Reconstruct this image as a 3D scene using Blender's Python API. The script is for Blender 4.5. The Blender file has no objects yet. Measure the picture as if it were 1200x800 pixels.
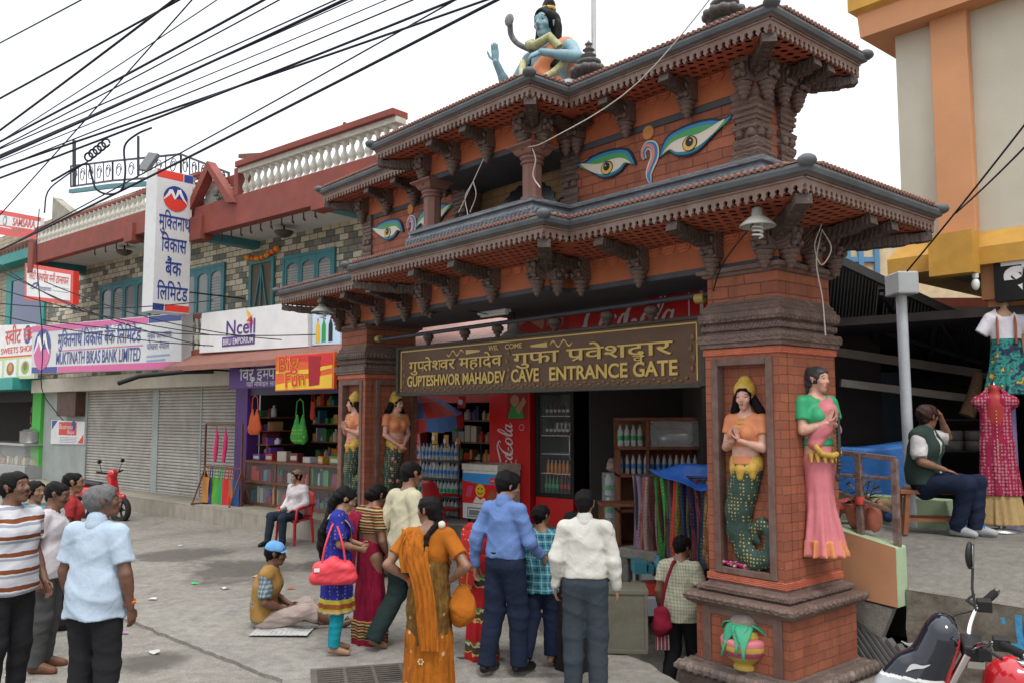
import bpy, bmesh, math, random
import numpy as np
from mathutils import Vector, Matrix, noise as mnoise
random.seed(7); np.random.seed(7)
R = math.radians
SC = bpy.context.scene
COL = SC.collection
# ------------------------------------------------------------------ camera, sky, sun
cam = bpy.data.cameras.new('camera'); cam.lens = 29.94; cam.sensor_width = 36.0
cam.clip_start = 0.05; cam.clip_end = 3000
camo = bpy.data.objects.new('camera', cam); COL.objects.link(camo)
camo.location = (0, 0, 2.3); camo.rotation_euler = (R(90) + 0.0852, 0, 0)
SC.camera = camo
SUN_EL, SUN_AZ = R(60), R(165)     # azimuth from +Y clockwise: behind the camera
W = bpy.data.worlds.new('World'); SC.world = W; W.use_nodes = True
_n, _l = W.node_tree.nodes, W.node_tree.links
_sky = _n.new('ShaderNodeTexSky'); _sky.sky_type = 'NISHITA'; _sky.sun_disc = False
_sky.sun_elevation = SUN_EL; _sky.sun_rotation = SUN_AZ
_bg = _n['Background']; _bg.inputs['Strength'].default_value = 0.12
# a closed cloud deck in front of the blue: mostly white, faintly mottled
_tc = _n.new('ShaderNodeTexCoord'); _nz = _n.new('ShaderNodeTexNoise'); _nz.inputs['Scale'].default_value = 2.2
_nz.inputs['Detail'].default_value = 5
_l.new(_tc.outputs['Generated'], _nz.inputs['Vector'])
_cr = _n.new('ShaderNodeValToRGB'); _cr.color_ramp.elements[0].color = (8.4, 8.8, 9.3, 1); _cr.color_ramp.elements[1].color = (10.4, 10.5, 10.7, 1)
_l.new(_nz.outputs['Fac'], _cr.inputs['Fac'])
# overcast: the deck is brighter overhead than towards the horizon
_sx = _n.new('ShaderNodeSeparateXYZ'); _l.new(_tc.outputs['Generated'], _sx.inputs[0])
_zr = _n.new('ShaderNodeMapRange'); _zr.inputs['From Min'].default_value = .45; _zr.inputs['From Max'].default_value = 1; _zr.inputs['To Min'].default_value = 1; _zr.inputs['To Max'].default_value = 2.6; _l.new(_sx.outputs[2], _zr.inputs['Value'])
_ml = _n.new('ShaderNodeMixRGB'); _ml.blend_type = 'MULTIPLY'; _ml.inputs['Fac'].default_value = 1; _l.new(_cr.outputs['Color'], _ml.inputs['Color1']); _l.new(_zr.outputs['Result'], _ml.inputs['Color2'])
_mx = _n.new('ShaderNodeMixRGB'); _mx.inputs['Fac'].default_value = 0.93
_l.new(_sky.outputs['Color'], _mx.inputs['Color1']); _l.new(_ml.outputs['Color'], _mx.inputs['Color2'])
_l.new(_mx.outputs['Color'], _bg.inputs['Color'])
_sd = bpy.data.lights.new('sun', 'SUN'); _sd.energy = 1.5; _sd.angle = R(12); _sd.color = (1, .95, .88)
_so = bpy.data.objects.new('sun', _sd); COL.objects.link(_so)
_dv = Vector((math.sin(SUN_AZ) * math.cos(SUN_EL), math.cos(SUN_AZ) * math.cos(SUN_EL), math.sin(SUN_EL)))
_so.rotation_euler = _dv.to_track_quat('Z', 'Y').to_euler(); _so.location = (0, 0, 30)
SC.view_settings.view_transform = 'Standard'; SC.view_settings.look = 'None'
SC.view_settings.exposure = 0.15; SC.view_settings.gamma = 1.0; SC.view_settings.use_curve_mapping = False
SC.cycles.max_bounces = 6; SC.cycles.use_denoising = True

# ------------------------------------------------------------------ places in the world
FPX, PIT = 998.0, 0.0852
def ray(px, py):
    x = (px - 600) / FPX; y = -(py - 400) / FPX; c, s = math.cos(PIT), math.sin(PIT)
    return Vector((x, c - y * s, s + y * c))
CAMP = Vector((0, 0, 2.3))
def at(px, py, Y):
    r = ray(px, py); return CAMP + r * (Y / r.y)
def gnd(px, py, z=0.0):
    r = ray(px, py); return CAMP + r * ((z - 2.3) / r.z)
PSI = 0.7111
GO = Vector((2.2817, 7.2355, 0)); GROT = PSI - math.pi / 2       # gate frame: x along its front, y through it
GM = Matrix.Translation(GO) @ Matrix.Rotation(GROT, 4, 'Z')
PB = 0.87
BO = Vector((-9.05, 21.75, 0)); BROT = PB - math.pi / 2          # shop row frame: x along the facade, y into it
BM = Matrix.Translation(BO) @ Matrix.Rotation(BROT, 4, 'Z')
def inplane(M, px, py, off=0.0):
    Mi = M.inverted(); o = Mi @ CAMP; d = Mi.to_3x3() @ ray(px, py)
    t = (off - o.y) / d.y; p = o + d * t
    return p.x, p.z
def P(px, py, off=0.0): return inplane(BM, px, py, off)

# ------------------------------------------------------------------ mesh builder
def basis(d, up=Vector((0, 0, 1))):
    d = d.normalized()
    s = d.cross(up)
    if s.length < 1e-4: s = d.cross(Vector((0, 1, 0)))
    s.normalize(); u = s.cross(d).normalized()
    return s, u, d
class MB:
    def __init__(s): s.v = []; s.f = []; s.m = []; s.s = []
    def add(s, vs, fs, mat=0, M=None, smooth=False):
        o = len(s.v)
        if M is not None: vs = [M @ Vector(v) for v in vs]
        s.v.extend([tuple(v) for v in vs])
        for f in fs: s.f.append(tuple(i + o for i in f)); s.m.append(mat); s.s.append(smooth)
    def bx(s, x0, x1, y0, y1, z0, z1, mat=0, M=None):
        vs = [(x0,y0,z0),(x1,y0,z0),(x1,y1,z0),(x0,y1,z0),(x0,y0,z1),(x1,y0,z1),(x1,y1,z1),(x0,y1,z1)]
        s.add(vs, [(0,3,2,1),(4,5,6,7),(0,1,5,4),(1,2,6,5),(2,3,7,6),(3,0,4,7)], mat, M)
    def cbx(s, c, sz, mat=0, M=None):
        s.bx(c[0]-sz[0]/2, c[0]+sz[0]/2, c[1]-sz[1]/2, c[1]+sz[1]/2, c[2]-sz[2]/2, c[2]+sz[2]/2, mat, M)
    def bar(s, p, q, w, h=None, mat=0, up=(0,0,1)):
        p, q = Vector(p), Vector(q); h = h or w
        a, b, d = basis(q - p, Vector(up)); L = (q - p).length
        M = Matrix((( a.x, d.x, b.x, p.x), (a.y, d.y, b.y, p.y), (a.z, d.z, b.z, p.z), (0,0,0,1)))
        s.bx(-w/2, w/2, 0, L, -h/2, h/2, mat, M)
    def tube(s, pts, r, seg=8, mat=0, cap=True, flat=None, up=(0,0,1), smooth=True, closed=False):
        pts = [Vector(p) for p in pts]; n = len(pts)
        rs = list(r) if hasattr(r, '__len__') else [r] * n
        rings = []; prev = None
        for i, p in enumerate(pts):
            if closed: d = pts[(i+1) % n] - pts[i-1]
            else: d = pts[min(i+1, n-1)] - pts[max(i-1, 0)]
            if d.length < 1e-9: d = Vector((0,0,1))
            d.normalize()
            if prev is None or flat is not None: a, b, _ = basis(d, Vector(up))
            else:
                a = prev - d * prev.dot(d)
                a = a.normalized() if a.length > 1e-6 else basis(d)[0]
                b = a.cross(d)
            prev = a
            rr = rs[i]; fx, fy = (1, 1) if flat is None else flat
            if isinstance(rr, (tuple, list)): fx, fy = rr; rr = 1
            rings.append([p + a * (math.cos(2*math.pi*k/seg) * rr * fx) + b * (math.sin(2*math.pi*k/seg) * rr * fy) for k in range(seg)])
        vs = [v for ring in rings for v in ring]; fs = []
        m = n if closed else n - 1
        for i in range(m):
            j = (i + 1) % n
            for k in range(seg):
                l = (k + 1) % seg
                fs.append((i*seg+k, j*seg+k, j*seg+l, i*seg+l))
        s.add(vs, fs, mat, None, smooth)
        if cap and not closed:
            s.add(rings[0], [tuple(range(seg))], mat); s.add(rings[-1], [tuple(range(seg-1, -1, -1))], mat)
    def lathe(s, prof, seg=16, mat=0, M=None, smooth=True, cap=True):
        vs = []; fs = []
        for r, z in prof:
            for k in range(seg):
                a = 2*math.pi*k/seg; vs.append((r*math.cos(a), r*math.sin(a), z))
        for i in range(len(prof)-1):
            for k in range(seg):
                l = (k+1) % seg; fs.append((i*seg+k, i*seg+l, (i+1)*seg+l, (i+1)*seg+k))
        s.add(vs, fs, mat, M, smooth)
        if cap:
            if prof[0][0] > 1e-4: s.add(vs[:seg], [tuple(range(seg-1,-1,-1))], mat, M)
            if prof[-1][0] > 1e-4: s.add(vs[-seg:], [tuple(range(seg))], mat, M)
    def ball(s, c, r, seg=10, mat=0, M=None):
        rx, ry, rz = r if hasattr(r, '__len__') else (r, r, r)
        n = max(5, seg // 2 + 1); vs = []; fs = []
        for i in range(n + 1):
            t = math.pi * i / n
            for k in range(seg):
                a = 2*math.pi*k/seg
                vs.append((c[0]+rx*math.sin(t)*math.cos(a), c[1]+ry*math.sin(t)*math.sin(a), c[2]-rz*math.cos(t)))
        for i in range(n):
            for k in range(seg):
                l = (k+1) % seg; fs.append((i*seg+k, i*seg+l, (i+1)*seg+l, (i+1)*seg+k))
        s.add(vs, fs, mat, M, True)
    def prism(s, poly, y0, y1, mat=0, M=None):
        # poly is (x, z) counter-clockwise seen from -y
        n = len(poly)
        vs = [(x, y0, z) for x, z in poly] + [(x, y1, z) for x, z in poly]
        fs = [tuple(range(n)), tuple(range(2*n-1, n-1, -1))]
        for i in range(n):
            j = (i+1) % n; fs.append((i, i+n, j+n, j))
        s.add(vs, fs, mat, M)
    def sweep(s, outline, prof, mat=0, closed=True, M=None, smooth=False, cap=False):
        # outline counter-clockwise (x, y); prof list of (outward, z); mitred corners
        n = len(outline); dirs = []
        for i in range(n):
            p = Vector(outline[i]); 
            def nrm(a, b):
                d = (Vector(b) - Vector(a)).normalized(); return Vector((d.y, -d.x))
            if closed or 0 < i < n-1:
                n1 = nrm(outline[i-1], outline[i]); n2 = nrm(outline[i], outline[(i+1) % n])
                m = n1 + n2; m = m / max(0.2, m.dot(n1)) if m.length > 1e-6 else n1
            elif i == 0: m = nrm(outline[0], outline[1])
            else: m = nrm(outline[-2], outline[-1])
            dirs.append(m)
        vs = []; fs = []; k = len(prof)
        for i in range(n):
            for o, z in prof: vs.append((outline[i][0]+dirs[i].x*o, outline[i][1]+dirs[i].y*o, z))
        for i in range(n if closed else n-1):
            j = (i+1) % n
            for a in range(k-1): fs.append((i*k+a, j*k+a, j*k+a+1, i*k+a+1))
        s.add(vs, fs, mat, M, smooth)
    def sheet(s, fn, nu, nv, mat=0, smooth=True, M=None, thick=0.0):
        vs = [fn(i/nu, j/nv) for j in range(nv+1) for i in range(nu+1)]
        fs = [(j*(nu+1)+i, j*(nu+1)+i+1, (j+1)*(nu+1)+i+1, (j+1)*(nu+1)+i) for j in range(nv) for i in range(nu)]
        s.add(vs, fs, mat, M, smooth)
    def build(s, name, mats, parent=None, M=None, bevel=0, solid=0):
        me = bpy.data.meshes.new(name); me.from_pydata(s.v, [], s.f)
        mats = mats if isinstance(mats, (list, tuple)) else [mats]
        for m in mats: me.materials.append(m)
        me.polygons.foreach_set('material_index', s.m); me.polygons.foreach_set('use_smooth', s.s)
        uv_box(me)
        o = bpy.data.objects.new(name, me); COL.objects.link(o)
        if parent is not None: o.parent = parent
        if M is not None: o.matrix_local = M
        if bevel:
            b = o.modifiers.new('bevel', 'BEVEL'); b.width = bevel; b.segments = 2; b.limit_method = 'ANGLE'; b.angle_limit = R(40)
        if solid:
            b = o.modifiers.new('solid', 'SOLIDIFY'); b.thickness = solid; b.offset = 0
        return o
def uv_box(me):
    n = len(me.loops)
    if n == 0: return
    uv = me.uv_layers.new(name='UVMap')
    li = np.empty(n, np.int32); me.loops.foreach_get('vertex_index', li)
    co = np.empty(len(me.vertices)*3, np.float32); me.vertices.foreach_get('co', co); co = co.reshape(-1, 3)
    pn = np.empty(len(me.polygons)*3, np.float32); me.polygons.foreach_get('normal', pn); pn = np.abs(pn.reshape(-1, 3))
    lt = np.empty(len(me.polygons), np.int32); me.polygons.foreach_get('loop_total', lt)
    ax = np.repeat(np.argmax(pn, 1), lt); c = co[li]
    u = np.where(ax == 0, c[:,1], c[:,0]); v = np.where(ax == 2, c[:,1], c[:,2])
    uv.data.foreach_set('uv', np.stack([u, v], 1).astype(np.float32).ravel())
def tag(o, label=None, cat=None, group=None, kind=None):
    if label: o['label'] = label
    if cat: o['category'] = cat
    if group: o['group'] = group
    if kind: o['kind'] = kind
    return o
def thing(name, label, cat, M=None, group=None, loc=None, rz=0.0):
    o = bpy.data.objects.new(name, None); COL.objects.link(o); o.empty_display_size = 0.1
    if M is not None: o.matrix_world = M
    elif loc is not None: o.location = loc; o.rotation_euler = (0, 0, rz)
    return tag(o, label, cat, group)
KIDS = {}
def copy_tree(o, label=None, loc=None, rz=None, M=None, parent=None, scale=None):
    c = o.copy(); COL.objects.link(c)
    if parent is not None: c.parent = parent
    if label: c['label'] = label
    if M is not None: c.matrix_world = M
    if loc is not None: c.location = loc
    if rz is not None: c.rotation_euler = (0, 0, rz)
    if scale is not None: c.scale = (scale,)*3 if not hasattr(scale, '__len__') else scale
    for ch in list(o.children): copy_tree(ch, parent=c)
    return c
def tm(x=0, y=0, z=0, rz=0, rx=0, ry=0, s=1):
    return Matrix.Translation((x, y, z)) @ Matrix.Rotation(rz, 4, 'Z') @ Matrix.Rotation(ry, 4, 'Y') @ Matrix.Rotation(rx, 4, 'X') @ Matrix.Diagonal((s, s, s, 1))
def catmull(pts, n=6, closed=False):
    pts = [Vector(p) for p in pts]; out = []; m = len(pts)
    for i in range(m if closed else m-1):
        p0 = pts[i-1] if (closed or i > 0) else pts[0]*2 - pts[1]
        p1 = pts[i]; p2 = pts[(i+1) % m]; p3 = pts[(i+2) % m] if (closed or i+2 < m) else p2*2 - p1
        for k in range(n):
            t = k/n
            out.append(0.5*((2*p1) + (p2-p0)*t + (2*p0-5*p1+4*p2-p3)*t*t + (3*p1-p0-3*p2+p3)*t*t*t))
    if not closed: out.append(pts[-1])
    return out

# ------------------------------------------------------------------ materials
MATS = {}
def newmat(name):
    m = bpy.data.materials.new(name); m.use_nodes = True
    return m, m.node_tree.nodes, m.node_tree.links, m.node_tree.nodes['Principled BSDF']
def mapping(n, l, scale=(1,1,1), src='Object', rot=(0,0,0)):
    tc = n.new('ShaderNodeTexCoord'); mp = n.new('ShaderNodeMapping')
    mp.inputs['Scale'].default_value = scale; mp.inputs['Rotation'].default_value = rot
    l.new(tc.outputs[src], mp.inputs['Vector']); return mp.outputs['Vector']
def ramp(n, l, fac, stops):
    r = n.new('ShaderNodeValToRGB'); e = r.color_ramp.elements
    while len(e) < len(stops): e.new(0.5)
    for i, (p, c) in enumerate(stops): e[i].position = p; e[i].color = (c[0], c[1], c[2], 1)
    l.new(fac, r.inputs['Fac']); return r.outputs['Color']
def mixc(n, l, fac, a, b, mode='MIX'):
    m = n.new('ShaderNodeMixRGB'); m.blend_type = mode
    for i, x in ((0, fac), (1, a), (2, b)):
        if hasattr(x, 'is_linked') or hasattr(x, 'links'): l.new(x, m.inputs[i])
        else: m.inputs[i].default_value = x if i == 0 else (x[0], x[1], x[2], 1)
    return m.outputs[0]
def mth(n, l, op, a, b=None):
    m = n.new('ShaderNodeMath'); m.operation = op
    for i, x in ((0, a), (1, b)):
        if x is None: continue
        if hasattr(x, 'links'): l.new(x, m.inputs[i])
        else: m.inputs[i].default_value = x
    return m.outputs[0]
def bump(n, l, b, h, strength=0.3, dist=0.02):
    bn = n.new('ShaderNodeBump'); bn.inputs['Strength'].default_value = strength; bn.inputs['Distance'].default_value = dist
    l.new(h, bn.inputs['Height']); l.new(bn.outputs['Normal'], b.inputs['Normal'])
def noise(n, l, vec, scale, detail=4, rough=.6):
    t = n.new('ShaderNodeTexNoise'); t.inputs['Scale'].default_value = scale; t.inputs['Detail'].default_value = detail
    t.inputs['Roughness'].default_value = rough
    l.new(vec, t.inputs['Vector']); return t.outputs['Fac']
def col(h):
    h = h.lstrip('#'); c = [int(h[i:i+2], 16)/255 for i in (0, 2, 4)]
    return tuple(x/12.92 if x <= .04045 else ((x+.055)/1.055)**2.4 for x in c)
def dark(c, k): return tuple(min(1, x*k) for x in c)
def mat(name, c, rough=.6, var=.18, scale=6, dirt=0, dirtc=(.09,.08,.065), bmp=.15, bscale=40, metal=0, spec=.28, coat=0, dist=.01):
    """painted or plain surface with mottling, grime patches and a little relief"""
    if name in MATS: return MATS[name]
    m, n, l, b = newmat(name)
    v = mapping(n, l)
    f = noise(n, l, v, scale, 5)
    cc = ramp(n, l, f, [(.25, dark(c, 1-var)), (.75, dark(c, 1+var))])
    if dirt:
        f2 = noise(n, l, v, scale*.45, 8, .7)
        k = ramp(n, l, f2, [(.5-.18*dirt, (0,0,0)), (.78, (1,1,1))])
        cc = mixc(n, l, mth(n, l, 'MULTIPLY', k, .75*min(1, dirt)), cc, dirtc)
    l.new(cc, b.inputs['Base Color'])
    b.inputs['Roughness'].default_value = rough; b.inputs['Metallic'].default_value = metal
    b.inputs['Specular IOR Level'].default_value = spec; b.inputs['Coat Weight'].default_value = coat
    if bmp: bump(n, l, b, noise(n, l, v, bscale, 4), bmp, dist)
    MATS[name] = m; return m
def flat(name, c, rough=.55, **k): return mat(name, c, rough, **{**dict(var=.08, scale=3, bmp=0.05, dirt=.35, dirtc=dark(c, .55)), **k})
def glass(name, c=(.02,.025,.03), rough=.06):
    if name in MATS: return MATS[name]
    m, n, l, b = newmat(name); b.inputs['Base Color'].default_value = (*c, 1); b.inputs['Roughness'].default_value = rough
    b.inputs['Specular IOR Level'].default_value = .6
    MATS[name] = m; return m
def clear(name, c=(.9,.95,.95), rough=.02, alpha=.15):
    if name in MATS: return MATS[name]
    m, n, l, b = newmat(name); b.inputs['Base Color'].default_value = (*c, 1); b.inputs['Roughness'].default_value = rough
    b.inputs['Alpha'].default_value = alpha; b.inputs['Specular IOR Level'].default_value = .7
    MATS[name] = m; return m
def emit(name, c, s):
    if name in MATS: return MATS[name]
    m, n, l, b = newmat(name); b.inputs['Base Color'].default_value = (*c, 1)
    b.inputs['Emission Color'].default_value = (*c, 1); b.inputs['Emission Strength'].default_value = s
    MATS[name] = m; return m
def brick(name, c1, c2, mortar, bw, bh, ms=.008, dirt=.3, bmp=.5, off=.5, rough=.75, cvar=.5):
    if name in MATS: return MATS[name]
    m, n, l, b = newmat(name); v = mapping(n, l, src='UV')
    t = n.new('ShaderNodeTexBrick'); t.offset = off; ov = mapping(n, l)
    wn = n.new('ShaderNodeTexNoise'); wn.inputs['Scale'].default_value = 7; wn.inputs['Detail'].default_value = 5; l.new(ov, wn.inputs['Vector'])
    wa = n.new('ShaderNodeVectorMath'); wa.operation = 'MULTIPLY_ADD'; l.new(wn.outputs['Color'], wa.inputs[0]); wa.inputs[1].default_value = (.028,.028,0); l.new(v, wa.inputs[2]); l.new(wa.outputs[0], t.inputs['Vector'])
    t.inputs['Scale'].default_value = 1; t.inputs['Brick Width'].default_value = bw; t.inputs['Row Height'].default_value = bh
    t.inputs['Mortar Size'].default_value = ms; t.inputs['Mortar Smooth'].default_value = .15; t.inputs['Bias'].default_value = 0
    t.inputs['Color1'].default_value = (*c1, 1); t.inputs['Color2'].default_value = (*c2, 1); t.inputs['Mortar'].default_value = (*mortar, 1)
    f = noise(n, l, ov, 3.5, 8, .65)
    g = ramp(n, l, f, [(.3, (.58,.56,.55)), (.7, (1.18,1.17,1.15))])
    cc = mixc(n, l, cvar, t.outputs['Color'], g, 'MULTIPLY')
    if dirt:
        f2 = noise(n, l, ov, 1.7, 9, .72); k = ramp(n, l, f2, [(.52, (0,0,0)), (.8, (1,1,1))])
        cc = mixc(n, l, mth(n, l, 'MULTIPLY', k, dirt), cc, (.10,.085,.075))
    sv = mapping(n, l, (5, 5, .55)); k3 = ramp(n, l, noise(n, l, sv, 1.6, 6, .65), [(.5, (0,0,0)), (.78, (1,1,1))])
    cc = mixc(n, l, mth(n, l, 'MULTIPLY', k3, .6), cc, dark(c1, .36))
    # splashes of old whitewash
    vz = n.new('ShaderNodeTexVoronoi'); vz.inputs['Scale'].default_value = 16; l.new(ov, vz.inputs['Vector'])
    k2 = ramp(n, l, vz.outputs['Distance'], [(.045, (1,1,1)), (.075, (0,0,0))])
    cc = mixc(n, l, mth(n, l, 'MULTIPLY', k2, .35), cc, (.55,.5,.46))
    l.new(cc, b.inputs['Base Color']); b.inputs['Roughness'].default_value = rough
    h = mixc(n, l, .35, t.outputs['Fac'], noise(n, l, ov, 60, 4))
    inv = n.new('ShaderNodeInvert'); l.new(h, inv.inputs['Color'])
    bump(n, l, b, inv.outputs['Color'], bmp, .012)
    MATS[name] = m; return m
def carved(name, c, scale=14, strength=1.0, c2=None):
    strength *= .42
    """painted carving: deep swirling relief whose hollows keep dust"""
    if name in MATS: return MATS[name]
    m, n, l, b = newmat(name); v = mapping(n, l)
    w = n.new('ShaderNodeTexWave'); w.wave_type = 'RINGS'; w.inputs['Scale'].default_value = scale*.5
    w.inputs['Distortion'].default_value = 5; w.inputs['Detail'].default_value = 3; w.inputs['Detail Scale'].default_value = 2.0
    l.new(v, w.inputs['Vector'])
    f = noise(n, l, v, 5, 7, .65)
    cc = ramp(n, l, f, [(.3, dark(c, .7)), (.55, c), (.8, c2 or dark(c, 1.5))])
    vz = n.new('ShaderNodeTexVoronoi'); vz.inputs['Scale'].default_value = 17; l.new(v, vz.inputs['Vector'])
    k2 = ramp(n, l, vz.outputs['Distance'], [(.04, (1,1,1)), (.08, (0,0,0))])
    cc = mixc(n, l, mth(n, l, 'MULTIPLY', k2, .5), cc, (.5,.46,.42))
    l.new(cc, b.inputs['Base Color']); b.inputs['Roughness'].default_value = .62
    bump(n, l, b, w.outputs['Fac'], strength, .012)
    MATS[name] = m; return m
def stripes(name, cols, axis=2, period=.1, rough=.8, offset=0.0, wob=0.004, bmp=.2, src='Object'):
    """repeating bands of cloth or metal colour along one local axis; cols = [(width fraction, colour)]"""
    if name in MATS: return MATS[name]
    m, n, l, b = newmat(name); tc = n.new('ShaderNodeTexCoord'); sp = n.new('ShaderNodeSeparateXYZ')
    l.new(tc.outputs[src], sp.inputs[0])
    x = mth(n, l, 'ADD', sp.outputs[axis], offset)
    nz = noise(n, l, tc.outputs[src], 9, 2)
    x = mth(n, l, 'ADD', x, mth(n, l, 'MULTIPLY', nz, wob*4))
    fr = mth(n, l, 'FRACT', mth(n, l, 'DIVIDE', x, period))
    st = []; p = 0
    for wd, c in cols: st.append((min(p, .999), c)); p += wd
    r = n.new('ShaderNodeValToRGB'); r.color_ramp.interpolation = 'CONSTANT'; e = r.color_ramp.elements
    while len(e) < len(st): e.new(.5)
    for i, (q, c) in enumerate(st): e[i].position = q; e[i].color = (*c, 1)
    l.new(fr, r.inputs['Fac']); l.new(r.outputs['Color'], b.inputs['Base Color']); b.inputs['Roughness'].default_value = rough; b.inputs['Specular IOR Level'].default_value = .15
    if bmp: bump(n, l, b, noise(n, l, tc.outputs[src], 22, 4), bmp, .02)
    MATS[name] = m; return m
def checks(name, base, lines, period=.05, w=.18, rough=.85):
    """woven check: coloured bands both ways on a base cloth"""
    if name in MATS: return MATS[name]
    m, n, l, b = newmat(name); tc = n.new('ShaderNodeTexCoord'); sp = n.new('ShaderNodeSeparateXYZ'); l.new(tc.outputs['Object'], sp.inputs[0])
    h = mth(n, l, 'ADD', sp.outputs[0], sp.outputs[1])
    cc = base
    for k, (c, per, ww, ph) in enumerate(lines):
        for ax in (sp.outputs[2], h):
            fr = mth(n, l, 'FRACT', mth(n, l, 'ADD', mth(n, l, 'DIVIDE', ax, per), ph))
            g = mth(n, l, 'LESS_THAN', fr, ww)
            cc = mixc(n, l, mth(n, l, 'MULTIPLY', g, .65), cc, c)
    l.new(cc, b.inputs['Base Color']); b.inputs['Roughness'].default_value = rough; b.inputs['Specular IOR Level'].default_value = .15
    bump(n, l, b, noise(n, l, tc.outputs['Object'], 20, 4), .3, .02)
    MATS[name] = m; return m
def cloth(name, c, motif=None, ms=30, var=.12, rough=.9, fine=90, th=.22, streak=None):
    """woven cloth; motif = colour of small printed motifs"""
    if name in MATS: return MATS[name]
    m, n, l, b = newmat(name); v = mapping(n, l)
    f = noise(n, l, v, 5, 5); cc = ramp(n, l, f, [(.3, dark(c, 1-var)), (.7, dark(c, 1+var))])
    if streak:
        sv = mapping(n, l, (38, 38, 5)); k = ramp(n, l, noise(n, l, sv, 1, 3), [(.45, (0,0,0)), (.6, (1,1,1))])
        cc = mixc(n, l, mth(n, l, 'MULTIPLY', k, .7), cc, streak)
    if motif:
        vz = n.new('ShaderNodeTexVoronoi'); vz.inputs['Scale'].default_value = ms; vz.inputs['Randomness'].default_value = .25; l.new(v, vz.inputs['Vector'])
        k = ramp(n, l, vz.outputs['Distance'], [(th, (1,1,1)), (th+.06, (0,0,0))]); cc = mixc(n, l, k, cc, motif)
    l.new(cc, b.inputs['Base Color']); b.inputs['Roughness'].default_value = rough
    b.inputs['Specular IOR Level'].default_value = .15
    # soft folds, sharp creases and the weave
    cv = mapping(n, l, (1, 1, .55), rot=(.5, .3, 0)); cr = n.new('ShaderNodeTexNoise'); cr.inputs['Scale'].default_value = 11; cr.inputs['Detail'].default_value = 3; cr.inputs['Distortion'].default_value = 1.1; l.new(cv, cr.inputs['Vector'])
    rd = mth(n, l, 'ABSOLUTE', mth(n, l, 'SUBTRACT', cr.outputs['Fac'], .5)); rd = ramp(n, l, rd, [(0, (0,0,0)), (.16, (1,1,1))])
    h = mixc(n, l, .2, noise(n, l, v, 14, 5, .6), rd); h = mixc(n, l, .12, h, noise(n, l, v, fine*2, 2))
    bump(n, l, b, h, .5, .02)
    MATS[name] = m; return m
# ------------------------------------------------------------------ lettering
TF = Matrix(((1,0,0,0),(0,0,-1,0),(0,1,0,0),(0,0,0,1)))     # text plane (x, y, out) -> wall frame (x, -y out, z up)
def tfm(x, y, z, rot=0): return Matrix.Translation((x, y, z)) @ TF @ Matrix.Rotation(rot, 4, 'Z')
_GL = {}
def glyph(s, bold=0.0, ext=0.0):
    k = (s, round(bold, 4), round(ext, 4))
    if k not in _GL:
        c = bpy.data.curves.new('lettering', 'FONT'); c.body = s; c.resolution_u = 3; c.offset = bold; c.extrude = ext
        o = bpy.data.objects.new('lettering', c); me = o.to_mesh()
        vs = [tuple(v.co) for v in me.vertices]; fs = [tuple(p.vertices) for p in me.polygons]
        o.to_mesh_clear(); bpy.data.objects.remove(o); bpy.data.curves.remove(c); _GL[k] = (vs, fs)
    return _GL[k]
def _mx(s):
    v = glyph(s)[0]; return max(p[0] for p in v) if v else 0
def advance(s): return (_mx(s + '\u0935') - _mx('\u0935')) if '\u0900' <= s <= '\u097f' else _mx(s + '|') - _mx('|')
def half(vs, fs, x):
    bm = bmesh.new(); bv = [bm.verts.new(v) for v in vs]
    for f in fs:
        try: bm.faces.new([bv[i] for i in f])
        except ValueError: pass
    bmesh.ops.bisect_plane(bm, geom=bm.verts[:] + bm.edges[:] + bm.faces[:], plane_co=(x, 0, 0), plane_no=(1, 0, 0), clear_outer=True)
    bm.verts.index_update(); r = ([tuple(v.co) for v in bm.verts], [tuple(v.index for v in f.verts) for f in bm.faces]); bm.free(); return r
def deva(s, bold, ext):
    """Devanagari laid out cluster by cluster: half letters, the short-i before its letter, ra strokes"""
    V = []; F = []; x = 0.0; n = 0
    def put(g, dx=0, dy=0, sc=1, cut=None):
        nonlocal n
        vs, fs = glyph(g, bold, ext)
        if cut: vs, fs = half(vs, fs, cut)
        o = len(V); n += 1
        V.extend([(x + dx + a*sc, dy + b*sc, c + .0006*(n % 3)) for a, b, c in vs]); F.extend([tuple(i+o for i in f) for f in fs])
    i = 0; cl = []
    VIR = '\u094d'; MAT = set('\u093e\u093f\u0940\u0941\u0942\u0943\u0947\u0948\u094b\u094c\u0902\u0901\u0903')
    while i < len(s):
        if s[i] == ' ': cl.append(None); i += 1; continue
        cons = [s[i]]; i += 1
        while i + 1 < len(s) and s[i] == VIR: cons.append(s[i+1]); i += 2
        mt = []
        while i < len(s) and s[i] in MAT: mt.append(s[i]); i += 1
        cl.append((cons, mt))
    for c in cl:
        if c is None: x += .28; continue
        cons, mt = c
        if '\u093f' in mt: put('\u093f'); x += advance('\u093f')
        k = 0
        while k < len(cons):
            ch = cons[k]; a = advance(ch)
            if k + 1 < len(cons) and cons[k+1] == '\u0930':        # ra stroke under the stem
                put(ch)
                o = len(V); q = [(x+a*.28, .02, ext+.004), (x+a*.28+.05, -.05, ext+.004), (x+a*.78, .13, ext+.004), (x+a*.78, .22, ext+.004)]
                V.extend(q); F.append((o, o+1, o+2, o+3)); x += a; k += 2; continue
            if k + 1 < len(cons) and ch == '\u0926' and cons[k+1] == '\u0935':
                put(ch); put('\u0935', a*.32, -.30, .52); x += a; k += 2; continue
            if k + 1 < len(cons):
                w = a - .135 if ch != '\u0915' else a*.80
                put(ch, cut=w); x += w; k += 1; continue
            put(ch); x += a; k += 1
        for m in mt:
            if m == '\u093f': continue
            if m == '\u0941' and cons[-1] == '\u0930': put(m, .08, .16, .9)
            else: put(m)
            x += max(0, advance(m))
    return V, F
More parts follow.
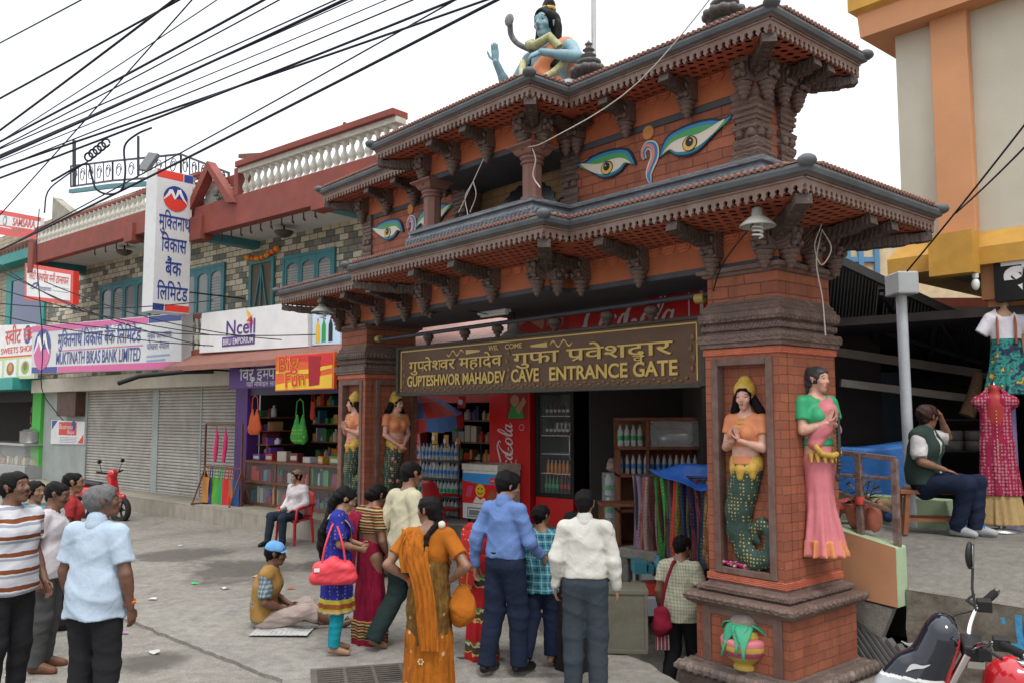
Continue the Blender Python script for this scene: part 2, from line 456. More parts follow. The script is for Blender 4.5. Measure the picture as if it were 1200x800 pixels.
def text(mb, s, size, M, mat=0, bold=0.0, ext=0.0, align='L', fit=None, asp=1.0, shear=0.0):
    if not s: return 0
    vs, fs = deva(s, bold, ext) if any('\u0900' <= ch <= '\u097f' for ch in s) else glyph(s, bold, ext)
    if not vs: return 0
    x0 = min(v[0] for v in vs); x1 = max(v[0] for v in vs); w = (x1-x0)*size*asp
    sx = size*asp
    if fit: sx *= fit/w; w = fit
    dx = {'L': 0, 'C': -w/2, 'R': -w}[align]
    vs = [((v[0]-x0)*sx + dx + shear*v[1]*size, v[1]*size, v[2]*size) for v in vs]
    mb.add(vs, fs, mat, M); return w
def stroke(mb, pts, w, M, mat=0, n=6, z=0.0, thick=0.0):
    """a brush stroke in the text plane; w constant or one width per control point"""
    ws = list(w) if hasattr(w, '__len__') else [w]*len(pts)
    P3 = catmull([(p[0], p[1], ws[i]) for i, p in enumerate(pts)], n)
    vs = []; fs = []
    for i, p in enumerate(P3):
        d = P3[min(i+1, len(P3)-1)] - P3[max(i-1, 0)]; d = Vector((d.x, d.y)).normalized() if d.length > 0 else Vector((1, 0))
        q = Vector((-d.y, d.x)) * max(p.z, .0005) / 2
        vs += [(p.x+q.x, p.y+q.y, z), (p.x-q.x, p.y-q.y, z)]
    for i in range(len(P3)-1): fs.append((2*i, 2*i+1, 2*i+3, 2*i+2))
    mb.add(vs, fs, mat, M)
def disc(mb, c, r, M, mat=0, a0=0, a1=360, n=28, z=0.0, ry=None):
    ry = ry or r
    vs = [(c[0], c[1], z)] + [(c[0]+r*math.cos(R(a0+(a1-a0)*i/n)), c[1]+ry*math.sin(R(a0+(a1-a0)*i/n)), z) for i in range(n+1)]
    mb.add(vs, [(0, i, i+1) for i in range(1, n+1)], mat, M)
def poly(mb, pts, M, mat=0, z=0.0):
    mb.add([(x, y, z) for x, y in pts], [tuple(range(len(pts)))], mat, M)
def rect(mb, x0, y0, x1, y1, M, mat=0, z=0.0): poly(mb, [(x0,y0),(x1,y0),(x1,y1),(x0,y1)], M, mat, z)
def cola_script(mb, M, h, mat, w=.085):
    """flowing white script lettering, about 3.4 h wide"""
    def st(p, ws): stroke(mb, [(x*h + .18*y*h, y*h) for x, y in p], [a*h for a in ws], M, mat, 7, z=st.z); st.z += .0006
    st.z = 0.004
    C = [(.62,.92),(.70,1.02),(.60,1.12),(.38,1.02),(.16,.72),(.06,.38),(.14,.10),(.36,.02),(.60,.16),(.78,.36)]
    cw = [.05,.08,.07,.05,.11,.15,.14,.09,.06,.03]
    st(C, cw); st([(x+1.55, y) for x, y in C], cw)
    st([(.60,1.08),(.95,.92),(1.35,1.02),(1.9,1.2),(2.15,1.12)], [.03,.10,.12,.08,.02])
    st([(.02,.30),(-.12,.02),(.1,-.26),(.5,-.30),(1.0,-.2),(1.5,-.28)], [.03,.06,.09,.12,.08,.02])
    def o(x): st([(x+.28,.50),(x+.12,.52),(x,.30),(x+.06,.06),(x+.22,.04),(x+.33,.24),(x+.28,.46),(x+.20,.52),(x+.36,.46),(x+.48,.5)], [.05,.08,.11,.10,.07,.09,.08,.05,.03,.02])
    o(.66); o(2.22)
    st([(1.24,.42),(1.18,.52),(1.05,.44),(.98,.22),(1.06,.04),(1.2,.06),(1.34,.22)], [.08,.07,.08,.11,.10,.06,.02])
    def a(x):
        st([(x+.26,.48),(x+.12,.52),(x,.3),(x+.05,.06),(x+.18,.06),(x+.30,.40)], [.06,.07,.11,.10,.06,.06])
        st([(x+.32,.54),(x+.27,.2),(x+.33,.03),(x+.50,.2)], [.08,.11,.08,.02])
    a(1.38); a(3.0)
    st([(1.84,.28),(1.96,.32),(2.06,.28)], [.04,.09,.04])
    st([(2.72,.2),(2.92,.7),(2.94,1.06),(2.84,1.1),(2.76,.6),(2.76,.14),(2.86,.03),(3.02,.24)], [.03,.06,.05,.06,.11,.12,.08,.02])
def mountain_badge(mb, r, M, blue, pink, white):
    disc(mb, (0, 0), r, M, blue, 0, 180, z=.004); disc(mb, (0, 0), r, M, pink, 180, 360, z=.004)
    z = .007
    poly(mb, [(-.98*r,0),(-.45*r,.55*r),(-.12*r,.12*r),(0,0),(-.35*r,-.35*r)], M, pink, z-.001)
    stroke(mb, [(-.98*r,-.18*r),(-.62*r,.25*r),(-.42*r,.62*r)], [.06*r,.2*r,.26*r], M, white, 3, z)
    stroke(mb, [(-.42*r,.66*r),(-.2*r,.3*r),(-.08*r,-.05*r)], [.26*r,.22*r,.1*r], M, white, 3, z+.0007)
    stroke(mb, [(-.1*r,-.05*r),(.12*r,.35*r),(.26*r,.72*r)], [.1*r,.2*r,.28*r], M, white, 3, z+.0014)
    stroke(mb, [(.26*r,.74*r),(.55*r,.2*r),(.95*r,-.28*r)], [.28*r,.2*r,.05*r], M, white, 3, z+.0021)

# ------------------------------------------------------------------ solids grown from distance fields
def smin(a, b, k):
    h = np.clip(.5 + .5*(b-a)/k, 0, 1); return b*(1-h) + a*h - k*h*(1-h)
class SDF:
    """prims: dict(p, q, r0, r1, ax=None, sq=1, k, cut=[(point, normal)], sub)"""
    def __init__(s): s.p = []
    def c(s, p, q, r0, r1=None, ax=None, sq=1.0, k=.03, cut=(), sub=False):
        s.p.append((np.array(p, float), np.array(q, float), r0, r0 if r1 is None else r1, None if ax is None else np.array(ax, float)/np.linalg.norm(ax), sq, k, cut, sub)); return s
    def chain(s, pts, rs, **k):
        for i in range(len(pts)-1): s.c(pts[i], pts[i+1], rs[i], rs[i+1], **k)
        return s
    def mesh(s, vox, fold=None, cuts=(), planes=()):
        add = [p for p in s.p if not p[8]]
        lo = np.min([np.minimum(p[0], p[1]) - max(p[2], p[3])*max(1, p[5]) for p in add], 0) - .05
        hi = np.max([np.maximum(p[0], p[1]) + max(p[2], p[3])*max(1, p[5]) for p in add], 0) + .05
        n = np.ceil((hi-lo)/vox).astype(int) + 1
        ax = [lo[i] + vox*np.arange(n[i]) for i in range(3)]
        D = np.full(tuple(n), 9.0, np.float32)
        for p0, p1, r0, r1, a, sq, k, cut, sub in s.p:
            m = max(r0, r1)*max(1, sq) + k + 2.5*vox
            i0 = np.clip(((np.minimum(p0, p1)-m-lo)/vox).astype(int), 0, n); i1 = np.clip(((np.maximum(p0, p1)+m-lo)/vox).astype(int)+2, 0, n)
            if np.any(i1 <= i0): continue
            sl = tuple(slice(i0[i], i1[i]) for i in range(3))
            X, Y, Z = np.meshgrid(*[ax[i][sl[i]].astype(np.float32) for i in range(3)], indexing='ij')
            px, py, pz = X-p0[0], Y-p0[1], Z-p0[2]; d = p1-p0; f = 1.0
            if a is not None:
                w = (1/sq - 1); t = (px*a[0]+py*a[1]+pz*a[2])*w; px = px+t*a[0]; py = py+t*a[1]; pz = pz+t*a[2]
                d = d + a*np.dot(d, a)*w; f = min(1, (1+sq)/2)
            L2 = float(d@d)
            h = np.clip((px*d[0]+py*d[1]+pz*d[2])/L2, 0, 1) if L2 > 1e-12 else 0.0
            dd = (np.sqrt((px-h*d[0])**2 + (py-h*d[1])**2 + (pz-h*d[2])**2) - (r0 + (r1-r0)*h))*f
            for cp, cn in cut:
                dd = np.maximum(dd, (X-cp[0])*cn[0] + (Y-cp[1])*cn[1] + (Z-cp[2])*cn[2])
            if sub: D[sl] = np.maximum(D[sl], -dd)
            else: D[sl] = smin(D[sl], dd, max(k, 1e-4)).astype(np.float32)
        if fold is not None or planes or cuts:
            X, Y, Z = np.meshgrid(*[a.astype(np.float32) for a in ax], indexing='ij')
            if fold is not None: D = D + fold(X, Y, Z).astype(np.float32)
            for cp, cn in planes: D = np.maximum(D, (X-cp[0])*cn[0] + (Y-cp[1])*cn[1] + (Z-cp[2])*cn[2])
            for fn in cuts: D = np.maximum(D, fn(X, Y, Z)).astype(np.float32)
        return nets(D, lo, vox)
def nets(D, lo, vox):
    D = np.pad(D, 1, constant_values=1.0); lo = np.array(lo) - vox
    S = D < 0; n = np.array(D.shape)
    cs = np.zeros(n-1, np.int8)
    for i in (0, 1):
        for j in (0, 1):
            for k in (0, 1): cs += S[i:n[0]-1+i, j:n[1]-1+j, k:n[2]-1+k]
    act = np.argwhere((cs > 0) & (cs < 8)); idx = np.full(n-1, -1, np.int64)
    idx[act[:,0], act[:,1], act[:,2]] = np.arange(len(act))
    acc = np.zeros((len(act), 3)); cnt = np.zeros(len(act))
    cr = [(i, j, k) for i in (0,1) for j in (0,1) for k in (0,1)]
    val = {c: D[act[:,0]+c[0], act[:,1]+c[1], act[:,2]+c[2]].astype(float) for c in cr}
    for a in cr:
        for ax in range(3):
            if a[ax] == 0:
                b = list(a); b[ax] = 1; b = tuple(b)
                m = (val[a] < 0) != (val[b] < 0); den = np.where(m, val[a]-val[b], 1); t = np.where(m, val[a]/den, 0)
                pt = np.array(a, float)[None, :] + np.eye(3)[ax][None, :]*t[:, None]
                acc += pt*m[:, None]; cnt += m
    V = (act + acc/np.maximum(cnt, 1)[:, None])*vox + lo
    F = []
    for ax in range(3):
        b, c = (ax+1) % 3, (ax+2) % 3
        s0 = [slice(0, n[i]) for i in range(3)]; s1 = list(s0); s0[ax] = slice(0, n[ax]-1); s1[ax] = slice(1, n[ax])
        A, B2 = S[tuple(s0)], S[tuple(s1)]
        for flip, msk in ((False, A & ~B2), (True, ~A & B2)):
            e = np.argwhere(msk)
            e = e[(e[:, b] > 0) & (e[:, c] > 0) & (e[:, b] < n[b]-1) & (e[:, c] < n[c]-1)]
            q = []
            for db, dc in ((1,1),(0,1),(0,0),(1,0)):
                t = e.copy(); t[:, b] -= db; t[:, c] -= dc; q.append(idx[t[:,0], t[:,1], t[:,2]])
            q = np.stack(q, 1)
            F.append(q[:, ::-1] if flip else q)
    return V, np.concatenate(F)
def sdf_object(name, VF, mats, parent=None, M=None, extra=None, region=None):
    """VF from SDF.mesh; extra = MB whose pieces join the same mesh; region(V of face centres) -> material slot"""
    V, F = VF; vs = V; fs = F
    me = bpy.data.meshes.new(name)
    nv, nf = len(V), len(F); ev = np.array(extra.v) if extra and extra.v else np.zeros((0, 3))
    ef = [tuple(i+nv for i in f) for f in extra.f] if extra else []
    me.from_pydata(np.concatenate([V, ev]).tolist(), [], F.tolist() + ef)
    mats = mats if isinstance(mats, (list, tuple)) else [mats]
    for m in mats: me.materials.append(m)
    mi = np.zeros(nf, np.int32)
    if region is not None: mi = region(V[F].mean(1)).astype(np.int32)
    mi = mi.tolist() + (list(extra.m) if extra else [])
    me.polygons.foreach_set('material_index', mi); me.polygons.foreach_set('use_smooth', [True]*len(mi))
    uv_box(me)
    o = bpy.data.objects.new(name, me); COL.objects.link(o)
    if parent is not None: o.parent = parent
    if M is not None: o.matrix_local = M
    return o
# ------------------------------------------------------------------ people
SKINS = {}
def skinmat(k, c):
    if k in SKINS: return SKINS[k]
    m, n, l, b = newmat('skin ' + k); v = mapping(n, l)
    cc = ramp(n, l, noise(n, l, v, 18, 4), [(.3, dark(c, .82)), (.7, dark(c, 1.15))]); l.new(cc, b.inputs['Base Color'])
    b.inputs['Roughness'].default_value = .5; b.inputs['Subsurface Weight'].default_value = .08; b.inputs['Subsurface Radius'].default_value = (.01,.004,.002)
    bump(n, l, b, noise(n, l, v, 160, 3), .12, .004)
    SKINS[k] = m; return m
SK_DARK = skinmat('deep brown', (.135,.062,.036)); SK_MID = skinmat('brown', (.21,.105,.062)); SK_TAN = skinmat('tan', (.30,.165,.10))
HAIR = mat('black hair', (.006,.005,.005), .55, .3, 60, bmp=.8, bscale=120, spec=.12); GREYHAIR = mat('grey hair', (.10,.10,.10), .6, .5, 70, bmp=.6, bscale=120)
EYEW = flat('eye white', (.30,.27,.25), .4); DARKF = flat('dark brow', (.012,.009,.008), .6); LIP = flat('lips', (.16,.05,.045), .5)
BASEJ = dict(pel=(0,0,.93), waist=(0,.005,1.07), chest=(0,0,1.25), neck=(0,-.015,1.43), head=(0,.012,1.588),
    shR=(.175,-.015,1.375), elR=(.235,-.035,1.11), wrR=(.245,.04,.875), shL=(-.175,-.015,1.375), elL=(-.235,-.035,1.11), wrL=(-.245,.04,.875),
    hipR=(.088,0,.90), knR=(.10,.015,.49), anR=(.105,-.025,.085), hipL=(-.088,0,.90), knL=(-.10,.015,.49), anL=(-.105,-.025,.085), toR=None, toL=None)
def V3(a): return Vector(a)
def fold_noise(seed, amp, f=(16, 16, 9)):
    r = np.random.RandomState(seed); ph = r.uniform(0, 6.28, 12)
    def fn(X, Y, Z):
        w = .6*np.sin(5*X+7*Z+ph[0]) + .6*np.sin(6*Y-8*Z+ph[1])
        rg = np.abs(np.sin(.5*(f[0]*X*.7 - f[1]*Y*.6 + 1.7*f[2]*Z) + 1.3*w + ph[5])); rg2 = np.abs(np.sin(.5*(f[0]*X + f[1]*Y*.8 - 1.3*f[2]*Z) + 1.1*w + ph[6]))
        return amp*(.9*(np.minimum(rg, .55) + np.minimum(rg2, .5) - .85)) + amp*(np.sin(f[0]*X+.6*f[2]*Z+2*w+ph[2]) + .7*np.sin(f[1]*Y-1.1*f[2]*Z+1.6*w+ph[3]) + .6*np.sin(2.3*f[2]*Z+f[0]*.5*X+f[1]*.4*Y+2.2*w+ph[4]))*.38
    return fn
def pleats(n, a0, z0, z1, cx=0, cy=0, seed=0):
    r = np.random.RandomState(seed); p1, p2 = r.uniform(0, 6.28, 2)
    def fn(X, Y, Z):
        th = np.arctan2(Y-cy, X-cx); g = np.clip((z0-Z)/(z0-z1), 0, 1)
        return a0*g*(np.sin(n*th+p1+2.0*Z) + .5*np.sin(n*1.7*th+p2-3*Z))
    return fn
def hand(mb, w, d, nrm, side, s=1.0, curl=.35, mat=0, spread=.0):
    """palm, four fingers of unequal length with bends and a thumb from the side of the palm.
    w wrist, d forearm direction, nrm palm normal, side = +1 when the thumb lies towards d x nrm"""
    d = V3(d).normalized(); nrm = V3(nrm); nrm = (nrm - d*nrm.dot(d)).normalized(); t = d.cross(nrm)*side
    w = V3(w); s *= .92
    mb.tube([w - d*.015*s, w + d*.02*s, w + d*.06*s, w + d*.095*s], [(.026*s, .019*s), (.033*s, .017*s), (.041*s, .016*s), (.038*s, .012*s)], 8, mat, up=nrm)
    for i, (off, L) in enumerate(((.029, .072), (.010, .080), (-.010, .074), (-.028, .058))):
        b = w + d*.085*s + t*off*s; dd = d + t*(off*spread*8); pts = [b]; c = 0
        for k, fr in enumerate((.42, .33, .25)):
            c += curl*(.7 + .25*k); q = (dd*math.cos(c) + nrm*math.sin(c)).normalized(); pts.append(pts[-1] + q*L*fr*s)
        mb.tube(pts, [.0095*s, .009*s, .008*s, .006*s], 6, mat)
    b = w + d*.03*s + t*.028*s; q = (d*.75 + t*.75 + nrm*.25).normalized(); q2 = (d*.95 + t*.2 + nrm*.3).normalized()
    mb.tube([b, b + q*.036*s, b + q*.036*s + q2*.03*s, b + q*.036*s + q2*.05*s], [.013*s, .011*s, .0095*s, .007*s], 6, mat)
def rotm(yaw, pitch=0, roll=0): return Matrix.Rotation(yaw, 3, 'Z') @ Matrix.Rotation(pitch, 3, 'X') @ Matrix.Rotation(roll, 3, 'Y')
class Figure:
    def __init__(s, J, hy=0, hp=0, hr=0, girth=1.0, female=False):
        s.J = {k: (V3(v) if v is not None else None) for k, v in {**BASEJ, **J}.items()}
        for sd in 'RL':
            if s.J['to'+sd] is None: s.J['to'+sd] = s.J['an'+sd] + V3((.02 if sd == 'R' else -.02, .145, -.055))
        s.HR = rotm(hy, hp, hr); s.g = girth; s.female = female
    def H(s, x, y, z): return s.J['head'] + s.HR @ V3((x, y, z))
    def head(s, S, k=.018):
        H = s.H; X = s.HR @ V3((1, 0, 0)); Yv = s.HR @ V3((0, 1, 0)); Z = s.HR @ V3((0, 0, 1))
        S.c(H(0,-.032,.030), H(0,.022,.028), .080, .074, ax=X, sq=.90, k=k)
        S.c(H(0,.030,.005), H(0,.045,-.070), .058, .040, ax=X, sq=.95, k=k)
        S.c(H(0,.060,-.088), H(0,.062,-.090), .024, k=.02)                                   # chin
        S.c(H(-.036,.066,-.022), H(.036,.066,-.022), .024, k=.02)                            # cheeks
        S.c(H(-.034,.080,.030), H(.034,.080,.030), .013, k=.02)                              # brow
        S.c(H(0,.092,.018), H(0,.110,-.022), .0085, .0125, k=.012)                           # nose
        S.c(H(-.012,.096,-.026), H(.012,.096,-.026), .0095, k=.01)
        S.c(H(-.016,.082,-.056), H(.016,.082,-.056), .015, k=.014)                           # mouth
        for x in (-1, 1):
            S.c(H(x*.076,-.008,.018), H(x*.074,.0,-.022), .021, .013, ax=X, sq=.42, k=.008)   # ears
            S.c(H(x*.033,.104,.012), H(x*.033,.104,.012), .014, sub=True)                    # eye hollows
    def face(s, mb, lip=3, mous=False, big=1.0):
        H = s.H
        for x in (-1, 1):
            e = H(x*.033, .0795, .010)
            M = Matrix.Translation(e) @ s.HR.to_4x4()
            mb.ball((0,0,0), (.0145*big, .011, .0065*big), 8, 1, M); mb.ball((0,.0065,0), (.0072*big, .0068, .0072*big), 8, 2, M)
            mb.tube([H(x*.012,.0925,.030), H(x*.032,.0935,.037), H(x*.054,.080,.031)], [(.003,.0035)]*3, 5, 2)
        mb.tube([H(-.025,.088,-.0545), H(0,.0985,-.0515), H(.025,.088,-.0545)], [(.003,.003),(.005,.0042),(.003,.003)], 6, lip)
        mb.tube([H(-.02,.089,-.062), H(0,.0975,-.064), H(.02,.089,-.062)], [(.003,.003),(.005,.005),(.003,.003)], 6, lip)
        if mous: mb.tube([H(-.036,.080,-.052), H(-.018,.094,-.041), H(0,.102,-.040), H(.018,.094,-.041), H(.036,.080,-.052)], [(.004,.004),(.007,.007),(.006,.006),(.007,.007),(.004,.004)], 6, 2)
    def body(s, legs=True, torso=True, neck=True, feet=True):
        J, g = s.J, s.g; S = SDF()
        s.head(S)
        S.c(J['neck'] + V3((0,0,-.03)), s.H(0,-.028,-.055), .058 if not s.female else .05, .054 if not s.female else .046, k=.03)
        up = (J['neck'] - J['waist']).normalized(); sx = (J['shR'] - J['shL']).normalized(); fw = up.cross(sx).normalized()
        if torso:
            S.c(J['pel'], J['waist'], .145*g, .125*g, ax=fw, sq=.72, k=.05); S.c(J['waist'], J['chest'], .125*g, .145*g, ax=fw, sq=.72, k=.05)
            S.c(J['chest'], J['neck'] - up*.06, .145*g, .10*g, ax=fw, sq=.68, k=.05)
            S.c(J['shL'].lerp(J['neck'], .15), J['shR'].lerp(J['neck'], .15), .055, k=.05)
        for d in 'RL':
            a = .92 if s.female else 1.0
            S.c(J['sh'+d], J['el'+d], .052*a*g, .040*a, k=.03); S.c(J['el'+d], J['wr'+d], .041*a, .026*a, k=.02)
            S.c(J['el'+d].lerp(J['wr'+d], .2), J['el'+d].lerp(J['wr'+d], .45), .043*a, .036*a, k=.02)
            if legs:
                S.c(J['hip'+d], J['kn'+d], .080*g, .054, k=.04); S.c(J['kn'+d], J['an'+d], .054, .036, k=.03)
            if feet:
                an, to = J['an'+d], J['to'+d]
                S.c(an + V3((0,0,-.01)), to, .036, .024, k=.025); S.c(an + (an-to)*.22 + V3((0,0,-.045)), to + V3((0,0,-.004)), .027, .022, k=.02)
        return S
    def torso(s, S, inf=.02, hem=None, sleeve='short', loose=0.0, slf=.55, flare=0.0):
        J, g = s.J, s.g
        up = (J['neck'] - J['waist']).normalized(); sx = (J['shR'] - J['shL']).normalized(); fw = up.cross(sx).normalized()
        hz = J['pel'].z + (0 if hem is None else hem); bot = J['pel'] + V3((0, 0, min(0, hem or 0) - .03)); ct = [((0, 0, hz), (0, 0, -1))]
        b = .03 if s.female else 0; tk = -.020 if (hem or 0) > 0 else 0
        S.c(bot, J['pel'].lerp(J['waist'], .3), .150*g+inf+loose+flare+tk, .150*g+inf+loose+tk, ax=fw, sq=.74, k=.04, cut=ct)
        S.c(J['pel'].lerp(J['waist'], .3), J['waist'], .150*g+inf+loose+tk, .132*g+inf+loose*.8-b, ax=fw, sq=.74, k=.05, cut=ct)
        S.c(J['waist'], J['chest'], .132*g+inf+loose*.8-b, .150*g+inf-.4*b, ax=fw, sq=.74, k=.05, cut=ct)
        S.c(J['chest'], J['neck'] - up*.055, .152*g+inf-.4*b, .095*g+inf, ax=fw, sq=.70, k=.05)
        S.c(J['shL'].lerp(J['neck'], .12), J['shR'].lerp(J['neck'], .12), .050+inf, k=.05)
        if s.female:
            for x in (-1, 1): S.c(J['chest'] + fw*.085 + sx*.07*x + up*.01, J['chest'] + fw*.09 + sx*.07*x, .062+inf*.5, k=.05)
        else: S.c(J['chest'] + fw*.05 + sx*.07 + up*.03, J['chest'] + fw*.05 - sx*.07 + up*.03, .085+inf, k=.05)
        for d in 'RL':
            sh, el, wr = J['sh'+d], J['el'+d], J['wr'+d]; a = .92 if s.female else 1.0
            if sleeve in ('short', 'half'):
                q = sh.lerp(el, slf if sleeve == 'short' else .85); dn = (el-sh).normalized()
                S.c(sh, sh.lerp(el, 1.0), .056*a*g+inf, .058*a+inf*1.05, k=.03, cut=[(q, dn)])
            elif sleeve == 'long':
                q = el.lerp(wr, .93); dn = (wr-el).normalized()
                S.c(sh, el, .056*a*g+inf, .047*a+inf*.9, k=.03); S.c(el, wr, .048*a+inf*.9, .033*a+inf*.6, k=.025, cut=[(q, dn)])
                S.c(el.lerp(wr, .80), el.lerp(wr, .92), .037*a+inf*.75, .035*a+inf*.7, k=.01)
        S.c(J['neck'] + up*.01, J['neck'] + up*.14, .066 if not s.female else .085, .075, sub=True)
        return S
    def legs(s, S, inf=.016, cuff=.035, top=.0, wide=.0):
        J, g = s.J, s.g
        S.c(J['pel'] + V3((0,0,.09+top)), J['pel'], .143*g+inf, .150*g+inf, ax=(0,1,0), sq=.76, k=.03, cut=[(J['pel'] + V3((0,0,.085)), (0,0,1))])
        for d in 'RL':
            hp, kn, an = J['hip'+d], J['kn'+d], J['an'+d]; dn = (an-kn).normalized()
            S.c(hp, kn, .085*g+inf, .064+inf+wide*.5, k=.035); S.c(kn, an + dn*.03, .062+inf+wide*.6, .044+inf+wide, k=.03, cut=[(an + dn*cuff, dn)])
        return S
def cap_hair(fig, S, th=.012, line=.045, nape=-.06, k=.012, fy=.112):
    H = fig.H; X = fig.HR @ V3((1, 0, 0))
    S.c(H(0,-.034,.033), H(0,.018,.034), .080+th, .074+th, ax=X, sq=.92, k=k)
    S.c(H(0,-.045,-.01), H(0,-.045,nape+.02), .066+th*.6, .05+th*.4, k=k)
    S.c(H(0,fy,-.055), H(0,fy-.004,line-.062), .082, .080, sub=True)
    for x in (-1, 1): S.c(H(x*.085,.01,-.03), H(x*.085,.012,.0), .024, .024, sub=True)
    return S
def person(label, P0, yaw, J, skin, H=1.70, cat='person', hy=0, hp=0, hr=0, girth=1.0, female=False, mous=False, hair='short', haircol=None, hands=None, wear=None, vox=.011, feet=True, group=None, seed=1, pitchfold=.006):
    """wear = [(part name, builder(fig) -> SDF, material, fold, planes)]"""
    k = H/1.70
    M = Matrix.Translation(P0) @ Matrix.Rotation(yaw, 4, 'Z') @ Matrix.Diagonal((k, k, k, 1))
    root = thing('person', label, cat, group=group); root.location = P0; root.rotation_euler = (0, 0, yaw); root.scale = (k, k, k)
    f = Figure(J, hy, hp, hr, girth, female)
    mb = MB(); f.face(mb, mous=mous)
    hands = hands or {}
    for d in 'RL':
        h = hands.get(d, {})
        if h is None: continue
        el, wr = f.J['el'+d], f.J['wr'+d]
        dr = V3(h.get('d', wr-el)); nr = V3(h.get('n', (-1 if d == 'R' else 1, 0.15, 0)))
        hand(mb, wr, dr, nr, h.get('side', 1 if d == 'R' else -1), 1.0 if not female else .9, h.get('curl', .32))
    S = f.body(feet=feet)
    sdf_object('body', S.mesh(min(vox, .010)), [skin, EYEW, DARKF, LIP], root, extra=mb)
    hc = haircol or HAIR
    if hair:
        hs = SDF()
        if hair == 'short': cap_hair(f, hs)
        elif hair == 'thin': cap_hair(f, hs, .006, .058, fy=.105)
        elif hair == 'thick': cap_hair(f, hs, .018, .05)
        else:
            cap_hair(f, hs, .013, .052, fy=.110)
            if hair == 'bun': hs.c(f.H(0,-.115,-.035), f.H(0,-.125,-.03), .048, k=.02)
            if hair in ('braid', 'long'): 
                pts = [f.H(0,-.085,-.02), f.H(0,-.105,-.09)]; nk = f.J['neck']; ch = f.J['chest']
                back = [nk + V3((0,-.105,-.04)), ch + V3((.0,-.155,-.02)), ch + V3((.015,-.165,-.16)), ch + V3((.02,-.155,-.30))]
                pts += back
                if hair == 'braid': hs.chain(pts, [.05,.03,.022,.021,.019,.010], k=.01)
                else: hs.chain(pts, [.065,.05,.045,.05,.045,.02], ax=(1,0,0), sq=1.35, k=.02)
        rr = np.random.RandomState(seed)
        ph = rr.uniform(0, 6, 3)
        sdf_object('hair', hs.mesh(.009, fold=lambda X, Y, Z: .0022*np.sin(110*X+ph[0]+20*Z)+.0022*np.sin(95*Z+60*Y+ph[1])), hc, root)
    for w in wear or []:
        nm, bld, mt = w[0], w[1], w[2]; fo = w[3] if len(w) > 3 else None; pl = w[4] if len(w) > 4 else ()
        if isinstance(bld, MB): bld.build(nm, mt, root)
        else:
            s2 = bld(f) if callable(bld) else bld
            sdf_object(nm, s2.mesh(vox, fold=fo, planes=pl), mt, root)
    return root, f
def shirt(inf=.015, sleeve='short', hem=-.06, loose=.012, slf=.6, flare=.01):
    def b(f): return f.torso(SDF(), inf, hem, sleeve, loose, slf, flare)
    return b
def trousers(inf=.016, cuff=.03, wide=0.0):
    def b(f): return f.legs(SDF(), inf, cuff, 0, wide)
    return b
def shoes(f):
    S = SDF()
    for d in 'RL':
        an, to = f.J['an'+d], f.J['to'+d]; bk = an + (an-to)*.28; bk.z = an.z-.045
        S.c(an + V3((0,0,-.012)), to, .047, .034, k=.02); S.c(bk, to + V3((0,0,-.002)) + (to-an)*.12, .038, .032, k=.02)
    return S
def collar(f, r=.066, h=.035, mt=0, tilt=0):
    mb = MB(); J = f.J; n = J['neck'] + V3((0,0,.012)); pts = []
    for i in range(17):
        a = R(-60 + 300*i/16 + 90 - 60)
        a = R(105 + 330*i/16)
        pts.append(n + V3((math.cos(a)*(r+.004), math.sin(a)*(r+.002) + .008, h*.35 + (.012 if math.sin(a) < 0 else -.018*max(0, math.sin(a))))))
    mb.tube(pts, [(.006, h*.55)]*17, 6, mt, flat=(1, 1)); return mb
def skirt(f, z0, z1, r0, r1, sq=.85, cx=0, cy=0, k=.03, mid=None):
    S = SDF(); p = f.J['pel']; pts = [(p.x, p.y, z0), (p.x*.5+cx*.5, p.y*.5+cy*.5, (z0+z1)/2), (cx, cy, z1-.02)]
    S.chain(pts, [r0, mid or (r0+r1)/2, r1], ax=(0,1,0), sq=sq, k=k); return S
def ribbon(mb, pts, wd, mat=0, th=.006, n=6, pleat=0.0, npl=5):
    """cloth band along a path: pts = [(position, width direction)]"""
    pos = catmull([p for p, _ in pts], n); wv = catmull([q for _, q in pts], n); ws = wd if hasattr(wd, '__len__') else [wd]*len(pts)
    wi = catmull([(w, 0, 0) for w in ws], n); nu = 18; vs = []; fs = []; m = len(pos)
    for i, p in enumerate(pos):
        d = pos[min(i+1, m-1)] - pos[max(i-1, 0)]; wdir = wv[i].normalized(); nr = wdir.cross(d).normalized() if d.length > 1e-6 else V3((0,1,0))
        for u in range(nu+1):
            t = u/nu - .5; vs.append(p + wdir*(t*wi[i].x) + nr*(pleat*math.sin(t*2*math.pi*npl + .8*math.sin(i*.35)) + .004*math.sin(i*.9+t*9)))
    for i in range(m-1):
        for u in range(nu): a = i*(nu+1)+u; fs.append((a, a+1, a+nu+2, a+nu+1))
    mb.add(vs, fs, mat, None, True)
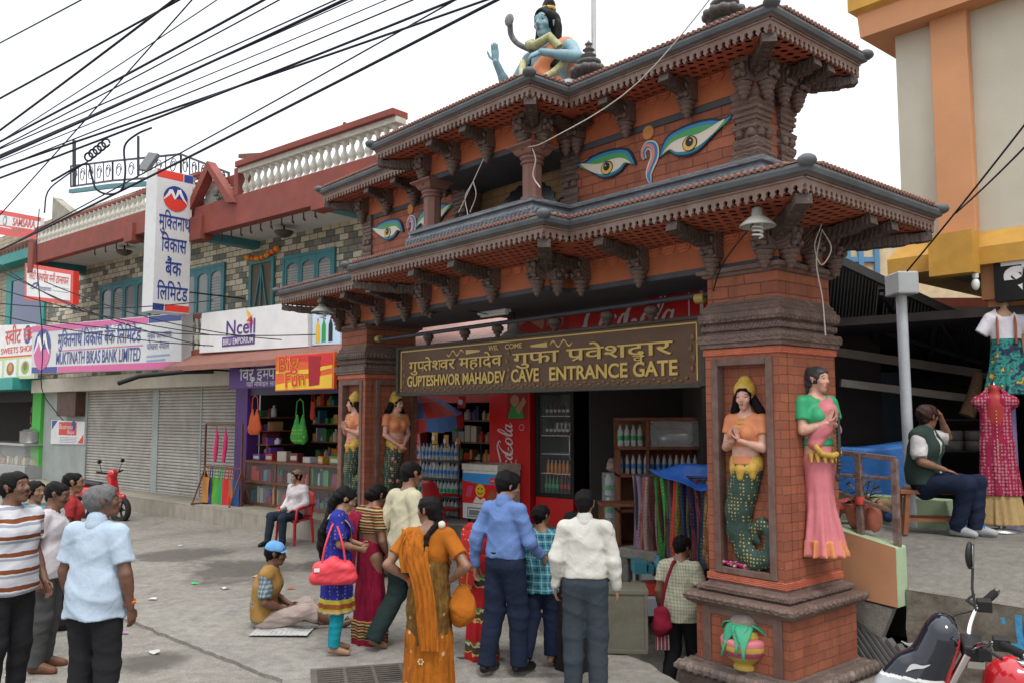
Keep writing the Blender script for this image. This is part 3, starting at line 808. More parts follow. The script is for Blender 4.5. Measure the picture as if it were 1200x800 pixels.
# ------------------------------------------------------------------ ground
stains = [(gnd(x, y).x, gnd(x, y).y, r) for x, y, r in ((290,668,1.5),(215,650,1.2),(175,775,.5),(400,660,1.0),(60,640,1.3))]
def concrete(name, c, sc=1.0, crack=True):
    m, n, l, b = newmat(name); v = mapping(n, l)
    a = noise(n, l, v, .55*sc, 8, .62); f = noise(n, l, v, 7*sc, 8, .7); g = noise(n, l, v, 60*sc, 3)
    cc = ramp(n, l, a, [(.28, dark(c, .66)), (.46, c), (.60, dark(c, 1.12)), (.78, dark(c, .82))])
    cc = mixc(n, l, .75, cc, ramp(n, l, f, [(.3, (.55,.53,.50)), (.7, (1.22,1.21,1.19))]), 'MULTIPLY')
    cc = mixc(n, l, .5, cc, ramp(n, l, g, [(.35, (.5,.5,.5)), (.6, (1.2,1.2,1.2))]), 'MULTIPLY')
    d = noise(n, l, v, .9*sc, 9, .75); k = ramp(n, l, d, [(.58, (0,0,0)), (.70, (1,1,1))])
    cc = mixc(n, l, mth(n, l, 'MULTIPLY', k, .7), cc, dark(c, .45))
    for (sx_, sy_, rr_) in (stains if crack else ()):
        vd = n.new('ShaderNodeVectorMath'); vd.operation = 'DISTANCE'; vd.inputs[1].default_value = (sx_, sy_, 0); l.new(v, vd.inputs[0])
        md = mth(n, l, 'ADD', vd.outputs['Value'], mth(n, l, 'MULTIPLY', noise(n, l, v, 1.4, 8, .7), rr_*1.6)); ks = ramp(n, l, mth(n, l, 'DIVIDE', md, rr_*2), [(.62, (1,1,1)), (.78, (0,0,0))])
        cc = mixc(n, l, mth(n, l, 'MULTIPLY', ks, .75), cc, (.055,.048,.038))
    h = f
    if crack:
        vz = n.new('ShaderNodeTexVoronoi'); vz.feature = 'DISTANCE_TO_EDGE'; vz.inputs['Scale'].default_value = .34
        wv = n.new('ShaderNodeVectorMath'); wv.operation = 'ADD'; nz = n.new('ShaderNodeTexNoise'); nz.inputs['Scale'].default_value = 2.2; nz.inputs['Detail'].default_value = 6
        l.new(v, nz.inputs['Vector']); l.new(v, wv.inputs[0]); l.new(nz.outputs['Color'], wv.inputs[1]); l.new(wv.outputs[0], vz.inputs['Vector'])
        k2 = ramp(n, l, vz.outputs['Distance'], [(.002, (1,1,1)), (.009, (0,0,0))]); cc = mixc(n, l, mth(n, l, 'MULTIPLY', k2, .35), cc, (.05,.047,.042))
    l.new(cc, b.inputs['Base Color']); b.inputs['Roughness'].default_value = .88
    bump(n, l, b, mixc(n, l, .4, f, g), .6, .025)
    return m
CONC = concrete('street concrete', (.235,.218,.19)); CONC2 = concrete('cast concrete', (.20,.188,.165), 1.6, False)
def axis_pts(a, b, fine, far):
    p = list(np.arange(a, b+1e-6, fine)); e = fine
    lo, hi = [], []; x = b; 
    while x < far: e *= 1.5; x += e; hi.append(x)
    e = fine; x = a
    while x > -far: e *= 1.5; x -= e; lo.append(x)
    return lo[::-1] + p + hi
_xs = axis_pts(-14, 8, .16, 400); _ys = axis_pts(-1, 22, .16, 400)
def gz(x, y):
    w = min(1, max(0, (abs(x)+abs(y))/5)) if False else 1
    z = .022*mnoise.noise(Vector((x*.35, y*.35, 0))) + .009*mnoise.noise(Vector((x*1.3, y*1.3, 3)))
    d = math.hypot((x-1.75)/1.25, (y-9.2)/1.15)                                  # the floor dips into the stall way
    if d < 1.6: z -= .46*max(0, min(1, (1.6-d)/.75))**1.3
    if x < -3 and y < 7.2: z += .10*min(1, (-3-x)/.8)*min(1, (7.2-y)/.6)
    return z
def gnz(x, y): return gz(x, y)
_v = [(x, y, gz(x, y) if abs(x) < 15 and -2 < y < 24 else 0) for y in _ys for x in _xs]; _nx = len(_xs)
_f = [(j*_nx+i, j*_nx+i+1, (j+1)*_nx+i+1, (j+1)*_nx+i) for j in range(len(_ys)-1) for i in range(_nx-1)]
_g = MB(); _g.add(_v, _f, 0, None, True); tag(_g.build('ground', CONC), kind='structure')

# ------------------------------------------------------------------ the brick gate
ORB = brick('painted red brick', (.235,.068,.033), (.32,.094,.044), (.15,.045,.026), .23, .078, .004, .25, .55)
ORL = brick('large painted brick', (.235,.069,.034), (.32,.096,.046), (.12,.034,.019), .34, .105, .006, .22, .6)
ORANGE = mat('orange plaster', (.37,.105,.042), .65, .14, 5, dirt=.35, dirtc=(.14,.08,.06)); SHELL = carved('shell relief', (.42,.11,.05), 20, .7)
REDBAND = carved('terracotta lattice', (.42,.10,.05), 42, 1.0); LATT = mat('red lattice', (.31,.078,.04), .7, .25, 8, dirt=.3)
PIT_SHADE = flat('painted pit shade', (.012,.010,.009), .9)
BROWN = carved('brown carving', (.125,.078,.062), 17, 1.0, (.21,.155,.13)); WOOD = carved('black brown timber', (.060,.038,.030), 13, 1.0, (.13,.09,.075))
BROWNP = mat('brown paint', (.12,.062,.048), .6, .22, 9, dirt=.5, dirtc=(.3,.27,.24)); FASC = mat('eave board', (.175,.105,.085), .65, .2, 9, dirt=.6, dirtc=(.33,.30,.27))
SLATE = mat('blue black gutter', (.072,.080,.088), .6, .3, 4, dirt=.7, dirtc=(.17,.17,.17)); TILE = mat('terracotta tile', (.22,.105,.08), .75, .25, 14, dirt=.5, dirtc=(.16,.11,.09))
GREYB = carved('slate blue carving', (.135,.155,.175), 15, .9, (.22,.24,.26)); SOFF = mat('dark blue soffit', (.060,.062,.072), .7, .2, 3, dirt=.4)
PLINTH = carved('dusty plinth carving', (.13,.095,.078), 15, 1.0, (.33,.28,.24)); OCHW = brick('ochre brick', (.24,.14,.065), (.29,.17,.08), (.14,.08,.04), .3, .09, .006, .3)
gate = thing('temple_gate', 'red brick temple gate with two tiered carved eaves spanning the cave entrance', 'gate', M=GM)
L0, W0, D0, INS = 6.7526, .7726, .9087, .0237
def ring(x0, x1, y0, y1): return [(x0,y0),(x1,y0),(x1,y1),(x0,y1)]
def beads(mb, ol, off, z, pitch, r, mat=0, tilt=0.0, only=None):
    n = len(ol)
    for i in range(n):
        a, b = Vector(ol[i]), Vector(ol[(i+1) % n]); d = (b-a).normalized(); nr = Vector((d.y, -d.x))
        if only and i not in only: continue
        L = (b-a).length + 2*off; k = max(1, int(L/pitch))
        for j in range(k):
            p = a - d*off + d*(L*(j+.5)/k) + nr*off
            rx, ry, rz = r
            M = Matrix.Translation((p.x, p.y, z)) @ Matrix.Rotation(math.atan2(d.y, d.x), 4, 'Z') @ Matrix.Rotation(tilt, 4, 'Y')
            mb.ball((0,0,0), (rx, ry, rz), 8, mat, M)
def pillar(x0, x1, name):
    o = ring(x0, x1, 0, D0); m = MB()
    fr = (x0+x1)/2
    # shaft with niche recesses
    def niche_wall(M, w):
        # front panel with a hole: niche from .9 to 2.80 high, inset .10 from each edge
        a, b, zb, zt, dp = .075, w-.075, .905, 2.80, .09
        m.bx(0, a, 0, .02, .834, 2.89, 0, M); m.bx(b, w, 0, .02, .834, 2.89, 0, M); m.bx(a, b, 0, .02, .834, zb, 0, M); m.bx(a, b, 0, .02, zt, 2.89, 0, M)
        m.bx(a, b, dp, dp+.02, zb, zt, 0, M)
    m.bx(x0+.1, x1-.0, .11, D0, .834, 2.89, 0)
    niche_wall(tm(x0, 0, 0), W0)
    for xx in (x0, x1-.0749): m.bx(xx, xx+.0749, .0195, .12, .834, 2.89, 0)
    m.bx(x0+.07, x1-.07, .0195, .12, .834, .904, 0); m.bx(x0+.07, x1-.07, .0195, .12, 2.801, 2.89, 0)
    m.bx(x0, x0+.11, .11, D0, .834, 2.89, 0)
    p = m.build('pillar', ORB, gate)
    f = MB()
    for (a, b, c, d) in ((x0+.075, x0+.14, .905, 2.80), (x1-.14, x1-.075, .905, 2.80), (x0+.14, x1-.14, .905, .96), (x0+.14, x1-.14, 2.735, 2.80)): f.bx(a, b, -.018, .085, c, d)
    f.build('niche_frame', BROWNP, p, bevel=.006)
    if name == 'l':
        f = MB()
        for (a, b, c, d) in ((.17,.23,.905,2.80),(.77,.83,.905,2.80),(.23,.77,.905,.96),(.23,.77,2.735,2.80)): f.bx(x1-.01, x1+.035, a, b, c, d)
        f.build('niche_frame', BROWNP, p, bevel=.006)
    m = MB(); m.sweep(o, [(.20,-.5),(.20,.02),(.21,.03),(.235,.055),(.235,.085),(.205,.115),(.13,.118),(.125,.14),(.084,.14)])
    beads(m, o, .215, .07, .085, (.04,.03,.05)); m.build('plinth', PLINTH, p)
    m = MB(); oo = ring(x0-.084, x1+.084, -.084, D0+.084)
    m.sweep(oo, [(0,.14),(0,.62)]); m.build('pedestal', ORB, p)
    m = MB()
    for x in (x0-.01, x1-.075): m.bx(x, x+.085, -.10, -.08, .14, .62)
    m.bx(x0+.075, x1-.075, -.098, -.08, .555, .62); m.build('pedestal_frame', BROWNP, p, bevel=.004)
    m = MB(); m.sweep(o, [(.084,.615),(.115,.62),(.115,.632),(.14,.638),(.165,.665),(.17,.695),(.15,.722),(.085,.728),(.055,.735),(.08,.755),(.08,.782),(.05,.80),(.012,.803),(.0,.834)])
    beads(m, o, .155, .69, .075, (.03,.022,.034)); beads(m, o, .07, .768, .034, (.018,.015,.030), tilt=.6); m.build('base_cornice', BROWN, p)
    for z in (.834, 2.826): m = MB(); m.sweep(o, [(0,z),(.014,z+.004),(.014,z+.060),(0,z+.064)]); m.build('lattice_band', REDBAND, p)
    m = MB(); m.sweep(o, [(0,2.89),(.03,2.895),(.036,2.93),(.05,2.935),(.055,2.975),(.045,3.01),(.0,3.02),(.0,3.035),(.022,3.045),(.026,3.07),(.012,3.095),(-.005,3.10),(.0,3.11),(.035,3.125),(.045,3.16),(.042,3.20),(.02,3.215),(.02,3.24),(.005,3.245),(.005,3.275),(-.01,3.28),(-.0237,3.312)])
    beads(m, o, .042, 2.985, .06, (.022,.02,.028)); beads(m, o, .02, 3.07, .036, (.016,.012,.030), tilt=.6); beads(m, o, .036, 3.162, .062, (.02,.02,.038)); m.build('capital', BROWN, p)
    i = ring(x0+INS, x1-INS, INS, D0-INS)
    m = MB(); m.sweep(i, [(0,3.28),(0,3.545)]); m.build('neck', ORL, p)
    m = MB(); m.sweep(i, [(0,3.535),(.03,3.545),(.04,3.565),(.075,3.575),(.075,3.61)]); m.build('neck_moulding', BROWNP, p)
    return p
pillar(-W0, 0, 'r'); pillar(-L0-W0, -L0, 'l')
OL = [(-7.526,0),(-4.81,0),(-4.81,-.34),(-2.53,-.34),(-2.53,0),(0,0),(0,.91),(-2.53,.91),(-2.53,1.25),(-4.81,1.25),(-4.81,.91),(-7.526,.91)]
OU = [(-7.226,.2),(-4.80,.2),(-4.80,-.36),(-2.73,-.36),(-2.73,.2),(-.3,.2),(-.3,.85),(-2.73,.85),(-2.73,1.30),(-4.80,1.30),(-4.80,.85),(-7.226,.85)]
def cap_flat(mb, ol, z, up, mat=0):
    bm = [(x, y, z) for x, y in ol]; mb.add(bm, [tuple(range(len(ol))) if up else tuple(range(len(ol)-1, -1, -1))], mat)
def edges_of(ol):
    n = len(ol)
    for i in range(n):
        a, b = Vector(ol[i]), Vector(ol[(i+1) % n]); pa, nb = Vector(ol[i-1]), Vector(ol[(i+2) % n]); d = (b-a).normalized()
        def convex(p, q, r):
            return (q-p).x*(r-q).y - (q-p).y*(r-q).x > 0
        yield i, a, b, d, Vector((d.y, -d.x)), convex(pa, a, b), convex(a, b, nb)
def roof_tier(ol, z_in, z_s, zg, ov, slope_top, inner, tag_):
    ztile = zg + .10
    # perforated ceiling boards
    mb = MB(); dp = .010
    for i, a, b, d, nr, ca, cb in edges_of(ol):
        if nr.y > .5 and False: continue
        L = (b-a).length; rows = max(3, int(round((ov-.03)/.095))); cols_p = .104
        def pt(s, t, dz=0): 
            q = a + d*s + nr*t; return (q.x, q.y, z_in + (z_s-z_in)*(t/ov) + dz)
        for r in range(rows):
            t0, t1 = ov*r/rows, ov*(r+1)/rows
            lo = lambda t: -t if ca else t
            hi = lambda t: L+t if cb else L-t
            if nr.y > .5:
                mb.add([pt(lo(t0),t0), pt(hi(t0),t0), pt(hi(t1),t1), pt(lo(t1),t1)], [(0,1,2,3)]); continue
            s0, s1 = min(lo(t0), lo(t1)), max(hi(t0), hi(t1)); n = max(1, int((s1-s0)/cols_p)); off = .5*(r % 2)
            for c in range(-1, n+1):
                x0 = s0 + (c+off)*cols_p; x1 = x0 + cols_p
                q = [(x0,t0),(x1,t0),(x1,t1),(x0,t1)]; ok = all(lo(t)-1e-4 <= s <= hi(t)+1e-4 for s, t in q)
                q = [(min(max(s, lo(t)), max(lo(t), hi(t))), t) for s, t in q]
                if abs(q[0][0]-q[1][0]) < 1e-4 and abs(q[2][0]-q[3][0]) < 1e-4: continue
                if not ok: mb.add([pt(*p) for p in q], [(0,1,2,3)]); continue
                cx, ct = (x0+x1)/2, (t0+t1)/2; rr = .041
                hx = [(cx+rr*math.cos(R(60*k+30))*.95, ct+rr*math.sin(R(60*k+30))) for k in range(6)]
                vs = [pt(*p) for p in q] + [pt(*p) for p in hx] + [pt(*p, dp) for p in hx]
                # hex corners: 0:30 1:90 2:150 3:210 4:270 5:330 ; quad 0 bl 1 br 2 tr 3 tl
                fs = [(0,1,8),(1,9,8),(1,2,4,9),(2,5,4),(2,3,5),(3,6,5),(3,0,7,6),(0,8,7)]
                mb.add(vs, fs, 0); mb.add(vs, [(4+k, 4+(k+1) % 6, 10+(k+1) % 6, 10+k) for k in range(6)], 0)
    mb.sweep(ol, [(0.0, z_in+.13), (ov+.02, zg-.015)], 1)  # near-black backing sheet: the roof cavity's shade is put into its colour
    mb.build('lattice_ceiling', [LATT, mat('painted roof cavity shade', (.014,.011,.009), .9)], gate)
    # fringe board with key-hole teeth
    mb = MB(); pitch = .078; e = ov
    zt0 = zg - .075
    for i, a, b, d, nr, ca, cb in edges_of(ol):
        A = a - d*(e if ca else -e) + nr*e; B = b + d*(e if cb else -e) + nr*e; L = (B-A).length
        if L < .05: continue
        n = max(1, int(round(L/pitch))); p = L/n
        M = Matrix.Translation((A.x, A.y, 0)) @ Matrix.Rotation(math.atan2(d.y, d.x), 4, 'Z')
        if nr.y > .5: mb.bx(0, L, 0, .02, zg-.14, zg, 0, M); continue
        r = .021
        for k in range(n):
            x = k*p
            arcR = [(x+p + r*math.cos(R(t)), zt0-.018 + r*math.sin(R(t))) for t in (90, 130, 170, 210, 240)]
            arcL = [(x + r*math.cos(R(t)), zt0-.018 + r*math.sin(R(t))) for t in (-60, -30, 10, 50, 90)]
            pl = [(x, zg-.01), (x, zt0+.003)][:1] + arcL[::-1][:0]
            ol2 = [(x, zg-.008)] + [(x, zt0-.018+r)] + arcL[::-1][1:] + [(x+p*.34, zt0-.046), (x+p*.40, zt0-.058), (x+p*.5, zt0-.066), (x+p*.60, zt0-.058), (x+p*.66, zt0-.046)] + arcR[::-1][:-1] + [(x+p, zt0-.018+r), (x+p, zg-.008)]
            mb.prism(ol2, -.004, .022, 0, M)
        mb.bx(-.001 if False else 0, L, -.016, -.004, zg-.03, zg-.012, 0, M)
    mb.sweep(ol, [(ov+.004, zg-.012), (ov+.03, zg)], 0)
    mb.build('fringe_board', FASC, gate)
    mb = MB(); mb.sweep(ol, [(ov-.02, zg-.004),(ov+.03, zg),(ov+.055, zg+.015),(ov+.066, zg+.05),(ov+.060, zg+.075),(ov+.03, zg+.088),(ov-.05, zg+.09)])
    for i, a, b, d, nr, ca, cb in edges_of(ol):
        if ca: q = a - d*(ov+.05) + nr*(ov+.05); mb.ball((q.x, q.y, zg+.085), (.075,.075,.05), 10)
    mb.build('gutter', SLATE, gate)
def tier_tiles(ol, zg, ov, slope_top, inner):
    mb = MB(); mb.sweep(ol, [(ov+.055, zg+.088), (ov+.055, zg+.10), (inner, slope_top)], 0)
    for i, a, b, d, nr, ca, cb in edges_of(ol):
        e = ov+.055; A = a - d*(e if ca else -e) + nr*e; B = b + d*(e if cb else -e) + nr*e; L = (B-A).length; n = max(1, int(L/.058))
        M = Matrix.Translation((A.x, A.y, zg+.098)) @ Matrix.Rotation(math.atan2(d.y, d.x), 4, 'Z'); s = (slope_top-zg-.10)/(e-inner)
        t = MB()
        for k in range(n):
            x = L*(k+.5)/n
            if (ca and x < .16) or (cb and x > L-.16): continue
            t.tube([(x, -.018, -.004), (x, .2, .2*s+.002)], .021, 6, 0, True)
        mb.add(t.v, t.f, 0, M, True)
    mb.build('roof_tiles', TILE, gate)
roof_tier(OL, 3.925, 3.985, 4.107, .66, 4.33, -.02, 'lower'); tier_tiles(OL, 4.107, .66, 4.33, -.02)
roof_tier(OU, 5.555, 5.54, 5.67, .44, 5.97, -.31, 'upper'); tier_tiles(OU, 5.67, .44, 5.97, -.31)
m = MB(); m.bx(-7.0, -.55, .35, .70, 5.85, 5.985); m.bx(-4.5, -3.0, 0.0, 1.0, 5.85, 5.986); m.build('roof_ridge', TILE, gate, bevel=.02)
# beams
m = MB(); m.sweep(OL, [(0,3.655),(0,4.32)]); m.build('beam', ORANGE, gate)
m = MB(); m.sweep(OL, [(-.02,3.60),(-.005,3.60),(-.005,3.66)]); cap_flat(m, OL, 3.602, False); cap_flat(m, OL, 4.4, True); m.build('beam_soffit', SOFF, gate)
m = MB(); m.sweep(OU, [(0,5.29),(0,5.76)]); m.build('beam', ORANGE, gate)
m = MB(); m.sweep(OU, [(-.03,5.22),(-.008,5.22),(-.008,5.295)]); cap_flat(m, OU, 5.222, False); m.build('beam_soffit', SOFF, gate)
def shells(ol, z, rr, off, skip):
    for i, a, b, d, nr, ca, cb in edges_of(ol):
        if nr.y > .5: continue
        mb = MB(); L = (b-a).length; n = max(1, int(L/(rr*2.15)))
        M = Matrix.Translation((a.x, a.y, 0)) @ Matrix.Rotation(math.atan2(d.y, d.x), 4, 'Z')
        for k in range(n):
            x = L*(k+.5)/n; 
            for q, t in ((1.0, .012), (.72, .018)):
                pl = [(x + rr*q*math.cos(R(180+180*j/14))*(1+.05*(j % 2)*(q == 1)), z + rr*q*1.1*math.sin(R(180+180*j/14))*(1+.05*(j % 2)*(q == 1))) for j in range(15)]
                mb.prism(pl, -t, .0, 0, M)
        mb.build('shell_frieze', SHELL, gate)
shells(OL, 3.915, .082, 0, None); shells(OU, 5.545, .075, 0, None)
# carved brackets, each with its pendant and its strut
def bracket_mesh(h, ov, rise, w=.17):
    mb = MB(); mb.bx(-w/2, w/2, -.12, 0.01, -h, 0); mb.bx(-w/2-.012, w/2+.012, -.135, .01, -.03, .012); mb.bx(-w/2+.02, w/2-.02, -.15, -.1, -h+.04, -.05)
    for (x, z, r) in ((-.045,-.07,.035),(.045,-.07,.035),(0,-.12,.045),(-.05,-h+.05,.03),(.05,-h+.05,.03)): mb.ball((x, -.145, z), (r, .03, r*1.1), 8)
    mb.lathe([(.0,-h-.175),(.02,-h-.165),(.035,-h-.14),(.03,-h-.13),(.05,-h-.122),(.058,-h-.10),(.042,-h-.088),(.066,-h-.078),(.074,-h-.054),(.055,-h-.042),(.08,-h-.032),(.086,-h-.01),(.07,0-h+.004)], 12, 0, tm(0,-.065,0))
    return mb
def strut_mesh(ov, z0, z1, w=.125):
    mb = MB(); n = 9; pts = []
    for k in range(n):
        t = k/(n-1); pts.append((0, -.03 - (ov-.05)*t, z0 + (z1-z0)*t - .02*math.sin(math.pi*t)))
    for k in range(n-1):
        q = .5 + .5*math.sin(k*2.3)
        mb.bar(pts[k], pts[k+1], w*(1-.12*q), .12 - .02*q - .035*(k/(n-1)))
        if k < n-1: mb.ball(pts[k], (w*.42, .045, .075 - .004*k), 8)
    return mb
def put_brackets(spots, zt, h, ov, z0, z1):
    first = None
    for (x, y, rz, *ns) in spots:
        if first is None:
            first = bracket_mesh(h, ov, 0).build('bracket', BROWN, gate); st = strut_mesh(ov, z0-zt, z1-zt).build('strut', WOOD, first); o = first
        else:
            o = first.copy(); COL.objects.link(o); o.parent = gate
            if not ns: c = first.children[0].copy(); COL.objects.link(c); c.parent = o
        o.location = (x, y, zt); o.rotation_euler = (0, 0, rz)
    return first
E90 = R(90)
low = [(-.63,0,0),(-.085,0,0,1),(-1.5,0,0),(-2.30,0,0),(-2.62,-.34,0,1),(-3.38,-.34,0),(-4.15,-.34,0),(-4.72,-.34,0,1),(-5.05,0,0),(-5.65,0,0),(-6.33,0,0),(-6.98,0,0),(-7.44,0,0,1),
       (0,.085,E90,1),(0,.45,E90),(0,.83,E90),(-2.53,-.25,E90,1),(-4.81,-.25,-E90,1),(-7.526,.1,-E90,1),(-7.526,.8,-E90)]
put_brackets(low, 3.945, .235, .66, 3.86, 3.93)
upp = [(-1.03,.2,0),(-.385,.2,0,1),(-1.82,.2,0),(-2.55,.2,0),(-2.82,-.36,0,1),(-3.45,-.36,0),(-4.1,-.36,0),(-4.72,-.36,0,1),(-5.0,.2,0),(-5.75,.2,0),(-6.45,.2,0),(-7.14,.2,0,1),
       (-.3,.28,E90,1),(-.3,.56,E90),(-.3,.80,E90),(-2.73,-.27,E90,1),(-2.73,.08,E90),(-4.80,-.27,-E90,1),(-7.226,.3,-E90,1),(-7.226,.75,-E90)]
put_brackets(upp, 5.54, .20, .44, 5.46, 5.50)
# corner struts run out along the mitre
def mitre_struts(spots, z0, z1, ov):
    for (x, y, rz) in spots:
        mb = strut_mesh(ov*1.38, 0, z1-z0, .13); o = mb.build('corner_strut', WOOD, gate); o.location = (x, y, z0); o.rotation_euler = (0, 0, rz)
mitre_struts([(0,0,R(45)),(-2.53,-.34,R(45)),(-4.81,-.34,R(-45)),(-7.526,0,R(-45)),(0,.91,R(135))], 3.87, 3.93, .66)
mitre_struts([(-.3,.2,R(45)),(-2.73,-.36,R(45)),(-4.80,-.36,R(-45)),(-7.226,.2,R(-45)),(-.3,.85,R(135))], 5.47, 5.50, .44)
# upper storey
m = MB(); m.bx(-2.66, -.55, .22, .84, 4.5, 5.26); m.bx(-.54, -.33, .44, .62, 4.5, 5.26); m.build('upper_wall', ORL, gate)
m = MB(); m.bx(-6.98, -4.87, .22, .84, 4.5, 5.26); m.bx(-7.2, -6.99, .44, .62, 4.5, 5.26); m.build('upper_wall', ORL, gate)
m = MB(); m.sweep(OU, [(.16,4.40),(.16,4.50),(.13,4.515),(.10,4.53),(.10,4.55),(.14,4.56),(.14,4.60),(.07,4.615),(-.10,4.62)]); beads(m, OU, .145, 4.46, .07, (.026,.03,.045), tilt=.5); cap_flat(m, OU, 4.6205, True); m.build('balcony_cornice', GREYB, gate)
def carved_post(x, y, s=.24):
    mb = MB(); o = ring(x-s/2, x+s/2, y-s/2, y+s/2)
    mb.sweep(o, [(.03,4.62),(.035,4.66),(.012,4.67),(.02,4.70),(.02,4.73),(-.015,4.74),(.0,4.76),(.012,4.80),(.012,4.83),(-.01,4.85),(-.012,4.90),(.015,4.93),(.02,4.965),(-.005,4.985),(-.02,5.0),(-.005,5.01),(-.005,5.04),(.012,5.05),(.012,5.08),(0,5.09),(.018,5.11),(.018,5.14),(.004,5.15),(.022,5.17),(.022,5.2),(.01,5.21),(.025,5.24),(.025,5.29)])
    for (dx, dy) in ((0,-1),(1,0)):
        for t in (-.06, .06): mb.ball((x+dx*(s/2+.0)+(t if dx == 0 else 0), y+dy*(s/2)+(t if dy == 0 else 0), 4.88), (.045,.045,.05), 8)
        mb.ball((x+dx*s/2, y+dy*s/2, 4.945), (.08 if dx == 0 else .03, .08 if dy == 0 else .03, .03), 8)
    mb.build('carved_post', BROWN, gate)
for p in ((-.42,.32),(-.42,.72),(-2.73,.33),(-4.80,.33),(-7.10,.32)): carved_post(*p)
for x in (-2.83, -4.72):
    mb = MB(); M = tm(x, -.28, 0, R(22.5))
    mb.lathe([(.135,4.62),(.135,4.66),(.112,4.67),(.112,5.03)], 8, 0, M, False); mb.lathe([(.112,5.03),(.13,5.035),(.13,5.055),(.115,5.06),(.115,5.075),(.135,5.085),(.14,5.11),(.118,5.125)], 12, 0, M)
    mb.sweep(ring(x-.1, x+.1, -.38, -.18), [(0,5.12),(.03,5.14),(.06,5.19),(.11,5.22),(.11,5.235)]); mb.build('balcony_column', mat('mauve brown paint', (.20,.10,.08), .6, .18, 8, dirt=.3), gate, bevel=.003)
m = MB(); m.bx(-4.75, -2.8, .50, .56, 4.62, 5.25); bw = m.build('balcony_wall', OCHW, gate)
m = MB(); pl = [(-.52,4.62),(.52,4.62)]
n = 22
for k in range(n+1):
    t = R(180*k/n); q = 1 + .06*(k % 2); pl.append((.52*q*math.cos(t), 4.78+.38*q*math.sin(t)))
m.prism([(x-3.78, z) for x, z in pl], .485, .505, 0); m.build('arch_doorway', glass('dark glazed arch', (.012,.014,.022), .25), bw)
m = MB()
for x in (-2.97, -3.16): m.prism([(x-.07,4.62),(x+.07,4.62)] + [(x+.07*math.cos(R(30*k)), 4.80+.07*math.sin(R(30*k))) for k in range(7)], .487, .505)
m.build('arched_window', flat('dark opening', (.015,.013,.012), .8), bw)
# painted eyes on the upper walls
EY = [flat('eye black', (.018,.02,.025), .5), flat('eye blue', (.03,.20,.45), .5), flat('eye green', (.07,.30,.10), .5), flat('eye cream', (.62,.56,.47), .5), flat('eye yellow', (.62,.40,.10), .5), flat('eye pink', (.60,.22,.18), .5)]
def wall_eye(cx, cz, w, mirror):
    mb = MB(); s = -1 if mirror else 1
    def pts(sc, up=0): 
        base = [(-.50,-.16),(-.40,.16),(-.22,.27),(.02,.30),(.22,.27),(.36,.20),(.50,.23),(.38,.08),(.22,-.08),(.06,-.24),(-.10,-.28),(-.26,-.22),(-.36,-.10),(-.44,-.12)]
        c = catmull([(x*w, z*w*.62, 0) for x, z in base], 4, True); cx0, cz0 = 0, .0
        return [(p.x*sc[0], p.y*sc[1]+up) for p in c]
    def lay(pl, y0, mt):
        q = [(s*x+cx, z+cz) for x, z in pl]
        ar = sum(q[i-1][0]*q[i][1]-q[i][0]*q[i-1][1] for i in range(len(q)))
        if ar < 0: q = q[::-1]
        mb.prism(q, y0, .225, mt)
    lay(pts((1,1)), .198, 0); lay(pts((.95,.86), -.004*w), .192, 1); lay(pts((.88,.70), -.012*w), .187, 2)
    lid = [(-.43,-.12),(-.30,.03),(-.12,.07),(.06,.05),(.22,.10),(.40,.17),(.33,.06),(.2,-.07),(.05,-.17),(-.10,-.195),(-.24,-.155),(-.33,-.07)]
    lay([(p.x, p.y) for p in catmull([(x*w, z*w*.62, 0) for x, z in lid], 4, True)], .182, 3)
    def el(x, z, rx, rz): return [(x*w+rx*w*math.cos(R(20*k)), z*w*.62+rz*w*math.sin(R(20*k))) for k in range(18)]
    lay(el(-.05,-.075,.10,.085), .178, 0); lay(el(-.05,-.08,.088,.075), .175, 4); lay(el(-.05,-.05,.052,.052), .172, 0); lay(el(-.035,-.03,.010,.010), .170, 3)
    return mb.build('painted_eye', EY, gate)
for c in (-1.585, -5.94):
    wall_eye(c-.60, 4.98, .88, True); wall_eye(c+.59, 4.98, .90, False)
    mb = MB(); M = tfm(c, .214, 4.86)
    cu = [(-.05,.06),(-.07,.14),(-.01,.20),(.07,.16),(.08,.06),(.03,-.03),(.0,-.10),(.01,-.17),(.03,-.23)]
    stroke(mb, cu, [.05,.07,.09,.11,.11,.10,.08,.05,.01], M, 3, 5, .006); stroke(mb, cu, [.03,.05,.06,.08,.07,.06,.05,.03,.005], M, 1, 5, .010); stroke(mb, [(x-.012, y) for x, y in cu[:7]], [.02,.03,.03,.04,.035,.03,.01], M, 5, 5, .013)
    mb.build('nose_curl', EY, gate)
    mb = MB(); M = tm(c, .215, 5.19, 0, R(90)); mb.lathe([(.075,0),(.075,.012),(.06,.02),(.05,.012),(.04,.022),(.022,.012),(.0,.024)], 18, 0, M); mb.build('forehead_disc', mat('ochre disc', (.50,.20,.06), .6), gate)
# roof pinnacles
def pinnacle(x, lab):
    t = thing('roof_pinnacle', lab, 'pinnacle', M=GM @ tm(x, .525, 5.985, s=1.22), group='pinnacles on the gate roof')
    mb = MB(); mb.lathe([(.30,0),(.27,.02),(.22,.07),(.15,.14),(.11,.17),(.10,.19)], 16); mb.build('bell_base', mat('pinnacle slate', (.10,.11,.12), .55, .25, 9), t)
    mb = MB(); mb.lathe([(.09,.18),(.15,.20),(.17,.235),(.155,.27),(.08,.29),(.12,.31),(.12,.34),(.06,.36),(.05,.38),(.075,.40),(.045,.415),(.035,.44),(.06,.455),(.035,.47),(.025,.50),(.04,.515),(.02,.53),(.0,.56)], 16)
    for k in range(12): a = R(30*k); mb.ball((.155*math.cos(a), .155*math.sin(a), .235), .04, 6)
    mb.build('finial', mat('pinnacle dark stone', (.075,.068,.062), .5, .25, 9), t)
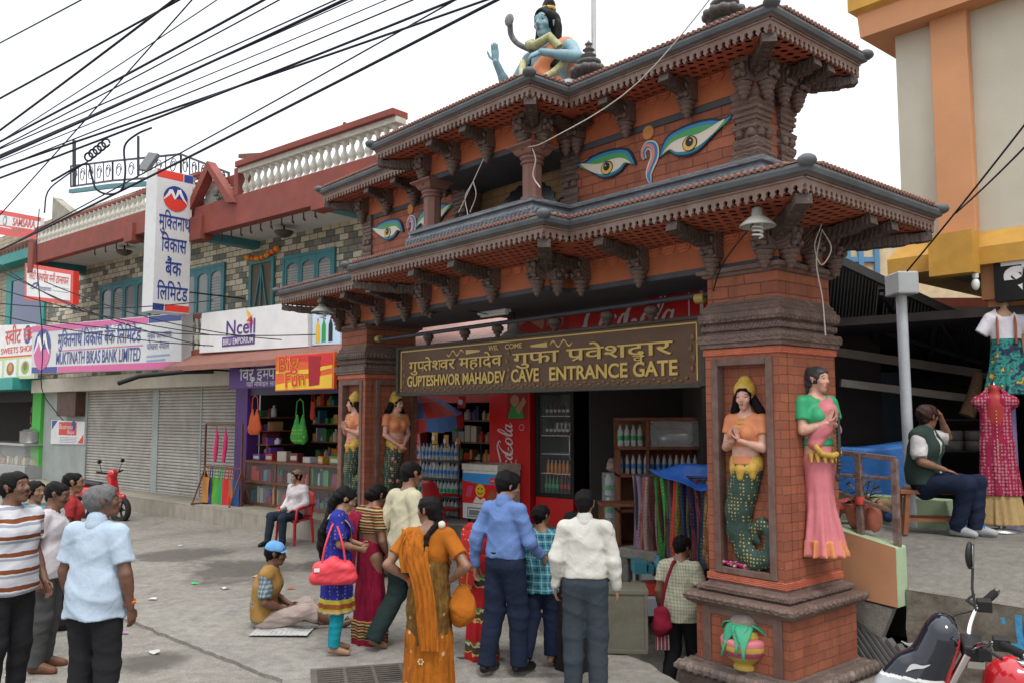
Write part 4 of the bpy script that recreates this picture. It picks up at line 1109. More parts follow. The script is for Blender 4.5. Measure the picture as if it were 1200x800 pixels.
pinnacle(-2.73, 'dark ringed pinnacle on the gate roof just right of the blue statue'); pinnacle(-.84, 'dark ringed pinnacle at the right end of the gate roof')
pinnacle(-4.8, 'dark ringed pinnacle behind the blue statue towards the left'); pinnacle(-6.6, 'small dark pinnacle at the left end of the gate roof')
# ------------------------------------------------------------------ the row of shops across the street
GREYG = mat('grey green plaster', (.33,.36,.34), .7, .1, 2.5, dirt=.6, dirtc=(.16,.16,.14)); WHITEP = mat('white ceiling paint', (.60,.60,.58), .7, .08, 2, dirt=.5, dirtc=(.3,.29,.27))
REDP = mat('faded red paint', (.225,.052,.038), .7, .2, 3, dirt=.7, dirtc=(.10,.06,.05)); TEAL = mat('teal paint', (.045,.20,.225), .5, .15, 4, dirt=.4, dirtc=(.1,.12,.12))
SHUT = mat('rolling shutter paint', (.47,.445,.405), .5, .12, 3, dirt=.9, dirtc=(.15,.12,.09), metal=.0); TILEF = brick('beige floor tile', (.29,.26,.205), (.33,.30,.24), (.2,.18,.15), .45, .33, .004, .5, .1, 0)
BALW = mat('weathered white', (.52,.50,.44), .7, .15, 8, dirt=.8, dirtc=(.22,.2,.17)); BEIGE = mat('beige plaster', (.50,.46,.38), .7, .1, 3, dirt=.6, dirtc=(.22,.2,.17))
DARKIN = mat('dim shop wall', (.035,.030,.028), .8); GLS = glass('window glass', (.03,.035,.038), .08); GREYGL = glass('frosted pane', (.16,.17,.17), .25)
SIGNW = flat('sign white', (.68,.67,.66), .35); SIGNG = mat('sign silver grey', (.56,.56,.56), .4, .06, 2, dirt=.3); NAVY = flat('sign navy', (.025,.045,.22), .4); MAG = flat('sign pink', (.55,.10,.27), .4)
SRED = flat('sign red', (.60,.02,.02), .35); SRED2 = flat('poster red', (.62,.045,.03), .4); PURP = flat('purple', (.085,.025,.20), .4); YEL = flat('yellow', (.75,.45,.03), .4); BLK = flat('black', (.012,.012,.013), .5)
SGREEN = flat('sign green', (.03,.30,.06), .5); SBLUE = flat('poster blue', (.05,.28,.62), .4); IRON = mat('painted iron', (.03,.032,.045), .5, .2, 20, dirt=.3); RUST = mat('rusty iron', (.16,.065,.04), .75, .35, 18, dirt=.4)
ORGP = flat('orange', (.70,.22,.03), .45); STEEL = mat('steel', (.45,.45,.45), .35, .1, 6, metal=.8); WOODM = mat('red brown wood', (.17,.06,.03), .5, .3, 10)
def stone_check():
    m, n, l, b = newmat('checkered stone cladding'); v = mapping(n, l, src='UV'); t = n.new('ShaderNodeTexBrick'); l.new(v, t.inputs['Vector'])
    t.inputs['Scale'].default_value = 1; t.inputs['Brick Width'].default_value = .29; t.inputs['Row Height'].default_value = .135; t.inputs['Mortar Size'].default_value = .008; t.inputs['Mortar Smooth'].default_value = 0
    t.inputs['Color1'].default_value = (0,0,0,1); t.inputs['Color2'].default_value = (1,1,1,1); t.inputs['Mortar'].default_value = (0,0,0,1)
    r = n.new('ShaderNodeValToRGB'); r.color_ramp.interpolation = 'CONSTANT'; e = r.color_ramp.elements
    for i, (p, c) in enumerate([(0, (.15,.15,.125)), (.20, (.21,.205,.165)), (.37, (.48,.42,.30)), (.65, (.56,.51,.39))]):
        if i > 1: e.new(p)
        e[i].position = p; e[i].color = (*c, 1)
    l.new(t.outputs['Color'], r.inputs['Fac']); ov = mapping(n, l); f = noise(n, l, ov, 9, 6)
    cc = mixc(n, l, t.outputs['Fac'], r.outputs['Color'], (.055,.05,.045)); cc = mixc(n, l, .6, cc, ramp(n, l, f, [(.3, (.65,.65,.65)), (.7, (1.15,1.15,1.15))]), 'MULTIPLY')
    l.new(cc, b.inputs['Base Color']); b.inputs['Roughness'].default_value = .8
    inv = n.new('ShaderNodeInvert'); l.new(t.outputs['Fac'], inv.inputs['Color']); bump(n, l, b, inv.outputs['Color'], .6, .015)
    return m
STONE = stone_check()
bank = thing('shop_building', 'long two storey shop building with checkered stone wall, red parapet and white balusters', 'building', M=BM)
def part(name, mb, m, par=None, bevel=0): return mb.build(name, m, par or bank, bevel=bevel)
m = MB(); m.bx(-7.0, 10.2, 0, .25, 3.3, 7.2); part('upper_wall', m, STONE)
m = MB(); m.bx(-7.0, -3.9, 0, .25, 0, 3.4); m.bx(-3.9, -3.87, -.05, .25, 0, 3.4)
for a, b in ((-.14,.16),(2.16,2.22),(3.75,3.80)): m.bx(a, b, -.03, .2, .3, 3.0)
m.bx(-3.9, 3.8, .02, .25, 2.95, 3.4); part('ground_wall', m, GREYG)
m = MB(); m.prism([(-6.9,2.95),(4.3,2.95),(4.3,3.34),(-6.9,3.34)], -.42, 0); part('header_board', m, BEIGE, bevel=.01)
for a, b in ((-3.87,-.14),(.16,2.16),(2.22,3.75)):
    m = MB(); n = 34; pr = []
    for k in range(n):
        z = .36 + (2.96-.36)*k/n; h = (2.96-.36)/n; pr += [(.03, z), (-.012, z+h*.25), (-.018, z+h*.6), (.004, z+h*.94)]
    vs = [(x, y, z) for y, z in pr for x in (a, b)]; m.add(vs, [(2*i, 2*i+1, 2*i+3, 2*i+2) for i in range(len(pr)-1)]); m.bx(a, b, -.03, .03, .30, .37); s = part('rolling_shutter', m, SHUT)
m = MB(); m.bx(-7.0, 4.0, -.9, 0, -.3, .345); m.bx(4.0, 9.5, -1.0, 3, -.3, .38); m.bx(9.5, 20, -1.2, 5, -.3, .62); part('shop_platform', m, TILEF)
# ceiling under the roof terrace, parapet bands and cantilevers
m = MB(); m.bx(-4.6, 4.2, -1.28, 0.0, 6.60, 6.72); m.bx(4.205, 10.4, -1.28, 0, 6.17, 6.30); part('balcony_ceiling', m, WHITEP)
m = MB(); m.bx(-4.7, 4.1, -1.4, -1.2, 6.50, 7.03); m.bx(4.1, 10.5, -1.42, -1.2, 6.10, 6.72); m.bx(-4.7, 4.1, -1.36, -1.22, 7.46, 7.54); m.bx(4.1, 5.75, -1.18, -1.06, 6.72, 7.30); m.bx(5.6, 5.75, -1.42, -1.1, 6.72, 7.3)
m.bx(4.05, 4.5, -1.5, -1.2, 5.98, 6.5); m.bx(8.3, 8.75, -1.5, -1.2, 5.98, 6.4); m.bx(1.0, 1.4, -1.48, -1.2, 6.35, 6.8); m.bx(-4.75, -4.4, -1.48, -1.2, 6.25, 7.1)
m.bx(5.75, 10.5, -1.5, -1.15, 7.28, 7.40); part('parapet', m, REDP, bevel=.012)
m = MB()
m.bx(5.75, 10.5, -1.42, -1.2, 7.18, 7.28); m.bx(-4.7, 4.1, -1.38, -1.24, 7.035, 7.07); part('coping', m, BALW)
for x, z in ((4.15, 6.0), (8.4, 6.0), (1.05, 6.4), (-4.7, 6.35)):
    m = MB(); m.prism([(x,z),(x+.28,z),(x+.28,z+.3),(x,z+.3)], -1.2, 0); part('cantilever', m, TEAL, bevel=.01)
bal = MB(); bal.lathe([(.05,0),(.05,.04),(.028,.06),(.055,.11),(.062,.16),(.05,.21),(.026,.27),(.022,.33),(.036,.36),(.045,.40),(.05,.42),(.05,.44)], 8)
b0 = None
def baluster(x, y, z, s):
    global b0
    if b0 is None: b0 = bal.build('baluster', BALW, bank); o = b0
    else: o = b0.copy(); COL.objects.link(o)
    o.location = (x, y, z); o.scale = (1.25, 1.25, s)
for k in range(34): baluster(-4.5 + k*.252, -1.3, 7.06, .92)
for k in range(21): baluster(5.87 + k*.224, -1.3, 6.72, 1.05)
for k in range(5): baluster(3.55 + k*.2, -.95, 3.72, 1.55)
m = MB(); m.bx(3.3, 4.4, -1.05, 0, 3.35, 3.70); m.bx(3.3, 4.4, -1.02, -.88, 4.40, 4.5); part('balcony_ledge', m, REDP, bevel=.01)
# little gable with corrugated back and dried plants
m = MB(); M = tm(0,0,0)
m.prism([(3.75,6.62),(4.0,6.62),(4.72,7.42),(4.68,7.62)], -1.5, -1.3); m.prism([(5.75,6.56),(4.68,7.62),(4.72,7.42),(5.45,6.60)][::-1], -1.5, -1.3); g = part('gable_frame', m, REDP)
m = MB()
for k in range(12): zt_ = 6.68+max(.05, .75*(1-abs(4.0+.12*k-4.7)/.85)); m.bar((4.0+.12*k, -1.24, 6.62), (4.0+.12*k, -1.21, zt_), .11, .03, up=(0,1,0))
part('corrugated_back', m, mat('grey corrugated', (.36,.36,.33), .6, .2, 5, dirt=.6), g)
m = MB(); rr = random.Random(4)
for k in range(26):
    p = Vector((4.75+rr.random()*.6, -1.35+.1*rr.random(), 6.68+rr.random()*.3)); m.ball(p, (.07*rr.random()+.03, .06, .05), 6)
part('stacked_rubbish', m, mat('grey rubbish', (.16,.16,.15), .8, .5, 30), g)
# windows and the balcony door of the first floor
def window(x0, x1, z0, z1, leaves, louv=()):
    f = MB(); t = .07
    f.bx(x0-t, x1+t, -.06, .0, z1, z1+t); f.bx(x0-t, x1+t, -.07, .0, z0-t, z0); f.bx(x0-t, x0, -.06, 0, z0, z1); f.bx(x1, x1+t, -.06, 0, z0, z1)
    w = (x1-x0)/leaves
    for k in range(leaves):
        a, b = x0+k*w, x0+(k+1)*w; s = .075
        f.bx(a+.004, a+s, -.05, -.01, z0, z1); f.bx(b-s, b-.004, -.05, -.01, z0, z1); f.bx(a+s, b-s, -.05, -.01, z0, z0+.12)
        f.prism([(a+s,z1),(a+s,z1-.2),(a+s+.1*w,z1-.13),((a+b)/2,z1-.10),(b-s-.1*w,z1-.13),(b-s,z1-.2),(b-s,z1)], -.05, -.01)
    o = part('window', f, TEAL, bevel=.004)
    p = MB(); p.bx(x0, x1, -.02, -.005, z0, z1); p.build('pane', GREYGL, o)
    if louv:
        p = MB()
        for k in louv:
            for j in range(12): z = z0+.14+(z1-z0-.4)*j/11; p.bx(x0+k*w+.08, x0+(k+1)*w-.08, -.03, -.018, z, z+.04)
        p.build('louvre', mat('grey louvre', (.3,.3,.29), .5), o)
window(-3.3, -.55, 4.75, 5.86, 4, (1,)); window(1.2, 3.0, 4.62, 5.78, 3, (2,)); window(5.45, 7.1, 4.6, 5.62, 3, (0,1,2))
f = MB(); x0, x1, z0, z1 = 4.1, 5.05, 3.7, 5.65
f.bx(x0, x0+.09, -.06, 0, z0, z1); f.bx(x1-.09, x1, -.06, 0, z0, z1); f.bx(x0, x1, -.062, 0, z1, z1+.1); 
for a, b in (((4.58,5.6),(4.25,4.3)),((4.58,5.6),(4.9,4.3)),((4.58,5.62),(4.58,4.0))): f.bar((a[0],-.05,a[1]),(b[0],-.05,b[1]), .035)
o = part('balcony_door', f, TEAL, bevel=.004); p = MB(); p.bx(x0, x1, -.02, -.005, z0, z1); p.build('screen', mat('brown screen', (.15,.12,.085), .8), o)
m = MB(); rr = random.Random(2)
for k in range(16): t = k/15; x = 4.05+1.15*t; m.ball((x, -.09, 5.83-.10*math.sin(math.pi*t)+.06*t), .05+.02*rr.random(), 7, (0 if k % 5 in (0,1,3) else 1))
tag(m.build('marigold_garland', [flat('marigold', (.75,.30,.02), .8), SRED2]), 'orange and red marigold garland over the balcony door', 'garland').matrix_world = BM
def lamp_bowl(x, y, z, lab):
    t = thing('ceiling_lamp', lab, 'lamp', M=BM @ tm(x, y, z)); q = MB(); q.lathe([(.02,0),(.02,-.12)], 8); q.build('stem', BLK, t)
    q = MB(); q.lathe([(.19,-.12),(.20,-.14),(.15,-.21),(.06,-.25),(0,-.26)], 14); q.build('bowl', mat('bronze bowl', (.07,.06,.05), .4), t)
lamp_bowl(6.2, -.6, 6.17, 'dark bowl lamp under the white ceiling by the teal door'); lamp_bowl(-.6, -.7, 6.6, 'dark bowl lamp under the ceiling left of the tall bank sign')
# meter box, conduits, notice board
def board(name, lab, cat, pts, y0, y1, m_, group=None, frame=None):
    """flat sign given by its four corners (x, z) bl br tr tl on the street face"""
    t = thing(name, lab, cat, M=BM, group=group); q = MB(); q.prism(pts, y0, y1); q.build('panel', m_, t, bevel=.004)
    return t
t = thing('meter_box', 'rusty brown meter box on the grey wall beside the first shutter', 'box', M=BM); m = MB(); m.bx(-5.35,-4.1,-.28,0,2.25,3.0); b_ = m.build('case', mat('brown meter', (.10,.05,.035), .6, .3, 6, dirt=.5), t, bevel=.01); m = MB(); m.tube([(-4.9,-.14,3.0),(-4.9,-.14,3.15),(-5.3,-.1,3.25)], .03, 6); m.build('conduit', IRON, t)
t = board('notice_board', 'white notice board with a red panel on the grey wall', 'notice', [(-6.25,1.42),(-3.98,1.46),(-3.98,2.10),(-6.25,2.14)], -.05, 0, SIGNW)
q = MB(); M = tfm(0,-.052,0); rect(q,-5.7,1.70,-4.5,2.08,M,0); poly(q,[(-6.2,2.12),(-5.8,2.12),(-6.2,1.85)],M,1); poly(q,[(-4.02,1.48),(-4.02,1.75),(-4.4,1.48)],M,0); disc(q,(-4.7,1.98),.14,M,1,z=.002)
text(q,'Business',.2,tfm(-5.66,-.055,1.88),2,fit=.9,shear=.2); text(q,'Boys',.16,tfm(-5.1,-.055,1.74),2,fit=.45,shear=.2)
for k in range(4): rect(q,-5.6,1.62-.045*k,-4.4-.12*(k%2),1.64-.045*k,M,3)
q.build('print', [SRED2, NAVY, SIGNW, flat('small print grey', (.35,.36,.4))], t)
# bank fascia
t = board('bank_sign', 'long silver bank sign with pink bands and blue lettering above the shutters', 'sign', [(-4.62,3.44),(3.50,3.30),(3.46,4.50),(-4.72,4.76)], -1.28, -1.02, SIGNG)
q = MB(); M = tfm(0,-1.283,0)
poly(q,[(-4.70,4.58),(1.95,4.38),(1.95,4.53),(-4.72,4.75)],M,0); poly(q,[(1.98,4.385),(3.45,4.34),(3.45,4.49),(1.98,4.535)],M,1); poly(q,[(-2.9,3.41),(3.3,3.31),(3.3,3.46),(-2.9,3.57)],M,0); poly(q,[(-4.62,3.45),(-2.93,3.41),(-2.93,3.57),(-4.62,3.61)],M,1)
mountain_badge(q, .56, tfm(-3.95,-1.288,4.07), 1, 0, 2)
text(q,'मुक्तिनाथ विकास बैंक लिमिटेड',.50,tfm(-2.95,-1.29,4.10,R(-1.4)),1,.010,fit=4.6); text(q,'Muktinath Bikas Bank Limited'.upper(),.46,tfm(-3.0,-1.29,3.63,R(-1.1)),1,.006,fit=4.65)
poly(q,[(-2.9,3.97),(1.75,3.88),(1.75,3.905),(-2.9,3.995)],M,0,.003); rect(q,-1.8,4.40,.95,4.49,tfm(0,-1.284,-.03),2)
text(q,'मुख्य कार्यालय',.22,tfm(1.95,-1.29,4.02,R(-1.4)),1,fit=1.1); text(q,'पोखरा नेपाल',.2,tfm(1.95,-1.29,3.78,R(-1.4)),1,fit=1.0)
for k in range(2): rect(q,1.95,3.60-.1*k,3.0-.2*k,3.64-.1*k,M,3,.003)
text(q,'सबैको मुक्ति सबैको उन्नति',.10,tfm(-1.75,-1.29,4.40),1,fit=2.6)
q.build('lettering', [MAG, NAVY, SIGNW, flat('pale blue print', (.25,.3,.5))], t)
# projecting tower sign
VM = BM @ tm(4.05, -2.25, 4.42, R(90))       # its x runs into the building, its face looks along the street
t = thing('tower_sign', 'tall silver projecting bank sign with vertical blue lettering', 'sign', M=VM)
q = MB(); q.bx(0,.80,0,.46,0,3.0); q.build('panel', SIGNG, t, bevel=.006)
q = MB(); M = tfm(0,-.003,0); rect(q,.0,2.82,.58,2.99,M,0); rect(q,.60,2.82,.80,2.99,M,1); rect(q,.0,.02,.24,.16,M,1); rect(q,.26,.02,.80,.16,M,0)
mountain_badge(q,.27,tfm(.42,-.006,2.42),1,0,2)
for s_, z, w in (('मुक्तिनाथ',1.80,.70),('विकास',1.32,.56),('बैंक',.82,.36),('लिमिटेड',.30,.68)): text(q,s_,.44,tfm(.42,-.008,z-.04),1,.012,align='C',fit=w)
q.build('lettering', [SRED2, NAVY, SIGNW], t)
q = MB()
for z in (.5, 2.6): q.bar((.8,.2,z),(2.25,.2,z),.03)
q.build('wall_bracket', IRON, t)
# mobile phone shop board, drinks poster, shop awning
t = board('phone_sign', 'white shop board with purple lettering and a flame swirl', 'sign', [(3.95,3.62),(7.80,3.56),(7.74,4.42),(4.0,4.47)], -1.12, -1.0, SIGNW)
q = MB(); M = tfm(0,-1.124,0); text(q,'Ncell',.42,tfm(5.0,-1.128,3.94,R(-.5)),0,.012,fit=1.05); rect(q,4.85,3.70,6.05,3.90,M,0,.002); text(q,'BIRU EMPORIUM',.17,tfm(4.90,-1.132,3.74),3,.006,fit=1.1)
poly(q,[(5.72,4.44),(5.92,4.28),(5.80,4.22)],M,2,.004); poly(q,[(5.80,4.22),(5.92,4.28),(5.98,4.12),(5.74,4.18)],M,1,.004); poly(q,[(5.76,4.14),(5.98,4.12),(5.84,4.03)],M,4,.004); q.build('lettering', [PURP, SRED2, YEL, SIGNW, MAG], t)
t = board('drinks_poster', 'pale blue poster of three soda bottles beside the white shop board', 'poster', [(7.90,3.58),(8.72,3.56),(8.70,4.36),(7.88,4.38)], -1.1, -1.02, flat('poster sky', (.50,.66,.80)))
q = MB(); M = tfm(0,-1.104,0)
for k, x in enumerate((8.06, 8.24, 8.44)): rect(q,x-.06,3.62,x+.06,3.92,M,k); poly(q,[(x-.06,3.92),(x+.06,3.92),(x+.02,4.02),(x-.02,4.02)],M,k); rect(q,x-.02,4.02,x+.02,4.06,M,3)
poly(q,[(8.25,4.1),(8.7,4.1),(8.7,4.35),(8.4,4.35)],M,4); q.build('print', [YEL, SGREEN, BLK, SRED2, SBLUE], t)
t = thing('awning', 'faded red corrugated awning over the shop fronts', 'awning', M=BM); m = MB(); n = 70
for k in range(n): x = 3.2+ (6.2)*k/n; m.add([(x,-.75,3.76),(x+.075,-.75,3.76),(x+.075,-1.5,3.32),(x,-1.5,3.32),(x+.0886,-.75,3.735),(x+.0886,-1.5,3.295)], [(0,3,2,1),(1,2,5,4)])
m.bx(3.2,9.4,-1.52,-1.48,3.22,3.33); m.build('sheet', mat('red brown sheet', (.27,.115,.09), .6, .15, 4, dirt=.6, dirtc=(.15,.10,.08)), t); m = MB()
for k in range(6): m.bar((3.3+k*1.2,-1.45,3.24),(3.3+k*1.2,-.05,3.24),.04)
m.build('strut', IRON, t)
t = thing('bent_pipe', 'black curved pipe jutting out under the awning beside the shutters', 'pipe', M=BM); m = MB(); m.tube([(4.35,-1.0,3.22),(4.0,-1.5,3.2),(3.5,-2.2,3.1),(3.2,-2.5,2.95)], .05, 8); m.build('pipe', BLK, t)
# purple emporium
def shelf_goods(seed, x0, x1, y0, y1, z0, zs, hmax, n, cols, par):
    """boxes, jars and packets standing on shelves, one mesh part per shelf"""
    rr = random.Random(seed); mats = cols
    for z in zs:
        q = MB(); x = x0
        while x < x1-.05:
            w = .05+.14*rr.random(); h = hmax*(.4+.6*rr.random()); k = rr.randrange(len(mats))
            if rr.random() < .35: q.lathe([(w*.45,0),(w*.45,h*.7),(w*.2,h*.8),(w*.2,h)], 8, k, tm(x+w/2, (y0+y1)/2, z))
            else: q.bx(x, x+w*.94, y0+.03*rr.random(), y1, z, z+h, k)
            x += w+.012
        q.build('goods_row', mats, par)
GOODS = [flat('pack '+k, c, .4) for k, c in (('maroon',(.18,.03,.04)),('violet',(.12,.05,.25)),('tan',(.35,.22,.1)),('silver',(.42,.43,.45)),('red',(.45,.04,.03)),('teal',(.04,.2,.25)),('amber',(.5,.24,.04)),('cream',(.5,.45,.35)),('ink',(.02,.025,.05)),('green',(.05,.22,.06)))]
m = MB(); m.bx(3.8,4.28,-.12,.2,.33,2.95); part('door_pier', m, flat('purple pier', (.10,.035,.19), .5), bevel=.01)
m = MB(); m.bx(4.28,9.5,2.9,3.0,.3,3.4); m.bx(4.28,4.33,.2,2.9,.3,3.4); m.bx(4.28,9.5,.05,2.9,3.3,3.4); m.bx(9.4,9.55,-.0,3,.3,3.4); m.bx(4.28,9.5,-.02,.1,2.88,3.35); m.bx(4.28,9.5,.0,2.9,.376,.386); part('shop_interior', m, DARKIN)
m = MB(); m.bx(4.28,8.9,-.06,.0,2.72,2.9); part('shutter_box', m, flat('dull purple', (.06,.045,.09), .5))
t = board('emporium_sign', 'purple shop sign with white Devanagari lettering', 'sign', [(4.95,2.83),(7.5,2.83),(7.5,3.26),(4.95,3.26)], -1.0, -.92, PURP); q = MB(); text(q,'विरु इम्पोरियम',.34,tfm(5.35,-1.004,3.0),0,.008,fit=2.1); text(q,'यहाँ मोबाइल सामान पाइन्छ',.13,tfm(5.6,-1.004,2.87),0,fit=1.7); q.build('lettering', [SIGNW], t)
t = board('biscuit_poster', 'orange and red biscuit poster with yellow bubble lettering beside the gate pillar', 'poster', [(7.42,2.73),(9.15,2.74),(9.15,3.38),(7.42,3.38)], -1.56, -1.50, flat('poster orange red', (.66,.10,.015), .4))
q = MB(); M = tfm(0,-1.564,0); poly(q,[(7.45,2.75),(9.1,2.76),(9.1,3.0),(7.45,2.85)],M,3); poly(q,[(7.45,3.36),(9.1,3.36),(9.1,3.2),(7.45,3.3)],M,1)
poly(q,[(7.44,3.05),(8.4,3.02),(9.1,3.1),(9.1,3.16),(8.4,3.10),(7.44,3.1)],M,3,.001)
for s_, x, z in (('Big',7.52,3.07),('Fun',7.74,2.78)):
    text(q,s_,.40,tfm(x,-1.570,z,R(4)),3,.04,fit=.62); text(q,s_,.40,tfm(x+.02,-1.576,z+.01,R(4)),1,.008,fit=.58)
poly(q,[(8.45,2.80),(8.75,2.82),(8.78,3.32),(8.42,3.34)],M,4,.004); rect(q,8.75,3.16,9.1,3.26,M,1,.004); q.build('print', [ORGP, SRED, flat('outline blue', (.1,.25,.4)), YEL, flat('wrapper maroon', (.33,.01,.02))], t)
t = thing('glass_counter', 'wooden glass fronted counter full of goods in the purple shop', 'counter', M=BM); m = MB()
for z in (.38, .84, 1.27): m.bx(4.5,7.9,-.3,.25,z,z+.05)
for x in (4.5, 5.62, 6.75, 7.85): m.bx(x,x+.05,-.3,-.25,.38,1.3)
m.bx(4.5,4.55,-.25,.25,.38,1.3); m.bx(4.5,7.9,.2,.25,.38,1.3); m.build('frame', WOODM, t, bevel=.004); m = MB(); m.bx(4.55,7.85,-.285,-.275,.43,1.27); m.build('pane', clear('counter glass', alpha=.04), t)
shelf_goods(3, 4.6, 7.8, -.2, .1, 0, (.43, .89), .34, 20, GOODS, t)
t = thing('goods_shelving', 'tall dark shelves of packets and jars behind the glass counter of the purple shop', 'shelf', M=BM); m = MB()
for z in (.5,.9,1.3,1.7,2.1,2.5): m.bx(4.9,9.4,1.15,1.5,z-.03,z)
m.build('shelf', WOODM, t); shelf_goods(5, 4.9, 9.3, 1.18, 1.4, 0, (.5,.9,1.3,1.7,2.1,2.5), .3, 20, GOODS, t)
t = thing('goods_shelving', 'side shelves of boxes just inside the purple pier', 'shelf', M=BM); m = MB()
for z in (1.35,1.65,1.95,2.25): m.bx(4.34,4.8,.1,.9,z-.03,z)
m.build('shelf', WOODM, t); shelf_goods(9, 4.36, 4.8, .12, .5, 0, (.9,1.35,1.65,1.95,2.25), .26, 9, GOODS, t)
rr = random.Random(8)
for k in range(7):
    t = thing('goods_box', ['small boxes on the glass counter top','white carton on the glass counter','purple packet on the counter top','grey tin on the counter top','red packet near the counter end','tan box on the counter','dark jar on the counter'][k], 'box', M=BM @ tm(4.62+.45*k, .0, 1.32, rr.uniform(-.3,.3)), group='goods on the counter'); q = MB(); w = .1+.08*rr.random(); h = .1+.16*rr.random(); q.bx(-w,w,-.08,.08,0,h); q.bx(-w*.8,w*.8,-.083,-.08,h*.2,h*.7,1); q.build('carton', [GOODS[(k*3+1) % 10], GOODS[7]], t, bevel=.006)
def hanging_bag(x, y, z, c, lab, h=.5, w=.16, cat='bag', group=None, c2=None):
    t = thing('hanging_bag', lab, cat, M=BM @ tm(x, y, z), group=group); S = SDF(); S.c((-w*.3,0,-h*.35),(-w*.3,0,-h*.8),.03,w*.5,ax=(0,1,0),sq=.5,k=.05); S.c((w*.3,0,-h*.35),(w*.3,0,-h*.8),.03,w*.5,ax=(0,1,0),sq=.5,k=.05)
    sdf_object('pouch', S.mesh(.02, fold=fold_noise(int(x*10), .01, (40,40,20))), c, t); q = MB(); q.tube([(-w*.4,0,-h*.36),(-w*.3,0,-.06),(0,0,0),(w*.3,0,-.06),(w*.4,0,-h*.36)], .012, 6); q.build('strap', c2 or c, t); return t
hanging_bag(4.55,-.1,2.72,flat('orange bag', (.65,.13,.04), .8),'orange bag hanging in the purple shop doorway',.9,.3); hanging_bag(6.25,-.15,2.62,cloth('green printed bag', (.05,.30,.06), (.5,.4,.02), 14),'green printed bag hanging in the purple shop doorway',.95,.34); hanging_bag(5.95,.4,2.8,flat('red bag', (.5,.05,.03), .8),'red streamers hanging high in the purple shop',.7,.12)
# dress rack with the hanging tote bags
t = thing('display_rack', 'rusty iron rack before the third shutter', 'rack', M=BM @ tm(0,-.65,.345)); m = MB()
for x in (3.5, 4.95): m.bar((x,0,0),(x,0,1.75),.035); m.bar((x,-.28,0),(x,0,.75),.03); m.bar((x,.28,0),(x,0,.75),.03); m.bar((x,-.3,.015),(x,.3,.015),.035)
m.bar((3.5,0,1.75),(4.95,0,1.75),.03); m.bar((3.5,0,.82),(4.95,0,.82),.03); m.build('frame', RUST, t)
cs = [('orange print tote bag with navy sides',(.45,.20,.05)),('navy tote bag with a yellow print',(.02,.04,.18)),('lime green tote bag',(.10,.32,.03)),('green tote bag with a round print',(.02,.30,.10)),('scarlet tote bag',(.55,.03,.03)),('rust tote bag at the rack end',(.35,.12,.04)),('dark blue tote bag at the rack end',(.03,.07,.22))]
for k, (lab, c) in enumerate(cs):
    t = thing('tote_bag', lab + ' hanging on the iron rack', 'bag', M=BM @ tm(3.62+.2*k, -.65, 1.15, .15*(-1)**k), group='tote bags on the rack'); q = MB(); q.sheet(lambda u, v: ((u-.5)*.24, -.035+.03*math.sin(3*v+k)*math.sin(5*u), -.22-.55*v), 8, 8); q.sheet(lambda u, v: ((.5-u)*.24, .035, -.22-.55*v), 4, 4); q.build('pouch', flat('tote %d' % k, c, .8), t); q = MB(); q.tube([(-.07,-.03,-.22),(-.05,-.01,-.02),(0,0,.02),(.05,-.01,-.02),(.07,-.03,-.22)], .01, 6); q.build('handle', flat('tote %d' % k, c), t)
for k, x in enumerate((3.95, 4.3)):
    t = thing('hanging_scarf', ['left','right'][k] + ' pink scarf of the two hung from the top bar of the rack', 'scarf', M=BM @ tm(x,-.65,2.06), group='pink scarves on the rack'); q = MB(); q.tube([(0,0,0),(0,0,-.06)], .008, 5); q.build('hook', IRON, t); q = MB(); q.tube([(0,0,-.06),(.02,0,-.25),(-.01,.0,-.5),(-.05,0,-.78)], [.02,.055,.07,.05], 8, flat=(1,.5), up=(0,1,0)); q.build('cloth', flat('hot pink cloth', (.62,.03,.15), .8), t)
# ------------------------------------------------------------------ roof top things behind the parapet
m = MB(); m.bx(-7.1,-1.8,.02,.3,7.1,8.35); m.prism([(-7.1,8.35),(-5.6,8.35),(-7.1,9.1)], .02, .3); t = thing('parapet_wall', 'mouldy unpainted wall on the left roof terrace', 'wall', M=BM); m.build('masonry', mat('mildewed cement', (.36,.33,.26), .85, .3, 3, dirt=1.1, dirtc=(.09,.085,.07)), t)
t = thing('roof_pavilion', 'small tiled pavilion with green walls on the roof terrace', 'pavilion', M=BM); m = MB(); m.bx(-5.9,-2.6,1.8,4.5,7.2,8.8); m.build('wall', flat('pavilion green', (.03,.20,.17)), t); m = MB(); m.add([(-6.3,.9,8.75),(-2.2,.9,8.75),(-2.4,2.6,9.5),(-6.1,2.6,9.5)], [(0,1,2,3)])
for k in range(21): x = -6.2+.195*k; m.tube([(x,.85,8.77),(x,2.6,9.52)], .06, 6)
m.build('roof', TILE, t); m = MB(); m.bar((-5.9,1.0,7.2),(-5.9,1.0,8.7),.12); m.bar((-2.6,1,7.2),(-2.6,1,8.7),.1); m.bar((-6.2,.95,8.66),(-2.3,.95,8.66),.14); m.build('post', TEAL, t)
t = thing('terrace_railing', 'blue black scrolled iron railing round the upper roof terrace', 'railing', M=BM); m = MB(); sl = MB()
def rl(px, py, o): x, z = P(px, py, o); return Vector((x, o, z))
rp = [(133,184,236-0),(133,184,0)]
pts = [(rl(83,195,3.5), rl(83,219,3.5)), (rl(132,189,3.0), rl(132,212,3.0)), (rl(212,181,2.6), rl(212,206,2.6)), (rl(268,203,2.0), rl(268,216,2.0))]
